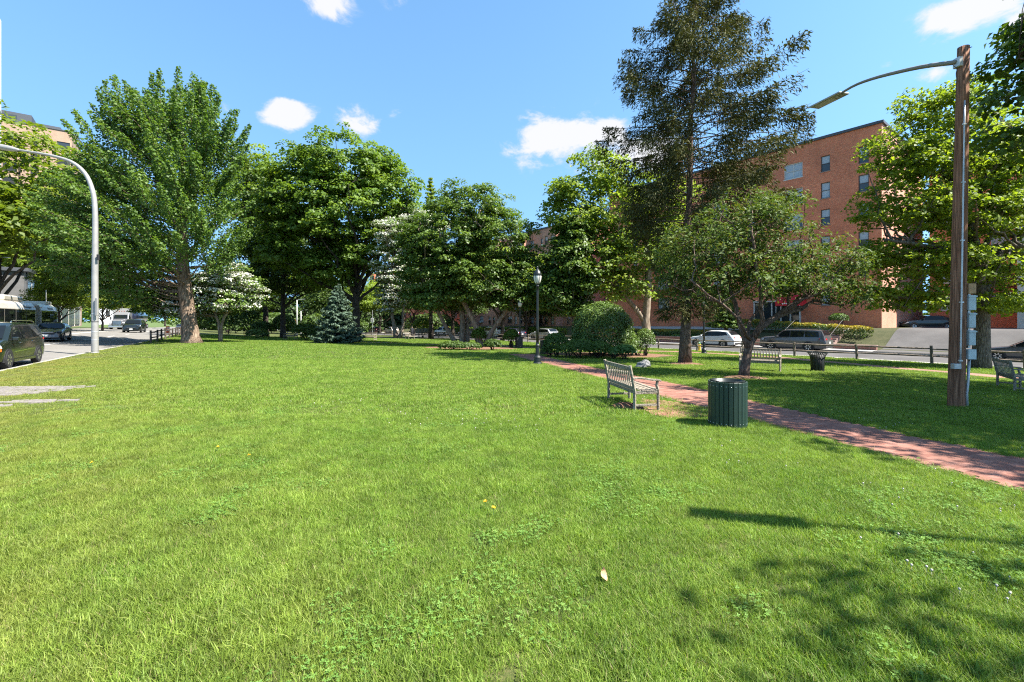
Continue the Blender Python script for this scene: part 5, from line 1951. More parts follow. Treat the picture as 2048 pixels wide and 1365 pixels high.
# ---- wooden utility pole with street light
def utility_pole():
    b = G(1912, 814)
    d = b.y
    r = thing('utility_pole', 'tall brown wooden pole carrying a street light and grey boxes', 'utility pole', b)
    def rel(px, py, dd=0.0):
        return W(px, py, d + dd) - b
    top = rel(1927, 95)
    pts = [Vector((0, 0, -.3))] + [rel(1912 + (1927 - 1912) * t, 814 + (95 - 814) * t) for t in (0, .1, .25, .4, .55, .7, .85, 1)]
    m = MB()
    m.tube(pts, [.155, .152, .147, .142, .136, .13, .122, .114, .106], 18)
    # weather-split, slanted top
    o = m.build('post', M_POLE, r, smooth=True)
    ax = lambda t: Vector((0, 0, 0)).lerp(top, t)
    # bracket arm
    a0 = rel(1912, 124, -.05)
    arm = [rel(1914, 125), rel(1850, 133, .55), rel(1790, 146, 1.05), rel(1745, 158, 1.6), rel(1710, 171, 2.1), rel(1682, 187, 2.6)]
    MB().tube(curve_np(arm, 14), np.linspace(.052, .030, 14), 12).build('arm', paint('arm_grey', (.22, .20, .165), rough=.5, metal=.3, var=.12), r, smooth=True)
    MB().box(rel(1916, 126), (.10, .16, .22)).build('arm_bracket', M_GALV, r, bevel=.01)
    # flat LED head
    h0, h1 = rel(1686, 187, 2.6), rel(1628, 216, 3.5)
    dv = (h1 - h0).normalized()
    hm = MB().bar(h0 - dv * .04, h1, .36, .05)
    head = hm.build('lamp_head', paint('lamp_head_grey', (.30, .30, .27), rough=.45, var=.1), r, bevel=.012, seg=2)
    sx = dv.cross(Vector((0, 0, 1))).normalized(); dn = sx.cross(dv).normalized()
    if dn.z > 0: dn = -dn
    c = h0.lerp(h1, .55) + dn * .031
    MB().bar(c - dv * .26, c + dv * .28, .26, .01).build('lens', paint('led_lens', (.30, .31, .16), rough=.25, var=.3, scale=40), r)
    MB().bar(h0.lerp(h1, .13) + dn * .035 - sx * .0, h0.lerp(h1, .2) + dn * .035, .12, .02).build('latch', M_GALV, r)
    # conduit up the left face
    cd = []
    for t in np.linspace(.105, .845, 12):
        p = ax(t); cd.append(p + Vector((-.06, -.145 + .035 * t, 0)))
    MB().tube(cd, .017, 8).build('conduit', M_GALV, r, smooth=True)
    for t in (.13, .29, .46, .62, .78):
        p = ax(t) + Vector((-.06, -.147 + .035 * t, 0)); MB().box(p, (.07, .04, .03)).build('strap', M_GALV, r)
    MB().box(rel(1912, 733, -.17), (.16, .10, .12)).build('junction_box', M_GALV, r, bevel=.008)
    # boxes on the right side
    for (py0, py1, w, mat, nm) in ((568, 588, .17, paint('plywood_box', (.46, .27, .13), rough=.8, var=.25, scale=12), 'wooden_box'), (591, 621, .17, M_GREYBOX, 'meter_box'), (626, 656, .155, M_GREYBOX, 'meter_box'), (661, 691, .155, M_GREYBOX, 'meter_box'), (699, 719, .18, M_GREYBOX, 'junction_box')):
        lo, hi = rel(1939, py1, -.05), rel(1938, py0, -.05)
        q = MB().box((lo + hi) / 2, (w, .16, hi.z - lo.z)).build(nm, mat, r, bevel=.008)
        if nm == 'meter_box':
            MB().box((lo + hi) / 2 + Vector((0, -.083, (hi.z - lo.z) * .42)), (w + .02, .02, .03)).build('box_lid', mat, q)
    for py in (589, 623.5, 658.5, 694):
        MB().box(rel(1936, py, -.02), (.05, .06, .06)).build('coupling', M_GALV, r)
    MB().tube([rel(1938, 719, -.03), rel(1936, 760, -.04), rel(1933, 790, -.05), rel(1934, 822, -.05)], .028, 8).build('riser_pipe', M_GALV, r, smooth=True)
    MB().tube([rel(1927, 785, -.1), rel(1925, 822, -.1)], .022, 8).build('ground_pipe', M_GALV, r, smooth=True)
    MB().tube([rel(1931, 720, -.02), rel(1930, 770, -.02), rel(1931, 800, -.02)], .012, 6).build('cable', M_TRIM, r)
    # loose wire by the arm, step bolts
    MB().tube(curve_np([rel(1906, 128, -.05), rel(1908, 133, -.08), rel(1914, 137, -.1), rel(1912, 148, -.1), rel(1914, 163, -.1)], 16), .006, 5).build('wire', M_TRIM, r)
    MB().tube([rel(1931, 100), rel(1944, 94, -.1)], .010, 6).build('step_bolt', M_TRIM, r)
    MB().tube(curve_np([rel(1934, 160), rel(1946, 158, -.05), rel(1952, 153, -.05), rel(1946, 153, -.05), rel(1938, 160, -.05)], 12), .009, 5).build('hook', M_TRIM, r)
    # grass weeds are lawn; a small ground plate
    return r


utility_pole()


def silver_lamp():
    b = at(190, 24.6)
    d = b.y
    r = thing('street_lamp', 'tall silver street lamp with curved arm at the avenue kerb', 'street lamp', b)
    def rel(px, py, dd=0.0):
        return W(px, py, d + dd) - b
    P = [Vector((0, 0, -.2)), rel(190, 640), rel(190, 560), rel(190.5, 470), rel(190, 420), rel(186, 385), rel(172, 350), rel(146, 326), rel(108, 313), rel(66, 305), rel(34, 300)]
    n = 40
    MB().tube(curve_np(P, n), np.interp(np.linspace(0, 1, n), [0, .12, .4, .55, .8, 1], [.155, .15, .12, .105, .075, .05]), 16).build('pole', M_SILVERPOLE, r, smooth=True)
    MB().tube(curve_np([rel(40, 301), rel(22, 298), rel(-4, 293), rel(-28, 289)], 8), [.05, .085, .13, .15, .15, .14, .11, .05], 12).build('lamp_head', M_SILVERPOLE, r, smooth=True)
    MB().lathe([(.19, -.05), (.19, .04), (.17, .06)], 16).build('base_plate', M_SILVERPOLE, r)
    for py in (628, 644, 664, 680):
        z = rel(190, py).z
        MB().lathe([(.148, z - .02), (.156, z - .02), (.156, z + .02), (.148, z + .02)], 18).build('band', M_TRIM if py in (644,) else M_GALV, r)
    MB().box(rel(193, 614, -.17), (.13, .08, .95)).build('cabinet', M_SILVERPOLE, r, bevel=.015)
    for py in (506, 517):
        MB().lathe([(.12, rel(190, py).z - .03), (.128, rel(190, py).z - .03), (.128, rel(190, py).z + .03), (.12, rel(190, py).z + .03)], 16).build('band', M_TRIM, r)
    MB().box(rel(196, 515, -.1), (.07, .1, .3)).build('bracket', M_TRIM, r)


silver_lamp()


def far_lamp():
    d = 58.0
    b = at(-60, d)
    r = thing('street_lamp', 'far silver street lamp whose arm reaches in at the left edge above the bus', 'street lamp', b)
    def rel(px, py):
        return W(px, py, d) - b
    MB().tube(curve_np([Vector((0, 0, -.2)), rel(-60, 600), rel(-60, 545), rel(-40, 524), rel(0, 516), rel(40, 517)], 24), np.linspace(.14, .05, 24), 10).build('pole', M_SILVERPOLE, r, smooth=True)
    MB().tube([rel(36, 516.5), rel(44, 517), rel(58, 518.5), rel(66, 519.5)], [.05, .12, .12, .04], 10).build('lamp_head', M_SILVERPOLE, r, smooth=True)
    MB().lathe([(.22, -.05), (.22, .06), (.16, .1)], 14).build('base_plate', M_SILVERPOLE, r)


far_lamp()


def off_lamp():
    """the street light standing behind the viewer on the right; its shadow lies across the near lawn"""
    sh = lambda gx, gy, z: Vector((gx, gy, 0)) + Vector((S_DIR.x / S_DIR.z, S_DIR.y / S_DIR.z, 1)) * z
    g0, g1, g2 = G(1378, 1027), G(1610, 1054), G(2048, 1098)
    z = 6.4
    a, b2, c = sh(g0.x, g0.y, z), sh(g1.x, g1.y, z + .15), sh(g2.x, g2.y, z + .55)
    e = c + (c - b2) * .55
    base = Vector((e.x, e.y, 0))
    r = thing('street_lamp', 'wooden-pole street light out of view whose thin shadow crosses the near lawn', 'street lamp', base)
    MB().tube([(0, 0, -.2), (0, 0, 7.6)], [.17, .12], 12).build('pole', M_POLE, r, smooth=True)
    MB().tube([e - base, c - base, b2 - base], [.05, .045, .035], 8).build('arm', M_SILVERPOLE, r, smooth=True)
    MB().bar(b2 - base, a - base, .25, .06).build('lamp_head', M_GALV, r, bevel=.01)


off_lamp()

# ---- post and rail fences
def fence(name, label, uf, v0, v1, step, H, seed, tilt=.02, rails=(.42, .86), mat=M_RAIL):
    rnd = random.Random(seed)
    n = int(round((v1 - v0) / step))
    P = []
    for i in range(n + 1):
        v = v0 + step * i + rnd.uniform(-.12, .12)
        u = float(uf(v) if callable(uf) else uf) + rnd.uniform(-.04, .04)
        x, y = xy(u, v)
        P.append(Vector((x, y, float(zg(x, y)))))
    r = thing(name, label, 'fence', P[0])
    hs = []
    for i, p in enumerate(P):
        q = p - P[0]
        h = H * rnd.uniform(.93, 1.05)
        lx, ly = rnd.uniform(-tilt, tilt), rnd.uniform(-tilt, tilt)
        MB().tube([q + Vector((0, 0, -.2)), q + Vector((lx * .5, ly * .5, h * .5)), q + Vector((lx, ly, h))], [.078, .074, .068], 7).build('post', mat, r)
        hs.append(q)
    for i in range(len(P) - 1):
        for z in rails:
            a = hs[i] + Vector((0, 0, z + rnd.uniform(-.03, .03))); b = hs[i + 1] + Vector((0, 0, z + rnd.uniform(-.03, .03)))
            mid = (a + b) / 2 + Vector((0, 0, rnd.uniform(-.05, .02)))
            MB().tube([a, a.lerp(mid, .5), mid, mid.lerp(b, .5), b], [.034, .05, .052, .05, .034], 6).build('rail', mat, r)
    return r


fence('rail_fence', 'weathered two-rail wooden fence along the side street', U_FENCE, -12.2, 92, 3.58, 1.0, 8, tilt=.05)
fence('rail_fence', 'dark two-rail wooden fence along the avenue by the ginkgo', lambda v: uL(v) + .9, 45.2, 96, 2.9, 1.0, 9, mat=paint('fence_wood_dark', (.085, .065, .05), rough=.9, var=.4, scale=9))


def hydrant():
    p = at(1337, 35.0)
    u, v = uv(p.x, p.y)
    x, y = xy(35.45, v)
    p = Vector((x, y, float(zg(x, y))))
    r = thing('fire_hydrant', 'yellow fire hydrant with green cap by the street fence', 'hydrant', p, .6)
    Y, Gc = paint('hydrant_yellow', (.55, .36, .03), rough=.5, var=.15), paint('hydrant_green', (.06, .16, .06), rough=.5, var=.15)
    MB().lathe([(.17, -.05), (.17, .03), (.12, .05), (.115, .45), (.15, .47), (.15, .51), (.12, .53)], 14).build('barrel', Y, r, smooth=False)
    MB().lathe([(.13, .53), (.125, .6), (.09, .67), (.03, .7), (.03, .74), (.005, .745)], 14).build('bonnet', Gc, r, smooth=True)
    for s in (-1, 1):
        MB().lathe([(.06, 0), (.06, .1), (.045, .11), (.02, .13)], 10, (s * .0, 0, 0), axis='X').build('outlet', Y, r)
        bpy.data.objects[-1] if False else None
    for o in [c for c in r.children if c.name.startswith('outlet')]:
        pass
    k = [c for c in r.children if c.name.startswith('outlet')]
    k[0].location = (.10, 0, .36)
    k[1].location = (-.10, 0, .36); k[1].rotation_euler = (0, 0, math.pi)


hydrant()


def boulder():
    p = G(1287, 736)
    r = thing('boulder', 'pale grey boulder lying in the shade behind the near bench', 'boulder', p, .6)
    bm = bmesh.new(); bmesh.ops.create_icosphere(bm, subdivisions=4, radius=1)
    rng = np.random.default_rng(4)
    for v in bm.verts:
        c = v.co
        k = 1 + .14 * math.sin(c.x * 3 + 1) * math.cos(c.y * 4) + .08 * math.sin(c.z * 6 + c.x * 5)
        v.co = Vector((c.x * .36 * k, c.y * .24 * k, c.z * .20 * k + c.x * .05 + .10))
    me = bpy.data.meshes.new('stone'); bm.to_mesh(me); bm.free()
    me.polygons.foreach_set('use_smooth', [True] * len(me.polygons))
    me.materials.append(paint('granite', (.17, .17, .165), rough=.85, var=.3, scale=9, bump=.5, bscale=30))
    obj('stone', me, r)


boulder()


def small_things():
    # white garden light box in the mulch
    p = G(1272, 706)
    r = thing('garden_light', 'small white garden light box standing in the mulch bed', 'garden light', p, .4)
    w = paint('white_plastic', (.68, .68, .66), rough=.5, var=.08)
    MB().box((0, 0, .13), (.12, .12, .2)).build('housing', w, r, bevel=.01)
    MB().box((0, 0, .25), (.15, .15, .025)).build('cap', w, r, bevel=.006)
    MB().tube([(0, 0, -.05), (0, 0, .05)], .02, 6).build('stake', M_TRIM, r)
    # dandelions
    yl = paint('dandelion_yellow', (.75, .50, .02), rough=.7, var=.15)
    gs = paint('dandelion_stem', (.10, .18, .05), rough=.6, var=.2)
    for i, (px, py, lab) in enumerate(((971, 1022, 'yellow dandelion, upper one of the pair in the near lawn'), (987, 1035, 'yellow dandelion, lower one of the pair in the near lawn'), (183, 940, 'yellow dandelion alone on the left of the lawn'), (436, 907, 'two-toned dandelion left of the other two on the middle lawn'), (498, 924, 'yellow dandelion right of the middle lawn pair'))):
        g = G(px, py)
        r = thing('dandelion', lab, 'flower', g, i * 1.3, 'dandelions in the lawn')
        m = MB()
        rnd = random.Random(i)
        for k in range(26):
            a = rnd.uniform(0, 6.28); e = rnd.uniform(.05, 1.1)
            d = Vector((math.cos(a) * math.cos(e), math.sin(a) * math.cos(e), math.sin(e)))
            s = d.cross(Vector((0, 0, 1))).normalized() * .003
            c = Vector((0, 0, .085)); t = c + d * .021
            m.quad(c - s, c + s, t + s, t - s)
        m.build('petals', yl, r)
        MB().tube([(0, 0, -.01), (.004, 0, .04), (0, 0, .086)], .0022, 5).build('stem', gs, r)
    # dry leaf
    g = G(1206, 1164)
    r = thing('dry_leaf', 'curled tan dry leaf lying on the near lawn', 'leaf', g + Vector((0, 0, .05)), .4)
    vs, fs = [], []
    n = 7
    for i in range(n):
        t = i / (n - 1)
        w = .026 * math.sin(math.pi * min(1, t * .95 + .05))
        for s in (-1, 0, 1):
            vs.append((s * w, (t - .5) * .085, .02 * (2 * t - 1) ** 2 + .016 * s * s - .005))
    for i in range(n - 1):
        for k in range(2):
            fs.append((i * 3 + k, i * 3 + k + 1, i * 3 + k + 4, i * 3 + k + 3))
    o = MB().add(vs, fs).build('blade', paint('dry_leaf_tan', (.48, .30, .16), rough=.8, var=.3, scale=30), r, smooth=True)
    o.rotation_euler = (.9, .2, 0)
    MB().tube([(0, -.04, .02), (.004, -.07, .03)], .0015, 4).build('stalk', paint('leaf_stalk', (.3, .18, .09), rough=.8), r)


small_things()

# ------------------------------------------------------------------ vehicles
def car_paint(name, col, metal=.35):
    return paint('car_' + name, col, rough=.3, metal=metal, coat=.8, var=.06, scale=2)


def interp(pts, x):
    xs, ys = [p[0] for p in pts], [p[1] for p in pts]
    return float(np.interp(x, xs, ys))


TYPES = {
    # contour of the top line, belt line, windows (bottom-front, bottom-rear, top-rear, top-front as x,z)
    'sedan': dict(L=4.6, Wd=1.8, H=1.42, wb=2.70, fo=.92, r=.33, top=[(0, .62), (.08, .72), (.5, .84), (1.35, .96), (2.05, 1.36), (2.5, 1.42), (3.1, 1.41), (3.7, 1.26), (4.2, 1.08), (4.5, 1.02), (4.6, .7)],
                  belt=[(0, .55), (.5, .78), (1.3, .90), (3.6, .97), (4.3, .95), (4.6, .65)], win=[((1.5, .97), (2.55, .98), (2.55, 1.33), (2.12, 1.32)), ((2.62, .98), (3.45, 1.0), (3.28, 1.28), (2.62, 1.33))], ws=(1.38, 2.05), rw=(3.15, 3.95)),
    'suv': dict(L=4.7, Wd=1.88, H=1.66, wb=2.75, fo=.93, r=.37, top=[(0, .72), (.07, .86), (.45, 1.0), (1.2, 1.10), (1.95, 1.56), (2.3, 1.64), (3.2, 1.66), (4.05, 1.58), (4.42, 1.22), (4.62, 1.05), (4.7, .8)],
                belt=[(0, .62), (.45, .92), (1.2, 1.03), (3.6, 1.10), (4.4, 1.10), (4.7, .75)], win=[((1.42, 1.09), (2.45, 1.11), (2.45, 1.54), (2.05, 1.53)), ((2.52, 1.11), (3.35, 1.13), (3.35, 1.53), (2.52, 1.55)), ((3.42, 1.14), (4.05, 1.24), (3.85, 1.47), (3.42, 1.52))], ws=(1.22, 1.95), rw=(4.05, 4.42)),
    'minivan': dict(L=5.15, Wd=1.98, H=1.76, wb=3.05, fo=1.0, r=.345, top=[(0, .66), (.06, .82), (.4, .98), (1.0, 1.10), (1.85, 1.62), (2.2, 1.73), (3.3, 1.76), (4.6, 1.70), (4.95, 1.35), (5.1, 1.05), (5.15, .75)],
                    belt=[(0, .6), (.4, .92), (1.1, 1.02), (4.2, 1.08), (5.0, 1.05), (5.15, .7)], win=[((1.35, 1.09), (2.45, 1.10), (2.45, 1.60), (1.98, 1.59)), ((2.53, 1.10), (3.65, 1.12), (3.65, 1.60), (2.53, 1.61)), ((3.73, 1.12), (4.72, 1.16), (4.48, 1.57), (3.73, 1.60))], ws=(1.05, 1.85), rw=(4.62, 4.95)),
    'bigsuv': dict(L=5.2, Wd=2.0, H=1.86, wb=2.95, fo=1.0, r=.40, top=[(0, .88), (.05, 1.06), (.4, 1.16), (1.3, 1.24), (1.85, 1.72), (2.2, 1.84), (3.5, 1.86), (4.85, 1.80), (5.08, 1.3), (5.2, .9)],
                   belt=[(0, .7), (.4, 1.05), (1.3, 1.14), (4.6, 1.18), (5.1, 1.1), (5.2, .8)], win=[((1.48, 1.2), (2.5, 1.21), (2.5, 1.70), (1.98, 1.69)), ((2.58, 1.21), (3.6, 1.22), (3.6, 1.70), (2.58, 1.71)), ((3.68, 1.22), (4.7, 1.24), (4.6, 1.67), (3.68, 1.70))], ws=(1.32, 1.85), rw=(4.86, 5.05)),
    'pickup': dict(L=5.3, Wd=1.95, H=1.80, wb=3.3, fo=.95, r=.38, top=[(0, .82), (.06, 1.0), (.4, 1.08), (1.3, 1.16), (1.8, 1.65), (2.1, 1.78), (3.0, 1.78), (3.35, 1.66), (3.5, 1.16), (3.6, 1.12), (5.2, 1.12), (5.3, .85)],
                   belt=[(0, .66), (.4, .98), (1.3, 1.08), (3.4, 1.10), (5.2, 1.04), (5.3, .8)], win=[((1.45, 1.16), (2.4, 1.17), (2.4, 1.65), (1.93, 1.64)), ((2.47, 1.17), (3.2, 1.17), (3.1, 1.63), (2.47, 1.65))], ws=(1.32, 1.8), rw=(3.28, 3.46)),
}


def make_car(kind, name, label, loc, rz, pm, group=None, plate=True, rails=False, amber=False):
    T = TYPES[kind]
    L, Wd, H = T['L'], T['Wd'], T['H']
    hw = Wd / 2
    r = thing(name, label, name.split('_')[-1] if name.split('_')[-1] in ('car', 'minivan', 'pickup') else 'car', loc, rz, group)
    X0 = L / 2                       # local x: +x is the front
    fx = lambda x: X0 - x
    zbelt = lambda x: min(interp(T['belt'], x), interp(T['top'], x) - .02)
    tum = .30                        # how fast the sides lean in above the belt
    def half(x, z):
        e = 1 - .16 * max(0, (.55 - x) / .55) ** 2 - .12 * max(0, (x - (L - .5)) / .5) ** 2
        w = hw * e
        zb = zbelt(x)
        if z > zb: return w - .03 - (z - zb) * tum
        if z < .45: return w - .05 * (.45 - z) / .25
        return w - .03 * max(0, (z - .75) / max(.05, zb - .75)) if z > .75 else w
    xs = np.unique(np.concatenate([np.linspace(0, L, 34), [p[0] for p in T['top']]]))
    vs, fs = [], []
    m = MB()
    ring = []
    for x in xs:
        zt = interp(T['top'], x); zb = zbelt(x)
        zl = .22 + .10 * max(0, (.35 - x) / .35) + .12 * max(0, (x - (L - .4)) / .4)
        prof = [(0, zl), (hw * .82, zl), (half(x, .3), max(zl + .05, .30)), (half(x, .55), max(zl + .08, .55 if zb > .6 else zb - .05)), (half(x, zb * .92), zb * .93), (half(x, zb), zb)]
        cab = zt - zb > .12
        if cab:
            prof += [(half(x, zt - .06), zt - .06), (half(x, zt) - .07, zt - .015), (half(x, zt) * .55, zt + .005), (0, zt + .012)]
        else:
            prof += [(half(x, zb) - .02, zb + (zt - zb) * .4), (half(x, zb) - .10, zb + (zt - zb) * .85), (half(x, zb) * .5, zt), (0, zt + .012)]
        ring.append([(fx(x), y, z) for y, z in prof])
    n = len(ring[0])
    for s in (1, -1):
        o0 = len(m.v)
        for rg in ring:
            m.v.extend([(a, b * s, c) for a, b, c in rg])
        for i in range(len(ring) - 1):
            for k in range(n - 1):
                a, b, c, d = o0 + i * n + k, o0 + i * n + k + 1, o0 + (i + 1) * n + k + 1, o0 + (i + 1) * n + k
                m.f.append((a, b, c, d) if s > 0 else (d, c, b, a))
        m.f.append(tuple(o0 + k for k in range(n))); m.f.append(tuple(o0 + (len(ring) - 1) * n + k for k in range(n)))
    me = m.mesh('body', pm, True)
    bm = bmesh.new(); bm.from_mesh(me); bmesh.ops.remove_doubles(bm, verts=bm.verts, dist=.002); bmesh.ops.recalc_face_normals(bm, faces=bm.faces)
    for e in bm.edges:
        if len(e.link_faces) == 2 and e.calc_face_angle(0) > R(38): e.smooth = False
    bm.to_mesh(me); bm.free()
    obj('body', me, r)
    # side glass
    for s in (1, -1):
        fw, lw = T['win'][0], T['win'][-1]
        hull = [(fw[0][0] - .05, fw[0][1] - .025), (lw[1][0] + .06, lw[1][1] - .025), (lw[2][0] + .05, lw[2][1] + .025)] + [(q[3][0], q[3][1] + .025) for q in T['win'][::-1]]
        MB().add([(fx(x), s * (half(x, z) + .005), z) for x, z in hull], [tuple(range(len(hull)))]).build('window_surround', M_TRIM, r)
        for q in T['win']:
            pts = [(fx(x), s * (half(x, z) + .010), z) for x, z in q]
            mm = MB(); mm.add(pts, [(0, 1, 2, 3) if s < 0 else (3, 2, 1, 0)])
            mm.build('side_window', M_CARGLASS, r)
    # windscreen and rear window follow the top line
    for (a, b), nm in ((T['ws'], 'windscreen'), (T['rw'], 'rear_window')):
        k = 6
        mm = MB(); row = []
        for i in range(k):
            x = a + (b - a) * i / (k - 1)
            zt = interp(T['top'], x)
            w = max(.3, half(x, zt) - .13)
            for j in (-1, -.5, 0, .5, 1):
                row.append((fx(x), w * j, zt + .024 - .006 * abs(j)))
        mm.add(row, [(i * 5 + j, i * 5 + j + 1, (i + 1) * 5 + j + 1, (i + 1) * 5 + j) for i in range(k - 1) for j in range(4)])
        mm.build(nm, M_CARGLASS, r, smooth=True)
    # wheels
    rw = T['r']
    for x in (T['fo'], T['fo'] + T['wb']):
        for s in (1, -1):
            y = s * (hw - .105)
            arch = MB(); na = 20
            av = [(fx(x) + (rw + .07) * math.cos(math.pi * i / na), s * (hw + .006), rw + (rw + .07) * math.sin(math.pi * i / na)) for i in range(na + 1)]
            av += [(fx(x) - (rw + .07), s * (hw + .006), .25), (fx(x) + (rw + .07), s * (hw + .006), .25)]
            arch.add(av + [(a, s * (hw - .3), c) for a, b, c in av], [tuple(range(len(av)))] + [(i, (i + 1) % len(av), len(av) + (i + 1) % len(av), len(av) + i) for i in range(len(av))])
            arch.build('wheel_arch', M_TRIM, r)
            t = MB().lathe([(rw * .62, -.10), (rw * .93, -.11), (rw, -.08), (rw, .08), (rw * .93, .11), (rw * .62, .10)], 24, axis='Y').build('wheel', M_TYRE, r, smooth=False)
            t.location = (fx(x), y + s * .025, rw)
            rim = MB()
            rim.lathe([(rw * .64, -.06), (rw * .66, .092), (rw * .60, .10), (rw * .57, .08), (rw * .2, .07), (.01, .075)], 24, axis='Y', caps=False)
            for k in range(7):
                a = 2 * math.pi * k / 7
                rim.bar((.03 * math.cos(a), .088, .03 * math.sin(a)), (rw * .62 * math.cos(a), .096, rw * .62 * math.sin(a)), .055, .02, up=(0, 1, 0))
            ro = rim.build('rim', M_RIM, t, smooth=False)
            if s < 0: ro.rotation_euler = (0, 0, math.pi)
            dk = MB().lathe([(rw * .58, .079), (rw * .56, .081), (.01, .081)], 24, axis='Y', caps=False).build('brake_disc', M_TRIM, t)
            if s < 0: dk.rotation_euler = (0, 0, math.pi)
    # lights, grille, bumpers, mirrors, handles, plates
    zf = interp(T['belt'], .3)
    for s in (1, -1):
        x = .16
        MB().add(*wedge([(fx(.035), s * hw * .50, zf - .16), (fx(.12), s * (half(.12, zf - .1) - .02), zf - .14), (fx(.42), s * (half(.42, zf - .05) + .012), zf - .04), (fx(.40), s * (half(.4, zf + .02) + .0), zf + .06), (fx(.10), s * hw * .62, zf + .02)], (.03, s * .01, .0))).build('headlight', M_HEADL, r)
        zr = interp(T['belt'], L - .25)
        MB().add(*wedge([(fx(L - .015), s * hw * .52, zr - .10), (fx(L - .10), s * (half(L - .1, zr) + .0), zr - .13), (fx(L - .48), s * (half(L - .48, zr - .08) + .012), zr - .04), (fx(L - .45), s * (half(L - .45, zr - .02) + .010), zr + .02), (fx(L - .08), s * hw * .60, zr + .02)], (-.03, s * .01, 0))).build('taillight', M_TAILL, r)
        mx = T['ws'][0] + .28
        MB().box((fx(mx), s * (hw + .09), zbelt(mx) + .10), (.12, .19, .14)).build('mirror', pm, r, bevel=.03, seg=2)
        MB().box((fx(mx) - .02, s * (hw - .0), zbelt(mx) + .06), (.06, .10, .04)).build('mirror_stem', M_TRIM, r)
        for xx in (T['win'][0][1][0] - .22, T['win'][1][1][0] - .18):
            MB().box((fx(xx), s * (half(xx, zbelt(xx) - .1) + .012), zbelt(xx) - .10), (.2, .03, .03)).build('door_handle', M_CHROME if amber else pm, r, bevel=.008)
        MB().box((fx(L / 2), s * (hw - .012), .28), (T['wb'] - 2 * rw - .12, .05, .12)).build('sill_trim', M_TRIM if not amber else pm, r, bevel=.01)
        if amber:
            MB().box((fx(.30), s * (half(.3, .7) + .004), zf - .10), (.24, .03, .15)).build('turn_signal', M_AMBER, r, bevel=.01)
            MB().bar((fx(T['fo'] + rw + .15), s * (hw + .004), .62), (fx(T['fo'] + T['wb'] - rw - .15), s * (hw + .004), .66), .02, .035).build('side_moulding', M_CHROME, r)
    MB().box((fx(.03), 0, .62), (.06, hw * 1.15, .20)).build('grille', M_TRIM, r, bevel=.02)
    MB().box((fx(.03), 0, .72), (.075, hw * .9, .025)).build('grille_bar', M_CHROME, r, bevel=.006)
    MB().box((fx(.06), 0, .36), (.10, hw * 1.5, .12)).build('front_bumper', M_TRIM, r, bevel=.03)
    MB().box((fx(L - .05), 0, .42), (.12, hw * 1.55, .18)).build('rear_bumper', M_TRIM if kind != 'sedan' else pm, r, bevel=.03)
    if plate:
        MB().box((fx(-.012), 0, .50), (.02, .32, .16)).build('number_plate', M_PLATE, r)
        MB().box((fx(L + .012), 0, .78), (.02, .32, .16)).build('number_plate', M_PLATE, r)
    if rails:
        for s in (1, -1):
            MB().tube(curve_np([(fx(2.1), s * (hw * .72), H + .0), (fx(2.3), s * hw * .72, H + .07), (fx(3.4), s * hw * .72, H + .075), (fx(4.3), s * hw * .72, H + .05), (fx(4.5), s * hw * .72, H - .02)], 14), .018, 6).build('roof_rail', M_CHROME if amber else M_TRIM, r)
    return r


def wedge(pts, off):
    n = len(pts)
    vs = list(pts) + [(p[0] + off[0], p[1] + off[1], p[2] + off[2]) for p in pts]
    return vs, [tuple(range(n))[::-1], tuple(range(n, 2 * n))] + [(i, (i + 1) % n, n + (i + 1) % n, n + i) for i in range(n)]


HEAD_V = math.atan2(CT, -ST)         # facing along +v (away, to the left)
HEAD_IN = math.atan2(-CT, ST)        # facing along -v (towards the viewer)
P_BLACK = car_paint('black', (.010, .013, .012)); P_DGREEN = car_paint('black_green', (.012, .018, .013))
P_GREY = car_paint('grey', (.085, .085, .085)); P_WHITE = car_paint('white', (.60, .60, .58), .0); P_SILVER = car_paint('silver', (.46, .47, .48), .6)
P_CHAR = car_paint('charcoal', (.035, .035, .038)); P_RED = car_paint('maroon', (.10, .02, .02)); P_NAVY = car_paint('navy', (.02, .025, .05)); P_TAN = car_paint('champagne', (.35, .32, .27))


def park_side(px, u=44.0):
    k = (px - CX) / F
    d = u / (k * CT + ST)
    x = k * d
    uu, v = uv(x, d)
    return Vector((x, d, float(z_rroad(np.array(u), np.array(v)))))


def on_avenue(off, v):
    u = float(uL(v)) - off
    x, y = xy(u, v)
    return Vector((x, y, float(z_lroad(np.array(u), np.array(v)))))


GS = 'cars parked along the side street'
make_car('suv', 'parked_car', 'white crossover parked on the side street behind the spruce trunk', park_side(1429), HEAD_V, P_WHITE, GS)
make_car('bigsuv', 'parked_car', 'grey crossover parked on the side street before the brick steps', park_side(1590, 43.9), HEAD_V, P_GREY, GS, rails=True)
make_car('suv', 'parked_car', 'silver crossover parked by the green hedge left of the yew mound', park_side(1088), HEAD_V, P_SILVER, GS)
make_car('suv', 'parked_car', 'dark blue car with sunlit tail behind the clipped shrub', park_side(1026), HEAD_V, P_NAVY, GS)
make_car('bigsuv', 'parked_car', 'white van-like car seen between the magnolia stem and pale trunk', park_side(984), HEAD_V, P_WHITE, GS)
make_car('sedan', 'parked_car', 'grey saloon behind the magnolia stems', park_side(936), HEAD_V, P_GREY, GS)
make_car('pickup', 'parked_pickup', 'silver pickup truck parked beyond the leaning magnolia stem', park_side(889), HEAD_V, P_SILVER, GS)
make_car('suv', 'parked_car', 'silver car parked beside the maroon one down the street', park_side(783), HEAD_V, P_TAN, GS)
make_car('suv', 'parked_car', 'maroon car nearest the white parking sign down the street', park_side(750, 43.0), HEAD_V, P_RED, GS)
make_car('sedan', 'parked_car', 'grey car at the right edge behind the bench', park_side(2062, 43.9), HEAD_V, P_GREY, GS)
bc = W(1852, 656, 47.0)
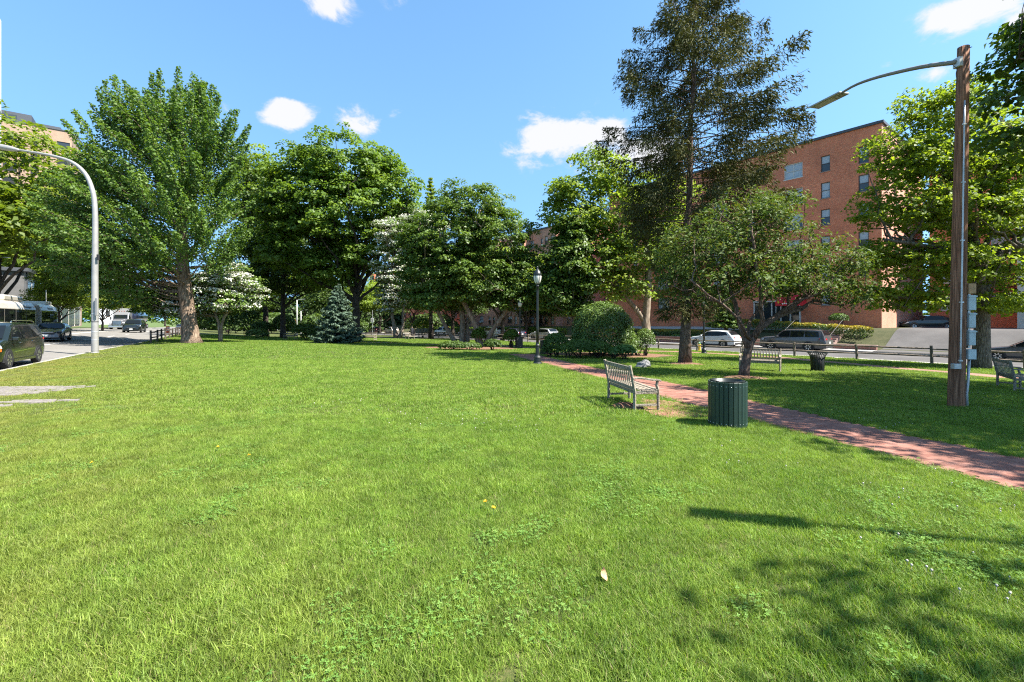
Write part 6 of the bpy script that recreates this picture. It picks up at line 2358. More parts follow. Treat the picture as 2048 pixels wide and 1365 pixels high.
make_car('sedan', 'parked_car', 'black car at the top of the sloping driveway', Vector((bc.x, bc.y, .83)), HEAD_V + .6, P_BLACK)

GA2 = 'vehicles coming down the avenue'
make_car('minivan', 'black_minivan', 'black minivan at the left edge beside the kerb', on_avenue(1.25, 27.1), HEAD_IN - .117, P_DGREEN, GA2, rails=True, amber=True)
make_car('sedan', 'saloon_car', 'charcoal saloon coming down the avenue beside the bus', on_avenue(5.9, 50.5), HEAD_IN - .02, P_CHAR, GA2)
make_car('bigsuv', 'black_car', 'black off-road car in front of the grey lorry', on_avenue(5.3, 83.5), HEAD_IN - .12, P_BLACK, GA2)
make_car('sedan', 'white_car', 'white car mostly hidden behind the charcoal saloon', on_avenue(9.6, 62.0), HEAD_IN - .1, P_WHITE, GA2)
make_car('sedan', 'far_car', 'tiny dark car far up the avenue', on_avenue(4.0, 150), HEAD_IN, P_CHAR, GA2)


def text(s, size, mat, parent, loc, rot, name='lettering'):
    c = bpy.data.curves.new(name, 'FONT'); c.body = s; c.size = size; c.extrude = .004; c.align_x = 'CENTER'; c.align_y = 'CENTER'
    c.materials.append(mat)
    t = bpy.data.objects.new(name, c)
    COL.objects.link(t)
    bpy.context.view_layer.update()
    me = bpy.data.meshes.new_from_object(t.evaluated_get(bpy.context.evaluated_depsgraph_get()))
    bpy.data.objects.remove(t)
    me.materials.clear(); me.materials.append(mat)
    o = obj(name, me, parent); o.location = loc; o.rotation_euler = rot
    return o


def bus():
    p = on_avenue(9.3, 61.0) - Vector((0, 0, .22))
    # local: +x is the front (towards the viewer), rear end at x = 0; the side facing the park is +y
    r = thing('articulated_bus', 'long white articulated bus with dark windows on the avenue', 'bus', p, HEAD_IN - .06, GA2)
    Wh = paint('bus_white', (.44, .40, .33), rough=.4, coat=.3, var=.06, scale=1)
    Gr = paint('bus_bellows', (.36, .33, .28), rough=.8, var=.2, scale=3, stretch=(8, 1, 1))
    hw, H = 1.28, 3.12
    def shell(x0, x1, nm, round_rear):
        sec = [(-hw, .35), (-hw, 2.55), (-hw + .10, 2.9), (-hw + .32, H), (hw - .32, H), (hw - .10, 2.9), (hw, 2.55), (hw, .35)]
        m = MB()
        xs = [x0, x0 + .12, x0 + .35, x1]
        for i, x in enumerate(xs):
            k = (.93, .98, 1, 1)[i] if round_rear else 1
            m.v.extend([(x, y * (k if i < 2 else 1), .35 + (z - .35) * k) for y, z in sec])
        n = len(sec)
        for i in range(len(xs) - 1):
            for q in range(n):
                m.f.append((i * n + q, i * n + (q + 1) % n, (i + 1) * n + (q + 1) % n, (i + 1) * n + q))
        m.f.append(tuple(range(n))); m.f.append(tuple((len(xs) - 1) * n + q for q in range(n)))
        return m.build(nm, Wh, r, bevel=.02)
    shell(0, 5.6, 'rear_body', True)
    shell(7.0, 17.8, 'front_body', False)
    m = MB()
    n = 9
    for i in range(n):
        x0 = 5.6 + 1.4 * i / n; x1 = 5.6 + 1.4 * (i + 1) / n
        for a, b, rr in ((x0, (x0 + x1) / 2, 1), ((x0 + x1) / 2, x1, .96)):
            m.box(((a + b) / 2, 0, 1.72), (b - a, 2 * (hw - .10) * rr, 2.5 * rr))
    m.build('bellows', Gr, r)
    for s in (1, -1):
        for x0, x1 in ((.35, 5.35), (7.3, 9.6), (9.7, 12.0), (12.1, 14.4), (14.5, 16.8)):
            MB().box(((x0 + x1) / 2, s * (hw + .004), 1.98), (x1 - x0, .02, 1.05)).build('window', M_CARGLASS, r)
    for x in (3.0, 9.2, 15.4):
        for s in (1, -1):
            w = MB().lathe([(.3, -.14), (.47, -.15), (.5, -.1), (.5, .1), (.47, .15), (.3, .14)], 20, axis='Y').build('wheel', M_TYRE, r)
            w.location = (x, s * (hw - .12), .5)
            MB().lathe([(.3, -.1), (.3, .1), (.2, .13), (.05, .12)], 16, axis='Y').build('rim', M_GALV, w)
    for s in (1, -1):
        MB().box((.04, s * .95, 1.2), (.05, .22, .5)).build('taillight', M_TAILL, r, bevel=.02)
    MB().box((.02, 0, 2.1), (.05, 1.9, .9)).build('rear_window', M_CARGLASS, r)
    MB().box((1.6, .2, H + .14), (1.9, 1.6, .28)).build('roof_unit', Wh, r, bevel=.04)
    MB().box((11.0, .0, H + .22), (4.2, 1.9, .45)).build('roof_unit', Wh, r, bevel=.12, seg=2)
    dk = paint('bus_lettering', (.10, .10, .10), rough=.6)
    text('445', .30, dk, r, (1.5, 1.012, H + .14), (R(90), 0, R(180)), 'route_number')
    text('BeeLine system', .30, dk, r, (9.0, hw - .035, 2.74), (R(74), 0, R(180)))
    text('BeeLine system', .26, dk, r, (2.4, hw - .035, 2.74), (R(74), 0, R(180)))
    MB().box((5.2, hw - .03, 2.80), (.10, .03, .08)).build('marker_light', M_AMBER, r)
    MB().box((7.3, hw - .03, 2.80), (.10, .03, .08)).build('marker_light', M_AMBER, r)
    MB().tube([(.5, .6, H), (.5, .6, H + 1.4)], .03, 6).build('antenna', Wh, r)


bus()


def lorry():
    p = on_avenue(10.2, 112)
    r = thing('tanker_lorry', 'grey long-nosed lorry with a rounded tank standing on the avenue', 'lorry', p, HEAD_IN - .2, GA2)
    Gc = paint('lorry_grey', (.19, .19, .20), rough=.35, metal=.3, coat=.4, var=.08)
    MB().prism([(2.2, .9), (4.3, .95), (4.35, 1.6), (4.2, 1.75), (2.2, 2.0)], -.75, .75, 'Y').build('bonnet', Gc, r, bevel=.08, seg=2)
    MB().prism([(0, .9), (2.3, .9), (2.3, 2.0), (2.0, 2.75), (1.3, 3.5), (.5, 3.95), (0, 3.95)], -1.15, 1.15, 'Y').build('cab', Gc, r, bevel=.1, seg=2)
    MB().add([(2.33, -.98, 2.05), (2.33, .98, 2.05), (2.06, .92, 2.72), (2.06, -.92, 2.72)], [(0, 1, 2, 3)]).build('windscreen', M_CARGLASS, r)
    for s in (1, -1):
        MB().box((1.75, s * 1.16, 2.3), (.7, .03, .6)).build('side_window', M_CARGLASS, r)
        MB().box((4.1, s * .88, 1.25), (.3, .26, .25)).build('headlight', M_HEADL, r, bevel=.03)
        MB().prism([(2.9, .55), (4.3, .55), (4.3, .9), (3.95, 1.2), (3.2, 1.2)], s * .78, s * 1.18, 'Y').build('wing', Gc, r, bevel=.04)
        MB().tube([(-.2, s * 1.0, .8), (-.2, s * 1.0, 4.1)], .08, 8).build('exhaust', M_CHROME, r)
        MB().box((2.2, s * 1.42, 2.1), (.15, .2, .6)).build('mirror', M_TRIM, r, bevel=.02)
        for x in (3.6, -.6, -1.9, -9.5, -10.8):
            w = MB().lathe([(.3, -.14), (.47, -.15), (.5, -.1), (.5, .1), (.47, .15), (.3, .14)], 18, axis='Y').build('wheel', M_TYRE, r)
            w.location = (x, s * 1.0, .5)
            MB().lathe([(.3, -.1), (.3, .1), (.15, .16), (.05, .16)], 14, axis='Y').build('rim', M_GALV, w)
    for k in range(9):
        MB().box((4.37, -.52 + .13 * k, 1.22), (.04, .05, .72)).build('grille_bar', M_CHROME, r)
    MB().box((4.34, 0, 1.22), (.05, 1.25, .8)).build('grille', M_TRIM, r)
    MB().box((4.4, 0, .62), (.25, 2.4, .36)).build('bumper', M_CHROME, r, bevel=.04)
    for k in range(-2, 3):
        MB().box((1.5, k * .35, 3.42), (.12, .12, .06)).build('marker_light', M_AMBER, r)
    MB().box((-4.5, 0, .95), (10.5, 1.0, .25)).build('chassis', M_TRIM, r)
    MB().lathe([(.2, -11.4), (.9, -11.2), (1.2, -10.9), (1.2, -1.6), (.9, -1.3), (.2, -1.1)], 24, (0, 0, 2.35), axis='X').build('tank', P_NAVY, r, smooth=True)


lorry()


# ---- cones, barriers, signs, people
def cone_m():
    pass


def cones():
    orange = paint('cone_orange', (.72, .09, .02), rough=.5, var=.1)
    wh = paint('cone_white', (.7, .7, .68), rough=.5)
    for i, (off, v, h, lab) in enumerate(((13.2, 76, 1.05, 'orange traffic barrel left of the small tree trunk'), (13.4, 85, 1.0, 'orange traffic barrel at the foot of the small tree'), (1.6, 84, 1.0, 'orange traffic barrel right of the black off-road car'), (13.3, 79, .95, 'orange traffic barrel beside the silver lamp pole'))):
        p = on_avenue(off, v)
        r = thing('traffic_barrel', lab, 'traffic barrel', p, 0, 'orange traffic barrels')
        MB().lathe([(.36, 0), (.36, .08), (.29, .09), (.27, h * .45), (.25, h * .46), (.22, h), (.05, h + .01)], 16).build('drum', orange, r)
        for z in (.35, .68):
            rr = .275 if z < .45 else .243
            MB().lathe([(rr + .012, z * h), (rr + .004, z * h + .12), (rr - .03, z * h + .12), (rr - .03, z * h)], 16, caps=False).build('band', wh, r)


cones()


def signs():
    post = M_GALV
    org = paint('sign_orange', (.80, .27, .02), rough=.5, var=.05)
    wh = paint('sign_white', (.62, .62, .60), rough=.5, var=.05)
    blk = paint('sign_black', (.03, .03, .03), rough=.5)
    for px, d, z, lab in ((590, 84, 2.1, 'left orange diamond road sign seen under the maple'), (613, 96, 2.2, 'right orange diamond road sign seen under the maple')):
        p = at(px, d)
        r = thing('road_sign', lab, 'road sign', p, -.15, 'orange diamond road signs')
        MB().box((0, 0, z / 2 + .3), (.06, .06, z + .9)).build('post', post, r)
        o = MB().prism([(-.55, 0), (0, -.55), (.55, 0), (0, .55)], -.02, .02, 'Y').build('panel', org, r)
        o.location = (0, -.05, z + .2)
        q = MB().prism([(-.5, 0), (0, -.5), (.5, 0), (0, .5), (-.5, 0), (-.46, 0), (0, .46), (.46, 0), (0, -.46), (-.46, 0)], -.024, -.021, 'Y').build('border', blk, r)
        q.location = (0, -.05, z + .2)
    p = at(745, 66)
    r = thing('parking_sign', 'white rectangular sign on a thin post down the side street', 'road sign', p, -.1)
    MB().box((0, 0, 2.0), (.06, .06, 4.0)).build('post', post, r)
    MB().box((0, -.05, 2.55), (.46, .03, .62)).build('panel', wh, r)
    for k in range(4):
        MB().box((0, -.068, 2.72 - .12 * k), (.30, .004, .05)).build('sign_line', blk, r)
    # slim white and green street poles in the same gap
    for px, d, h, lab in ((594, 78, 6.0, 'slim pale street pole left of the orange signs'), (602, 90, 4.6, 'slim pale street pole between the orange signs')):
        p = at(px, d)
        r = thing('street_pole', lab, 'pole', p, 0, 'slim street poles')
        MB().tube([(0, 0, -.1), (0, 0, h)], [.09, .06], 8).build('shaft', paint('pole_white', (.6, .6, .56), rough=.5), r, smooth=True)
        MB().lathe([(.14, 0), (.14, .2), (.09, .25)], 10).build('foot', M_GALV, r)
        MB().tube([(0, 0, h - .1), (.5, 0, h + .1), (1.4, 0, h + .15)], .035, 6).build('arm', M_GALV, r)


signs()


def person(label, loc, rz, top, legs, hair=(.03, .02, .015), skin=(.42, .26, .18), h=1.74, walk=.12, arms=(.15, -.1), bend=0.0):
    """one continuous skinned body; clothing is the body's own colour by height"""
    r = thing('person', label, 'person', loc, rz)
    s = h / 1.75
    J = {'pel': (0, 0, .95, .135), 'wai': (0, 0, 1.12, .125), 'che': (0, 0, 1.34, .15), 'nek': (0, 0, 1.50, .055), 'hd0': (.015, 0, 1.58, .075), 'hd1': (.02, 0, 1.67, .085)}
    E = [('pel', 'wai'), ('wai', 'che'), ('che', 'nek'), ('nek', 'hd0'), ('hd0', 'hd1')]
    for k, sg in (('l', 1), ('r', -1)):
        w = walk * sg
        J['hip' + k] = (w * .1, sg * .09, .88, .095); J['kne' + k] = (w * .9 + .03, sg * .095, .50, .062); J['ank' + k] = (w * 1.6 - .02, sg * .10, .09, .042); J['toe' + k] = (w * 1.6 + .15, sg * .11, .035, .035)
        E += [('pel', 'hip' + k), ('hip' + k, 'kne' + k), ('kne' + k, 'ank' + k), ('ank' + k, 'toe' + k)]
        a = arms[0] if sg > 0 else arms[1]
        J['sho' + k] = (0, sg * .17, 1.43, .062); J['elb' + k] = (a * .6, sg * .235, 1.15, .045); J['wri' + k] = (a * 1.6 + .04, sg * .24, .92, .030); J['han' + k] = (a * 1.7 + .06, sg * .235, .83, .034)
        E += [('che', 'sho' + k), ('sho' + k, 'elb' + k), ('elb' + k, 'wri' + k), ('wri' + k, 'han' + k)]
    ks = list(J)
    me = bpy.data.meshes.new('body')
    def bent(x, y, z):
        if bend and z > .95:
            a = bend; dz = z - .95
            return (x * math.cos(a) + dz * math.sin(a), y, .95 + dz * math.cos(a) - x * math.sin(a))
        return (x, y, z)
    me.from_pydata([tuple(c * s for c in bent(*J[k][:3])) for k in ks], [(ks.index(a), ks.index(b)) for a, b in E], [])
    o = obj('body', me, r)
    o.modifiers.new('skin', 'SKIN')
    sk = me.skin_vertices[0].data if len(me.skin_vertices) else None
    if sk is None:
        bm = bmesh.new(); bm.from_mesh(me); bm.verts.layers.skin.verify(); bm.to_mesh(me); bm.free()
        sk = me.skin_vertices[0].data
    for i, k in enumerate(ks):
        sk[i].radius = (J[k][3] * s, J[k][3] * s * (1.15 if k in ('che', 'wai', 'pel') else 1.0)); sk[i].use_root = (k == 'pel')
    sb = o.modifiers.new('sub', 'SUBSURF'); sb.levels = 1; sb.render_levels = 2
    m, nt, N, L, b = _mat('clothes')
    tc = N.new('ShaderNodeTexCoord'); sp = N.new('ShaderNodeSeparateXYZ'); L.new(tc.outputs['Object'], sp.inputs[0])
    mr = N.new('ShaderNodeMapRange'); mr.inputs['From Max'].default_value = 1.8 * s; L.new(sp.outputs['Z'], mr.inputs['Value'])
    cr = N.new('ShaderNodeValToRGB'); cr.color_ramp.interpolation = 'CONSTANT'
    el = cr.color_ramp.elements
    el[0].position = 0; el[0].color = (.02, .02, .02, 1)
    el[1].position = .045; el[1].color = (*legs, 1)
    e = el.new(.54); e.color = (*top, 1)
    e = el.new(.845); e.color = (*skin, 1)
    L.new(mr.outputs[0], cr.inputs[0]); L.new(cr.outputs[0], b.inputs['Base Color'])
    b.inputs['Roughness'].default_value = .85
    me.materials.append(m)
    hp = Vector(bent(.02, 0, 1.67)) * s
    hm = MB().lathe([(.02, -.04), (.088, -.03), (.097, .02), (.085, .07), (.05, .105), (.004, .115)], 14, tuple(hp + Vector((-.015, 0, .0))))
    hm.build('hair', paint('hair_dark', hair, rough=.7, var=.3), r, smooth=True)
    nz = hp + Vector((.095, 0, -.03)) * s
    MB().box(nz, (.03, .022, .035)).build('nose', paint('skin_tone', skin, rough=.6, var=.05), r, bevel=.008)
    return r


person('person in dark clothes walking on the path under the trees', at(824, 60), 2.2, (.012, .013, .018), (.010, .011, .015))
pa, pb = on_avenue(12.6, 66), on_avenue(12.9, 68.4)
person('person in a bright orange-yellow top beside the white car', pa, -.6, (.72, .36, .02), (.03, .035, .05), h=1.72)
person('person in a purple top next to the one in orange-yellow', pb, -.9, (.13, .05, .20), (.02, .02, .03), h=1.7)

# ------------------------------------------------------------------ buildings
BR_RED = brick_mat('brick_red', (.56, .135, .055), (.70, .215, .098), (.46, .27, .19))
BR_PINK = brick_mat('brick_pink', (.50, .205, .12), (.58, .265, .165), (.48, .35, .28))
BR_TAN = brick_mat('brick_tan', (.30, .19, .12), (.37, .25, .165), (.34, .27, .21))
M_COPING = paint('roof_coping', (.06, .065, .075), rough=.6, var=.2)
M_STONE = paint('cream_stone', (.50, .46, .38), rough=.85, var=.15, scale=2, bump=.2)
M_FRAME_D = paint('window_frame_brown', (.10, .07, .055), rough=.6, var=.15)
M_FRAME_W = paint('window_frame_pale', (.55, .50, .45), rough=.6, var=.1)
M_BLIND = glass_mat('pane_with_blind', (.36, .38, .40), rough=.12, spec=.6)
M_PANE = glass_mat('dark_pane', (.030, .034, .036), rough=.04, spec=.7)
M_SILL = paint('window_sill', (.32, .20, .15), rough=.8, var=.15)
M_SLATE = paint('slate_cladding', (.055, .06, .068), rough=.6, var=.2)
M_GLASSY = glass_mat('curtain_glass', (.05, .058, .06), rough=.1, spec=.4)
M_WHITEWALL = paint('white_cladding', (.62, .63, .64), rough=.6, var=.08, scale=1)
M_GREYWALL = paint('grey_cladding', (.12, .115, .11), rough=.7, var=.15, scale=1)


def wall(root, p, rz, width, z0, z1, wins, mat, rev=.14, name='wall'):
    """wall with real openings; local x along it, local y inwards"""
    xs = sorted(set([0.0, width] + [round(a, 4) for w in wins for a in w[:2]]))
    zs = sorted(set([z0, z1] + [round(a, 4) for w in wins for a in w[2:4]]))
    m = MB()
    def hole(x, z):
        return any(w[0] < x < w[1] and w[2] < z < w[3] for w in wins)
    for i in range(len(xs) - 1):
        j = 0
        while j < len(zs) - 1:
            if hole((xs[i] + xs[i + 1]) / 2, (zs[j] + zs[j + 1]) / 2):
                j += 1; continue
            k = j
            while k + 1 < len(zs) - 1 and not hole((xs[i] + xs[i + 1]) / 2, (zs[k + 1] + zs[k + 2]) / 2): k += 1
            m.quad((xs[i], 0, zs[j]), (xs[i + 1], 0, zs[j]), (xs[i + 1], 0, zs[k + 1]), (xs[i], 0, zs[k + 1]))
            j = k + 1
    for w in wins:
        a, b, c, d = w[:4]
        m.quad((a, 0, c), (a, rev, c), (a, rev, d), (a, 0, d)); m.quad((b, 0, c), (b, 0, d), (b, rev, d), (b, rev, c))
        m.quad((a, 0, d), (a, rev, d), (b, rev, d), (b, 0, d)); m.quad((a, 0, c), (b, 0, c), (b, rev, c), (a, rev, c))
    me = bpy.data.meshes.new(name); me.from_pydata(m.v, [], m.f); me.materials.append(mat); me.update()
    o = obj(name, me, root); o.location = p; o.rotation_euler = (0, 0, rz)
    return o


WIN_CACHE = {}


def window(root, p, rz, x0, x1, z0, z1, style, rev=.14):
    """style: 'sash' dark frame, blind above; 'pair' pale frame, two lights; 'plain' all dark"""
    w, h = round(x1 - x0, 3), round(z1 - z0, 3)
    key = (w, h, style)
    if key not in WIN_CACHE:
        fr = M_FRAME_W if style == 'pair' else M_FRAME_D
        t = .07 if style != 'pair' else .09
        m = MB()
        m.box((0, 0, h / 2 - t / 2), (w, .08, t)); m.box((0, 0, -h / 2 + t / 2), (w, .08, t))
        m.box((-w / 2 + t / 2, 0, 0), (t, .08, h - 2 * t)); m.box((w / 2 - t / 2, 0, 0), (t, .08, h - 2 * t))
        m.box((0, .005, 0), (w - 2 * t, .06, .05))
        if style == 'pair': m.box((0, .012, 0), (.07, .05, h - 2 * t))
        frame = m.mesh('window', fr)
        up = MB().quad((-w / 2 + t, .0, 0.02), (w / 2 - t, .0, 0.02), (w / 2 - t, .0, h / 2 - t), (-w / 2 + t, .0, h / 2 - t)).mesh('pane', M_BLIND if style != 'plain' else M_PANE)
        lo = MB().quad((-w / 2 + t, .0, -h / 2 + t), (w / 2 - t, .0, -h / 2 + t), (w / 2 - t, .0, -.02), (-w / 2 + t, .0, -.02)).mesh('pane', M_PANE)
        lo2 = MB().quad((-w / 2 + t, .0, -h / 2 + t), (w / 2 - t, .0, -h / 2 + t), (w / 2 - t, .0, -.02), (-w / 2 + t, .0, -.02)).mesh('pane', M_BLIND)
        sill = MB().box((0, -.10, -h / 2 - .045), (w + .12, .20, .08)).mesh('sill', M_SILL if style != 'pair' else M_FRAME_W)
        WIN_CACHE[key] = (frame, up, lo, sill, lo2)
    frame, up, lo, sill, lo2 = WIN_CACHE[key]
    o = obj('window', frame, root)
    M = Matrix.Translation(Vector(p)) @ Matrix.Rotation(rz, 4, 'Z')
    o.location = M @ Vector(((x0 + x1) / 2, rev, (z0 + z1) / 2)); o.rotation_euler = (0, 0, rz)
    a = obj('pane', up, o); a.location = (0, .02, 0)
    b = obj('pane', lo2 if (style != 'plain' and random.random() < .3) else lo, o); b.location = (0, .026, 0)
    obj('sill', sill, o)
    return o


def building(name, label, u0, v0, rz, wd, dp, zb, zt, front, side, mat, style='sash', group=None, side_mat=None, coping=.25, side_left=None):
    """root at the left end of the front; local x runs right along the front, local y inwards"""
    x, y = xy(u0, v0)
    r = thing(name, label, 'building', (x, y, 0), rz, group)
    wall(r, (0, 0, 0), 0, wd, zb, zt, front, mat)
    wall(r, (wd, 0, 0), R(90), dp, zb, zt, side, side_mat or mat)
    wall(r, (0, dp, 0), R(-90), dp, zb, zt, side_left or [], mat)
    wall(r, (wd, dp, 0), R(180), wd, zb, zt, [], mat)
    for q in front: window(r, (0, 0, 0), 0, *q[:4], q[4] if len(q) > 4 else style)
    for q in side: window(r, (wd, 0, 0), R(90), *q[:4], q[4] if len(q) > 4 else style)
    for q in (side_left or []): window(r, (0, dp, 0), R(-90), *q[:4], q[4] if len(q) > 4 else style)
    MB().quad((0, 0, zt - .3), (wd, 0, zt - .3), (wd, dp, zt - .3), (0, dp, zt - .3)).build('roof', M_COPING, r)
    for a, b in (((0, 0), (wd, 0)), ((wd, 0), (wd, dp)), ((wd, dp), (0, dp)), ((0, dp), (0, 0))):
        A, B = Vector((a[0], a[1], zt + coping / 2)), Vector((b[0], b[1], zt + coping / 2))
        e = (B - A).normalized() * .12
        MB().bar(A + e * (1.4 if a[0] != b[0] else -1.02), B - e * (1.4 if a[0] != b[0] else -1.02), .34, coping).build('coping', M_COPING, r)
    # dark inner core so that panes do not look through the house
    MB().box((wd / 2, dp / 2, (zb + zt) / 2 - .3), (wd - .8, dp - .8, zt - zb - .8)).build('inner_core', M_TRIM, r)
    return r


RZ_SIDE = math.atan2(-CT, ST)        # fronts on the side street: local x runs towards -v

# ---- the six-storey brick building on the right
rows = [18.95 - 2.8 * i for i in range(6)]
V_LEFT, V_RIGHT = 46.0, 12.6
def vx(v): return V_LEFT - v
front = []
for i, zt in enumerate(rows):
    zb = zt - 1.66
    if i == 5: continue
    for va, vb, st in ((14.45, 13.6, 'sash'), (17.7, 16.86, 'sash'), (21.25, 19.4, 'pair'), (25.2, 24.4, 'sash'), (29.4, 27.6, 'pair'), (33.4, 32.6, 'sash'), (37.4, 35.6, 'pair'), (41.6, 40.8, 'sash')):
        front.append((vx(va), vx(vb), zb, zt, st))
for va, vb in ((17.7, 16.86), (29.4, 27.6), (33.4, 32.6), (37.4, 35.6)):
    front.append((vx(va), vx(vb), 3.3, 4.9, 'sash'))
side = []
for i, zt in enumerate(rows):
    for ya, yb in ((1.4, 2.1), (4.4, 5.2), (9.0, 9.9), (13.0, 13.9)):
        side.append((ya, yb, zt - 1.66, zt, 'sash'))
main = building('brick_building', 'six-storey red brick apartment building with dark roof edge on the right', 55.0, V_LEFT, RZ_SIDE, V_LEFT - V_RIGHT, 17.0, -.6, 20.75, front, side, BR_RED, side_mat=BR_PINK)  # paler brick on the side wall: its sunlight is put into the colour


def entrance():
    # glazed door bay with pale posts and a red awning
    x0, x1 = vx(24.4), vx(19.6)
    pale = M_FRAME_W
    d = MB()
    for x in np.linspace(x0, x1, 6):
        MB().box((x, -.10, 2.45), (.12, .16, 2.7)).build('door_post', pale, main)
    MB().box(((x0 + x1) / 2, -.10, 3.87), (x1 - x0 + .2, .2, .16)).build('lintel', pale, main)
    for a, b in zip(np.linspace(x0, x1, 6)[:-1], np.linspace(x0, x1, 6)[1:]):
        MB().box(((a + b) / 2, -.05, 2.45), (b - a - .14, .03, 2.6)).build('door_pane', M_PANE, main)
    aw = paint('awning_red', (.48, .012, .02), rough=.7, var=.08)
    xa, xb = vx(21.4), vx(19.0)
    MB().add([(xa, -.05, 4.5), (xb, -.05, 4.5), (xb, -1.9, 3.75), (xa, -1.9, 3.75), (xa, -1.9, 3.3), (xb, -1.9, 3.3), (xa, -.05, 3.3), (xb, -.05, 3.3)],
             [(0, 1, 2, 3), (3, 2, 5, 4), (0, 3, 4, 6), (1, 7, 5, 2)]).build('awning', aw, main)
    w = paint('awning_script', (.7, .7, .68), rough=.7)
    for k in range(5):
        MB().box((xa + .75 + .2 * k, -1.905, 3.52 + .03 * (k % 2)), (.14, .01, .12)).build('awning_mark', w, main)
    for x in (xa + .05, xb - .05):
        MB().tube([(x, -1.85, 1.2), (x, -1.85, 3.3)], .03, 8).build('awning_post', M_GALV, main)


entrance()

# ---- entrance steps, retaining walls, driveway
def uvz(u, v, dz=0.0):
    x, y = xy(u, v)
    return Vector((x, y, float(z_bank(np.array(float(u)), np.array(float(v)))) + dz))


def block_uv(m, u0, u1, v0, v1, z0, z1):
    P = [xy(u0, v0), xy(u1, v0), xy(u1, v1), xy(u0, v1)]
    return m.prism(P, z0, z1)


BR_LOW = brick_mat('brick_low_wall', (.30, .12, .085), (.36, .16, .12), (.32, .24, .2))
M_STEP = paint('step_stone', (.26, .17, .14), rough=.85, var=.2, scale=5)
zs0 = float(z_far(np.array(46.0), np.array(18.0)))
st = thing('entrance_steps', 'wide brown stone steps climbing to the brick building behind the grey car', 'steps', (*xy(48.5, 16.6), zs0))
for i in range(9):
    m = MB(); block_uv(m, 47.6 + .42 * i, 47.6 + .42 * i + .46, 14.6, 18.9, zs0 - .2, zs0 + .17 * (i + 1))
    o = m.build('step', M_STEP, st); o.location = -Vector(st.location)
for v in (14.7, 18.8):
    m = MB(); a, b = xy(47.7, v), xy(51.2, v)
    m.tube([(*a, zs0 + .1), (*a, zs0 + 1.05), (*b, zs0 + 2.5), (*b, zs0 + 1.5)], .025, 6)
    o = m.build('handrail', M_TRIM, st); o.location = -Vector(st.location)
for (va, vb, h, lab) in ((19.0, 33.0, .55, 'low brick retaining wall behind the white and grey cars'), (11.2, 14.5, .35, 'short brick wall beside the driveway'), (33.3, 46, .8, 'brick retaining wall behind the spruce trunk')):
    w = thing('retaining_wall', lab, 'wall', (*xy(47.5, va), zs0))
    m = MB(); block_uv(m, 47.35, 47.65, va, vb, zs0 - .3, zs0 + h); o = m.build('brickwork', BR_LOW, w); o.location = -Vector(w.location)
    m = MB(); block_uv(m, 47.28, 47.72, va - .03, vb + .03, zs0 + h + .002, zs0 + h + .08); o = m.build('cap', M_STEP, w); o.location = -Vector(w.location)
strip_uv('driveway', U_FAR + .1, 66, np.arange(2.5, 11.01, .5), lambda U, V: z_bank(U, V) + .03 - .012 * 0 * V, M_ASPH2, nu=40)
strip_uv('forecourt', 52.2, 55.0, np.arange(14.6, 46.01, 1.0), lambda U, V: z_bank(U, V) + .02, M_WALK, nu=6)
hedge('golden_hedge', 'yellow-topped clipped hedge sloping down beside the entrance steps', uvz(52.6, 24.6), uvz(50.4, 12.4), 1.5, 1.15, LEAF['yew'], 301, 9000, .13, .085, top=LEAF['gold'])
hedge('golden_hedge', 'yellow-topped clipped hedge behind the white parked car', uvz(49.6, 38.6), uvz(49.4, 25.5), 1.5, 1.05, LEAF['yew'], 302, 9000, .13, .085, top=LEAF['gold'])
hedge('green_hedge', 'green clipped hedge behind the silver parked car', uvz(48.2, 66), uvz(48.2, 49), 1.4, 1.5, LEAF['maple'], 303, 8000, .17, .11)
hedge('green_hedge', 'dark green hedge under the far brick flats', uvz(48.6, 92), uvz(48.6, 68), 1.4, 1.4, LEAF['maple'], 304, 6000, .2, .13)
hedge('green_hedge', 'small dark hedge by the cream building', uvz(50.2, 3.0), uvz(50.2, -3.0), 1.2, 1.3, LEAF['yew'], 305, 3500, .12, .08)
b0 = uvz(53.3, 15.6)
shrub('boxwood_shrub', 'flat-topped dark shrub against the brick wall above the golden hedge', b0, [(np.array([0, 0, .95]), np.array([.9, .7, .55]))], LEAF['yew'], 306, 1600, .12, .08)
for i, v in enumerate((27.5, 30.2, 22.6)):
    shrub('flower_bed', ('pale green flowering plants on the wall behind the white car', 'pale green plants on the wall between the two crossovers', 'pale low plants on the wall behind the grey car')[i], uvz(48.1, v, .1), [(np.array([0, 0, .4]), np.array([.9, .35, .35]))], LEAF['hosta'], 310 + i, 420, .14, .08, cat='plant')

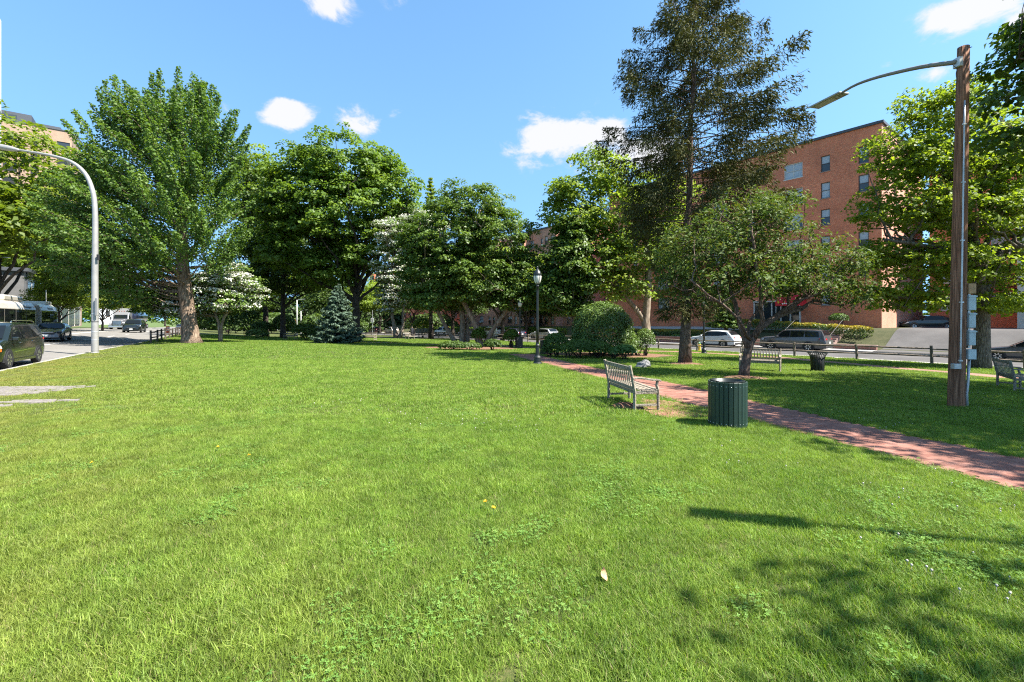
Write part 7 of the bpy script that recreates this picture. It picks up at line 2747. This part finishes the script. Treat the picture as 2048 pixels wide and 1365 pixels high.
# ---- far brick flats with projecting bays
def flats(name, label, u0, v0, wd, zt, seed, mat, nb, rows_, per):
    rnd = random.Random(seed)
    fr = []
    x = 1.2
    while x < wd - 1.5:
        for k in range(rows_):
            z1 = zt - 1.7 - 2.85 * k
            fr.append((x, x + (.95 if int(x) % 2 else 1.5), z1 - 1.5, z1, 'sash'))
        x += per
    r = building(name, label, u0, v0, RZ_SIDE, wd, 14, -.8, zt, fr, [(3, 3.9, zt - 1.7 - 2.85 * k - 1.5, zt - 1.7 - 2.85 * k) for k in range(rows_)], mat)
    for q in fr:
        if rnd.random() < .22:
            o = MB().box(((q[0] + q[1]) / 2, -.12, q[2] + .22), (.62, .42, .4)).build('air_conditioner', M_GREYBOX, r, bevel=.02)
    for i in range(nb):
        bx = 3.6 + i * (wd - 6) / max(1, nb) + 1.0
        bw, bd = 3.4, 1.7
        wins = [(0.5, 1.3, zt - 1.9 - 2.85 * k - 1.5, zt - 1.9 - 2.85 * k, 'sash') for k in range(rows_)] + [(2.1, 2.9, zt - 1.9 - 2.85 * k - 1.5, zt - 1.9 - 2.85 * k, 'sash') for k in range(rows_)]
        wall(r, (bx, -bd, 0), 0, bw, -.8, zt - .5, wins, mat, name='bay_wall')
        for q in wins: window(r, (bx, -bd, 0), 0, *q[:4], 'sash')
        wall(r, (bx + bw, -bd, 0), R(90), bd, -.8, zt - .5, [], mat, name='bay_wall')
        wall(r, (bx, 0, 0), R(-90), bd, -.8, zt - .5, [], mat, name='bay_wall')
        MB().box((bx + bw / 2, -bd / 2 - .02, zt - .4), (bw + .2, bd + .2, .2)).build('bay_roof', M_COPING, r)
    return r


flats('brick_flats', 'pinkish brick flats with projecting bays behind the plane tree', 56.5, 92.0, 41.0, 18.6, 5, BR_PINK, 4, 6, 3.4)
flats('brick_flats', 'brick flats far down the side street behind the dark trees', 56.5, 150.0, 50.0, 17.0, 6, BR_RED, 3, 5, 4.2)
building('brick_building', 'red brick wing with pale windows behind the oak trunk', 66.0, 11.0, RZ_SIDE, 7.5, 12, -.2, 17.5,
         [(x, x + 1.1, 16 - 2.9 * k - 1.6, 16 - 2.9 * k, 'pair') for x in (.9, 4.6) for k in range(5)], [], BR_RED)
building('cream_building', 'cream stone building at the right edge behind the oak', 60.0, 4.2, RZ_SIDE, 17, 12, -.2, 11.0,
         [(x, x + 1.6, 9.6 - 3.2 * k - 1.7, 9.6 - 3.2 * k, 'plain') for x in (1.2, 4.6, 8.0, 11.4) for k in range(3)], [], M_STONE)

# ---- across the avenue
RZ_LEFT = math.atan2(ST, CT)         # fronts facing the viewer: local x runs along +u
fr = [(2.0 + 4.6 * i, 2.0 + 4.6 * i + (1.5 if i % 2 else 2.4), 46.6 - 3.5 * k - 2.3, 46.6 - 3.5 * k, 'plain') for i in range(9) for k in range(8)]
sd = [(1.5 + 3.2 * i, 1.5 + 3.2 * i + 1.3, 46.6 - 3.5 * k - 2.3, 46.6 - 3.5 * k, 'plain') for i in range(4) for k in range(5)]
tw = building('beige_tower', 'tall beige brick tower with dark penthouse above the left trees', -58.5, 160.0, RZ_LEFT, 41.5, 20, 0, 49.4, fr, sd, BR_TAN)
MB().box((25, 9, 51.0), (18, 12, 3.4)).build('penthouse', M_SLATE, tw)
MB().box((25, 2.98, 51.2), (13, .1, 1.6)).build('penthouse_window', M_GLASSY, tw)
MB().box((36, 9, 50.4), (6, 9, 2.2)).build('roof_plant', M_SLATE, tw)


def low_glass():
    x, y = xy(-15.0, 158.0)
    r = thing('glass_building', 'low dark glass-fronted building with pale columns across the avenue', 'building', (x, y, 0), RZ_SIDE)
    # local x towards the viewer (-v), local y = +u?  front looks along -y here turned to the avenue
    wd, H = 62.0, 8.6
    MB().box((wd / 2, -12, H / 2 + .3), (wd, 23.6, H)).build('wall', M_GREYWALL, r)
    n = 20
    for i in range(n):
        xx = 1.5 + (wd - 3) * i / (n - 1)
        MB().box((xx, -.16, H / 2 + .3), (.28, .16, H - .1)).build('column', M_SLATE if i % 3 else M_FRAME_W, r)
        if i < n - 1:
            MB().box((xx + (wd - 3) / (n - 1) / 2, -.16, 2.5), ((wd - 3) / (n - 1) - .5, .12, 3.6)).build('pane', M_GLASSY, r)
            MB().box((xx + (wd - 3) / (n - 1) / 2, -.16, 6.6), ((wd - 3) / (n - 1) - .5, .12, 2.6)).build('pane', M_GLASSY, r)
    MB().box((wd / 2, -12, H + .5), (wd + .8, 24.6, .5)).build('roof', M_SLATE, r)


low_glass()
building('white_building', 'narrow white clad building beyond the lorry', -17.5, 236, RZ_LEFT, 9.5, 14, 0, 30, [(2 + 3.6 * i, 3.2 + 3.6 * i, 27 - 3.6 * k - 2.4, 27 - 3.6 * k, 'plain') for i in range(2) for k in range(7)],
         [(1.5 + 3 * i, 2.6 + 3 * i, 27 - 3.6 * k - 2.4, 27 - 3.6 * k, 'plain') for i in range(4) for k in range(7)], M_WHITEWALL)


def balcony_tower():
    c = W(-11, 300, 72)
    u, v = uv(c.x, c.y)
    x, y = xy(u - 20, v)
    r = thing('balcony_tower', 'white balcony tower just showing at the left edge of the sky', 'building', (x, y, 0), RZ_LEFT)
    MB().box((9.0, 8, 28), (18, 14, 56)).build('wall', M_WHITEWALL, r)
    for k in range(17):
        z = 6 + 3.04 * k
        MB().prism([(10, -1.2), (20.0, -1.2), (20.0, 3.0), (18.0, 6), (10, 6)], z, z + .22).build('balcony_slab', M_WHITEWALL, r)
        MB().box((14, -1.15, z + .75), (7.8, .04, .95)).build('balustrade', M_GLASSY, r)


balcony_tower()
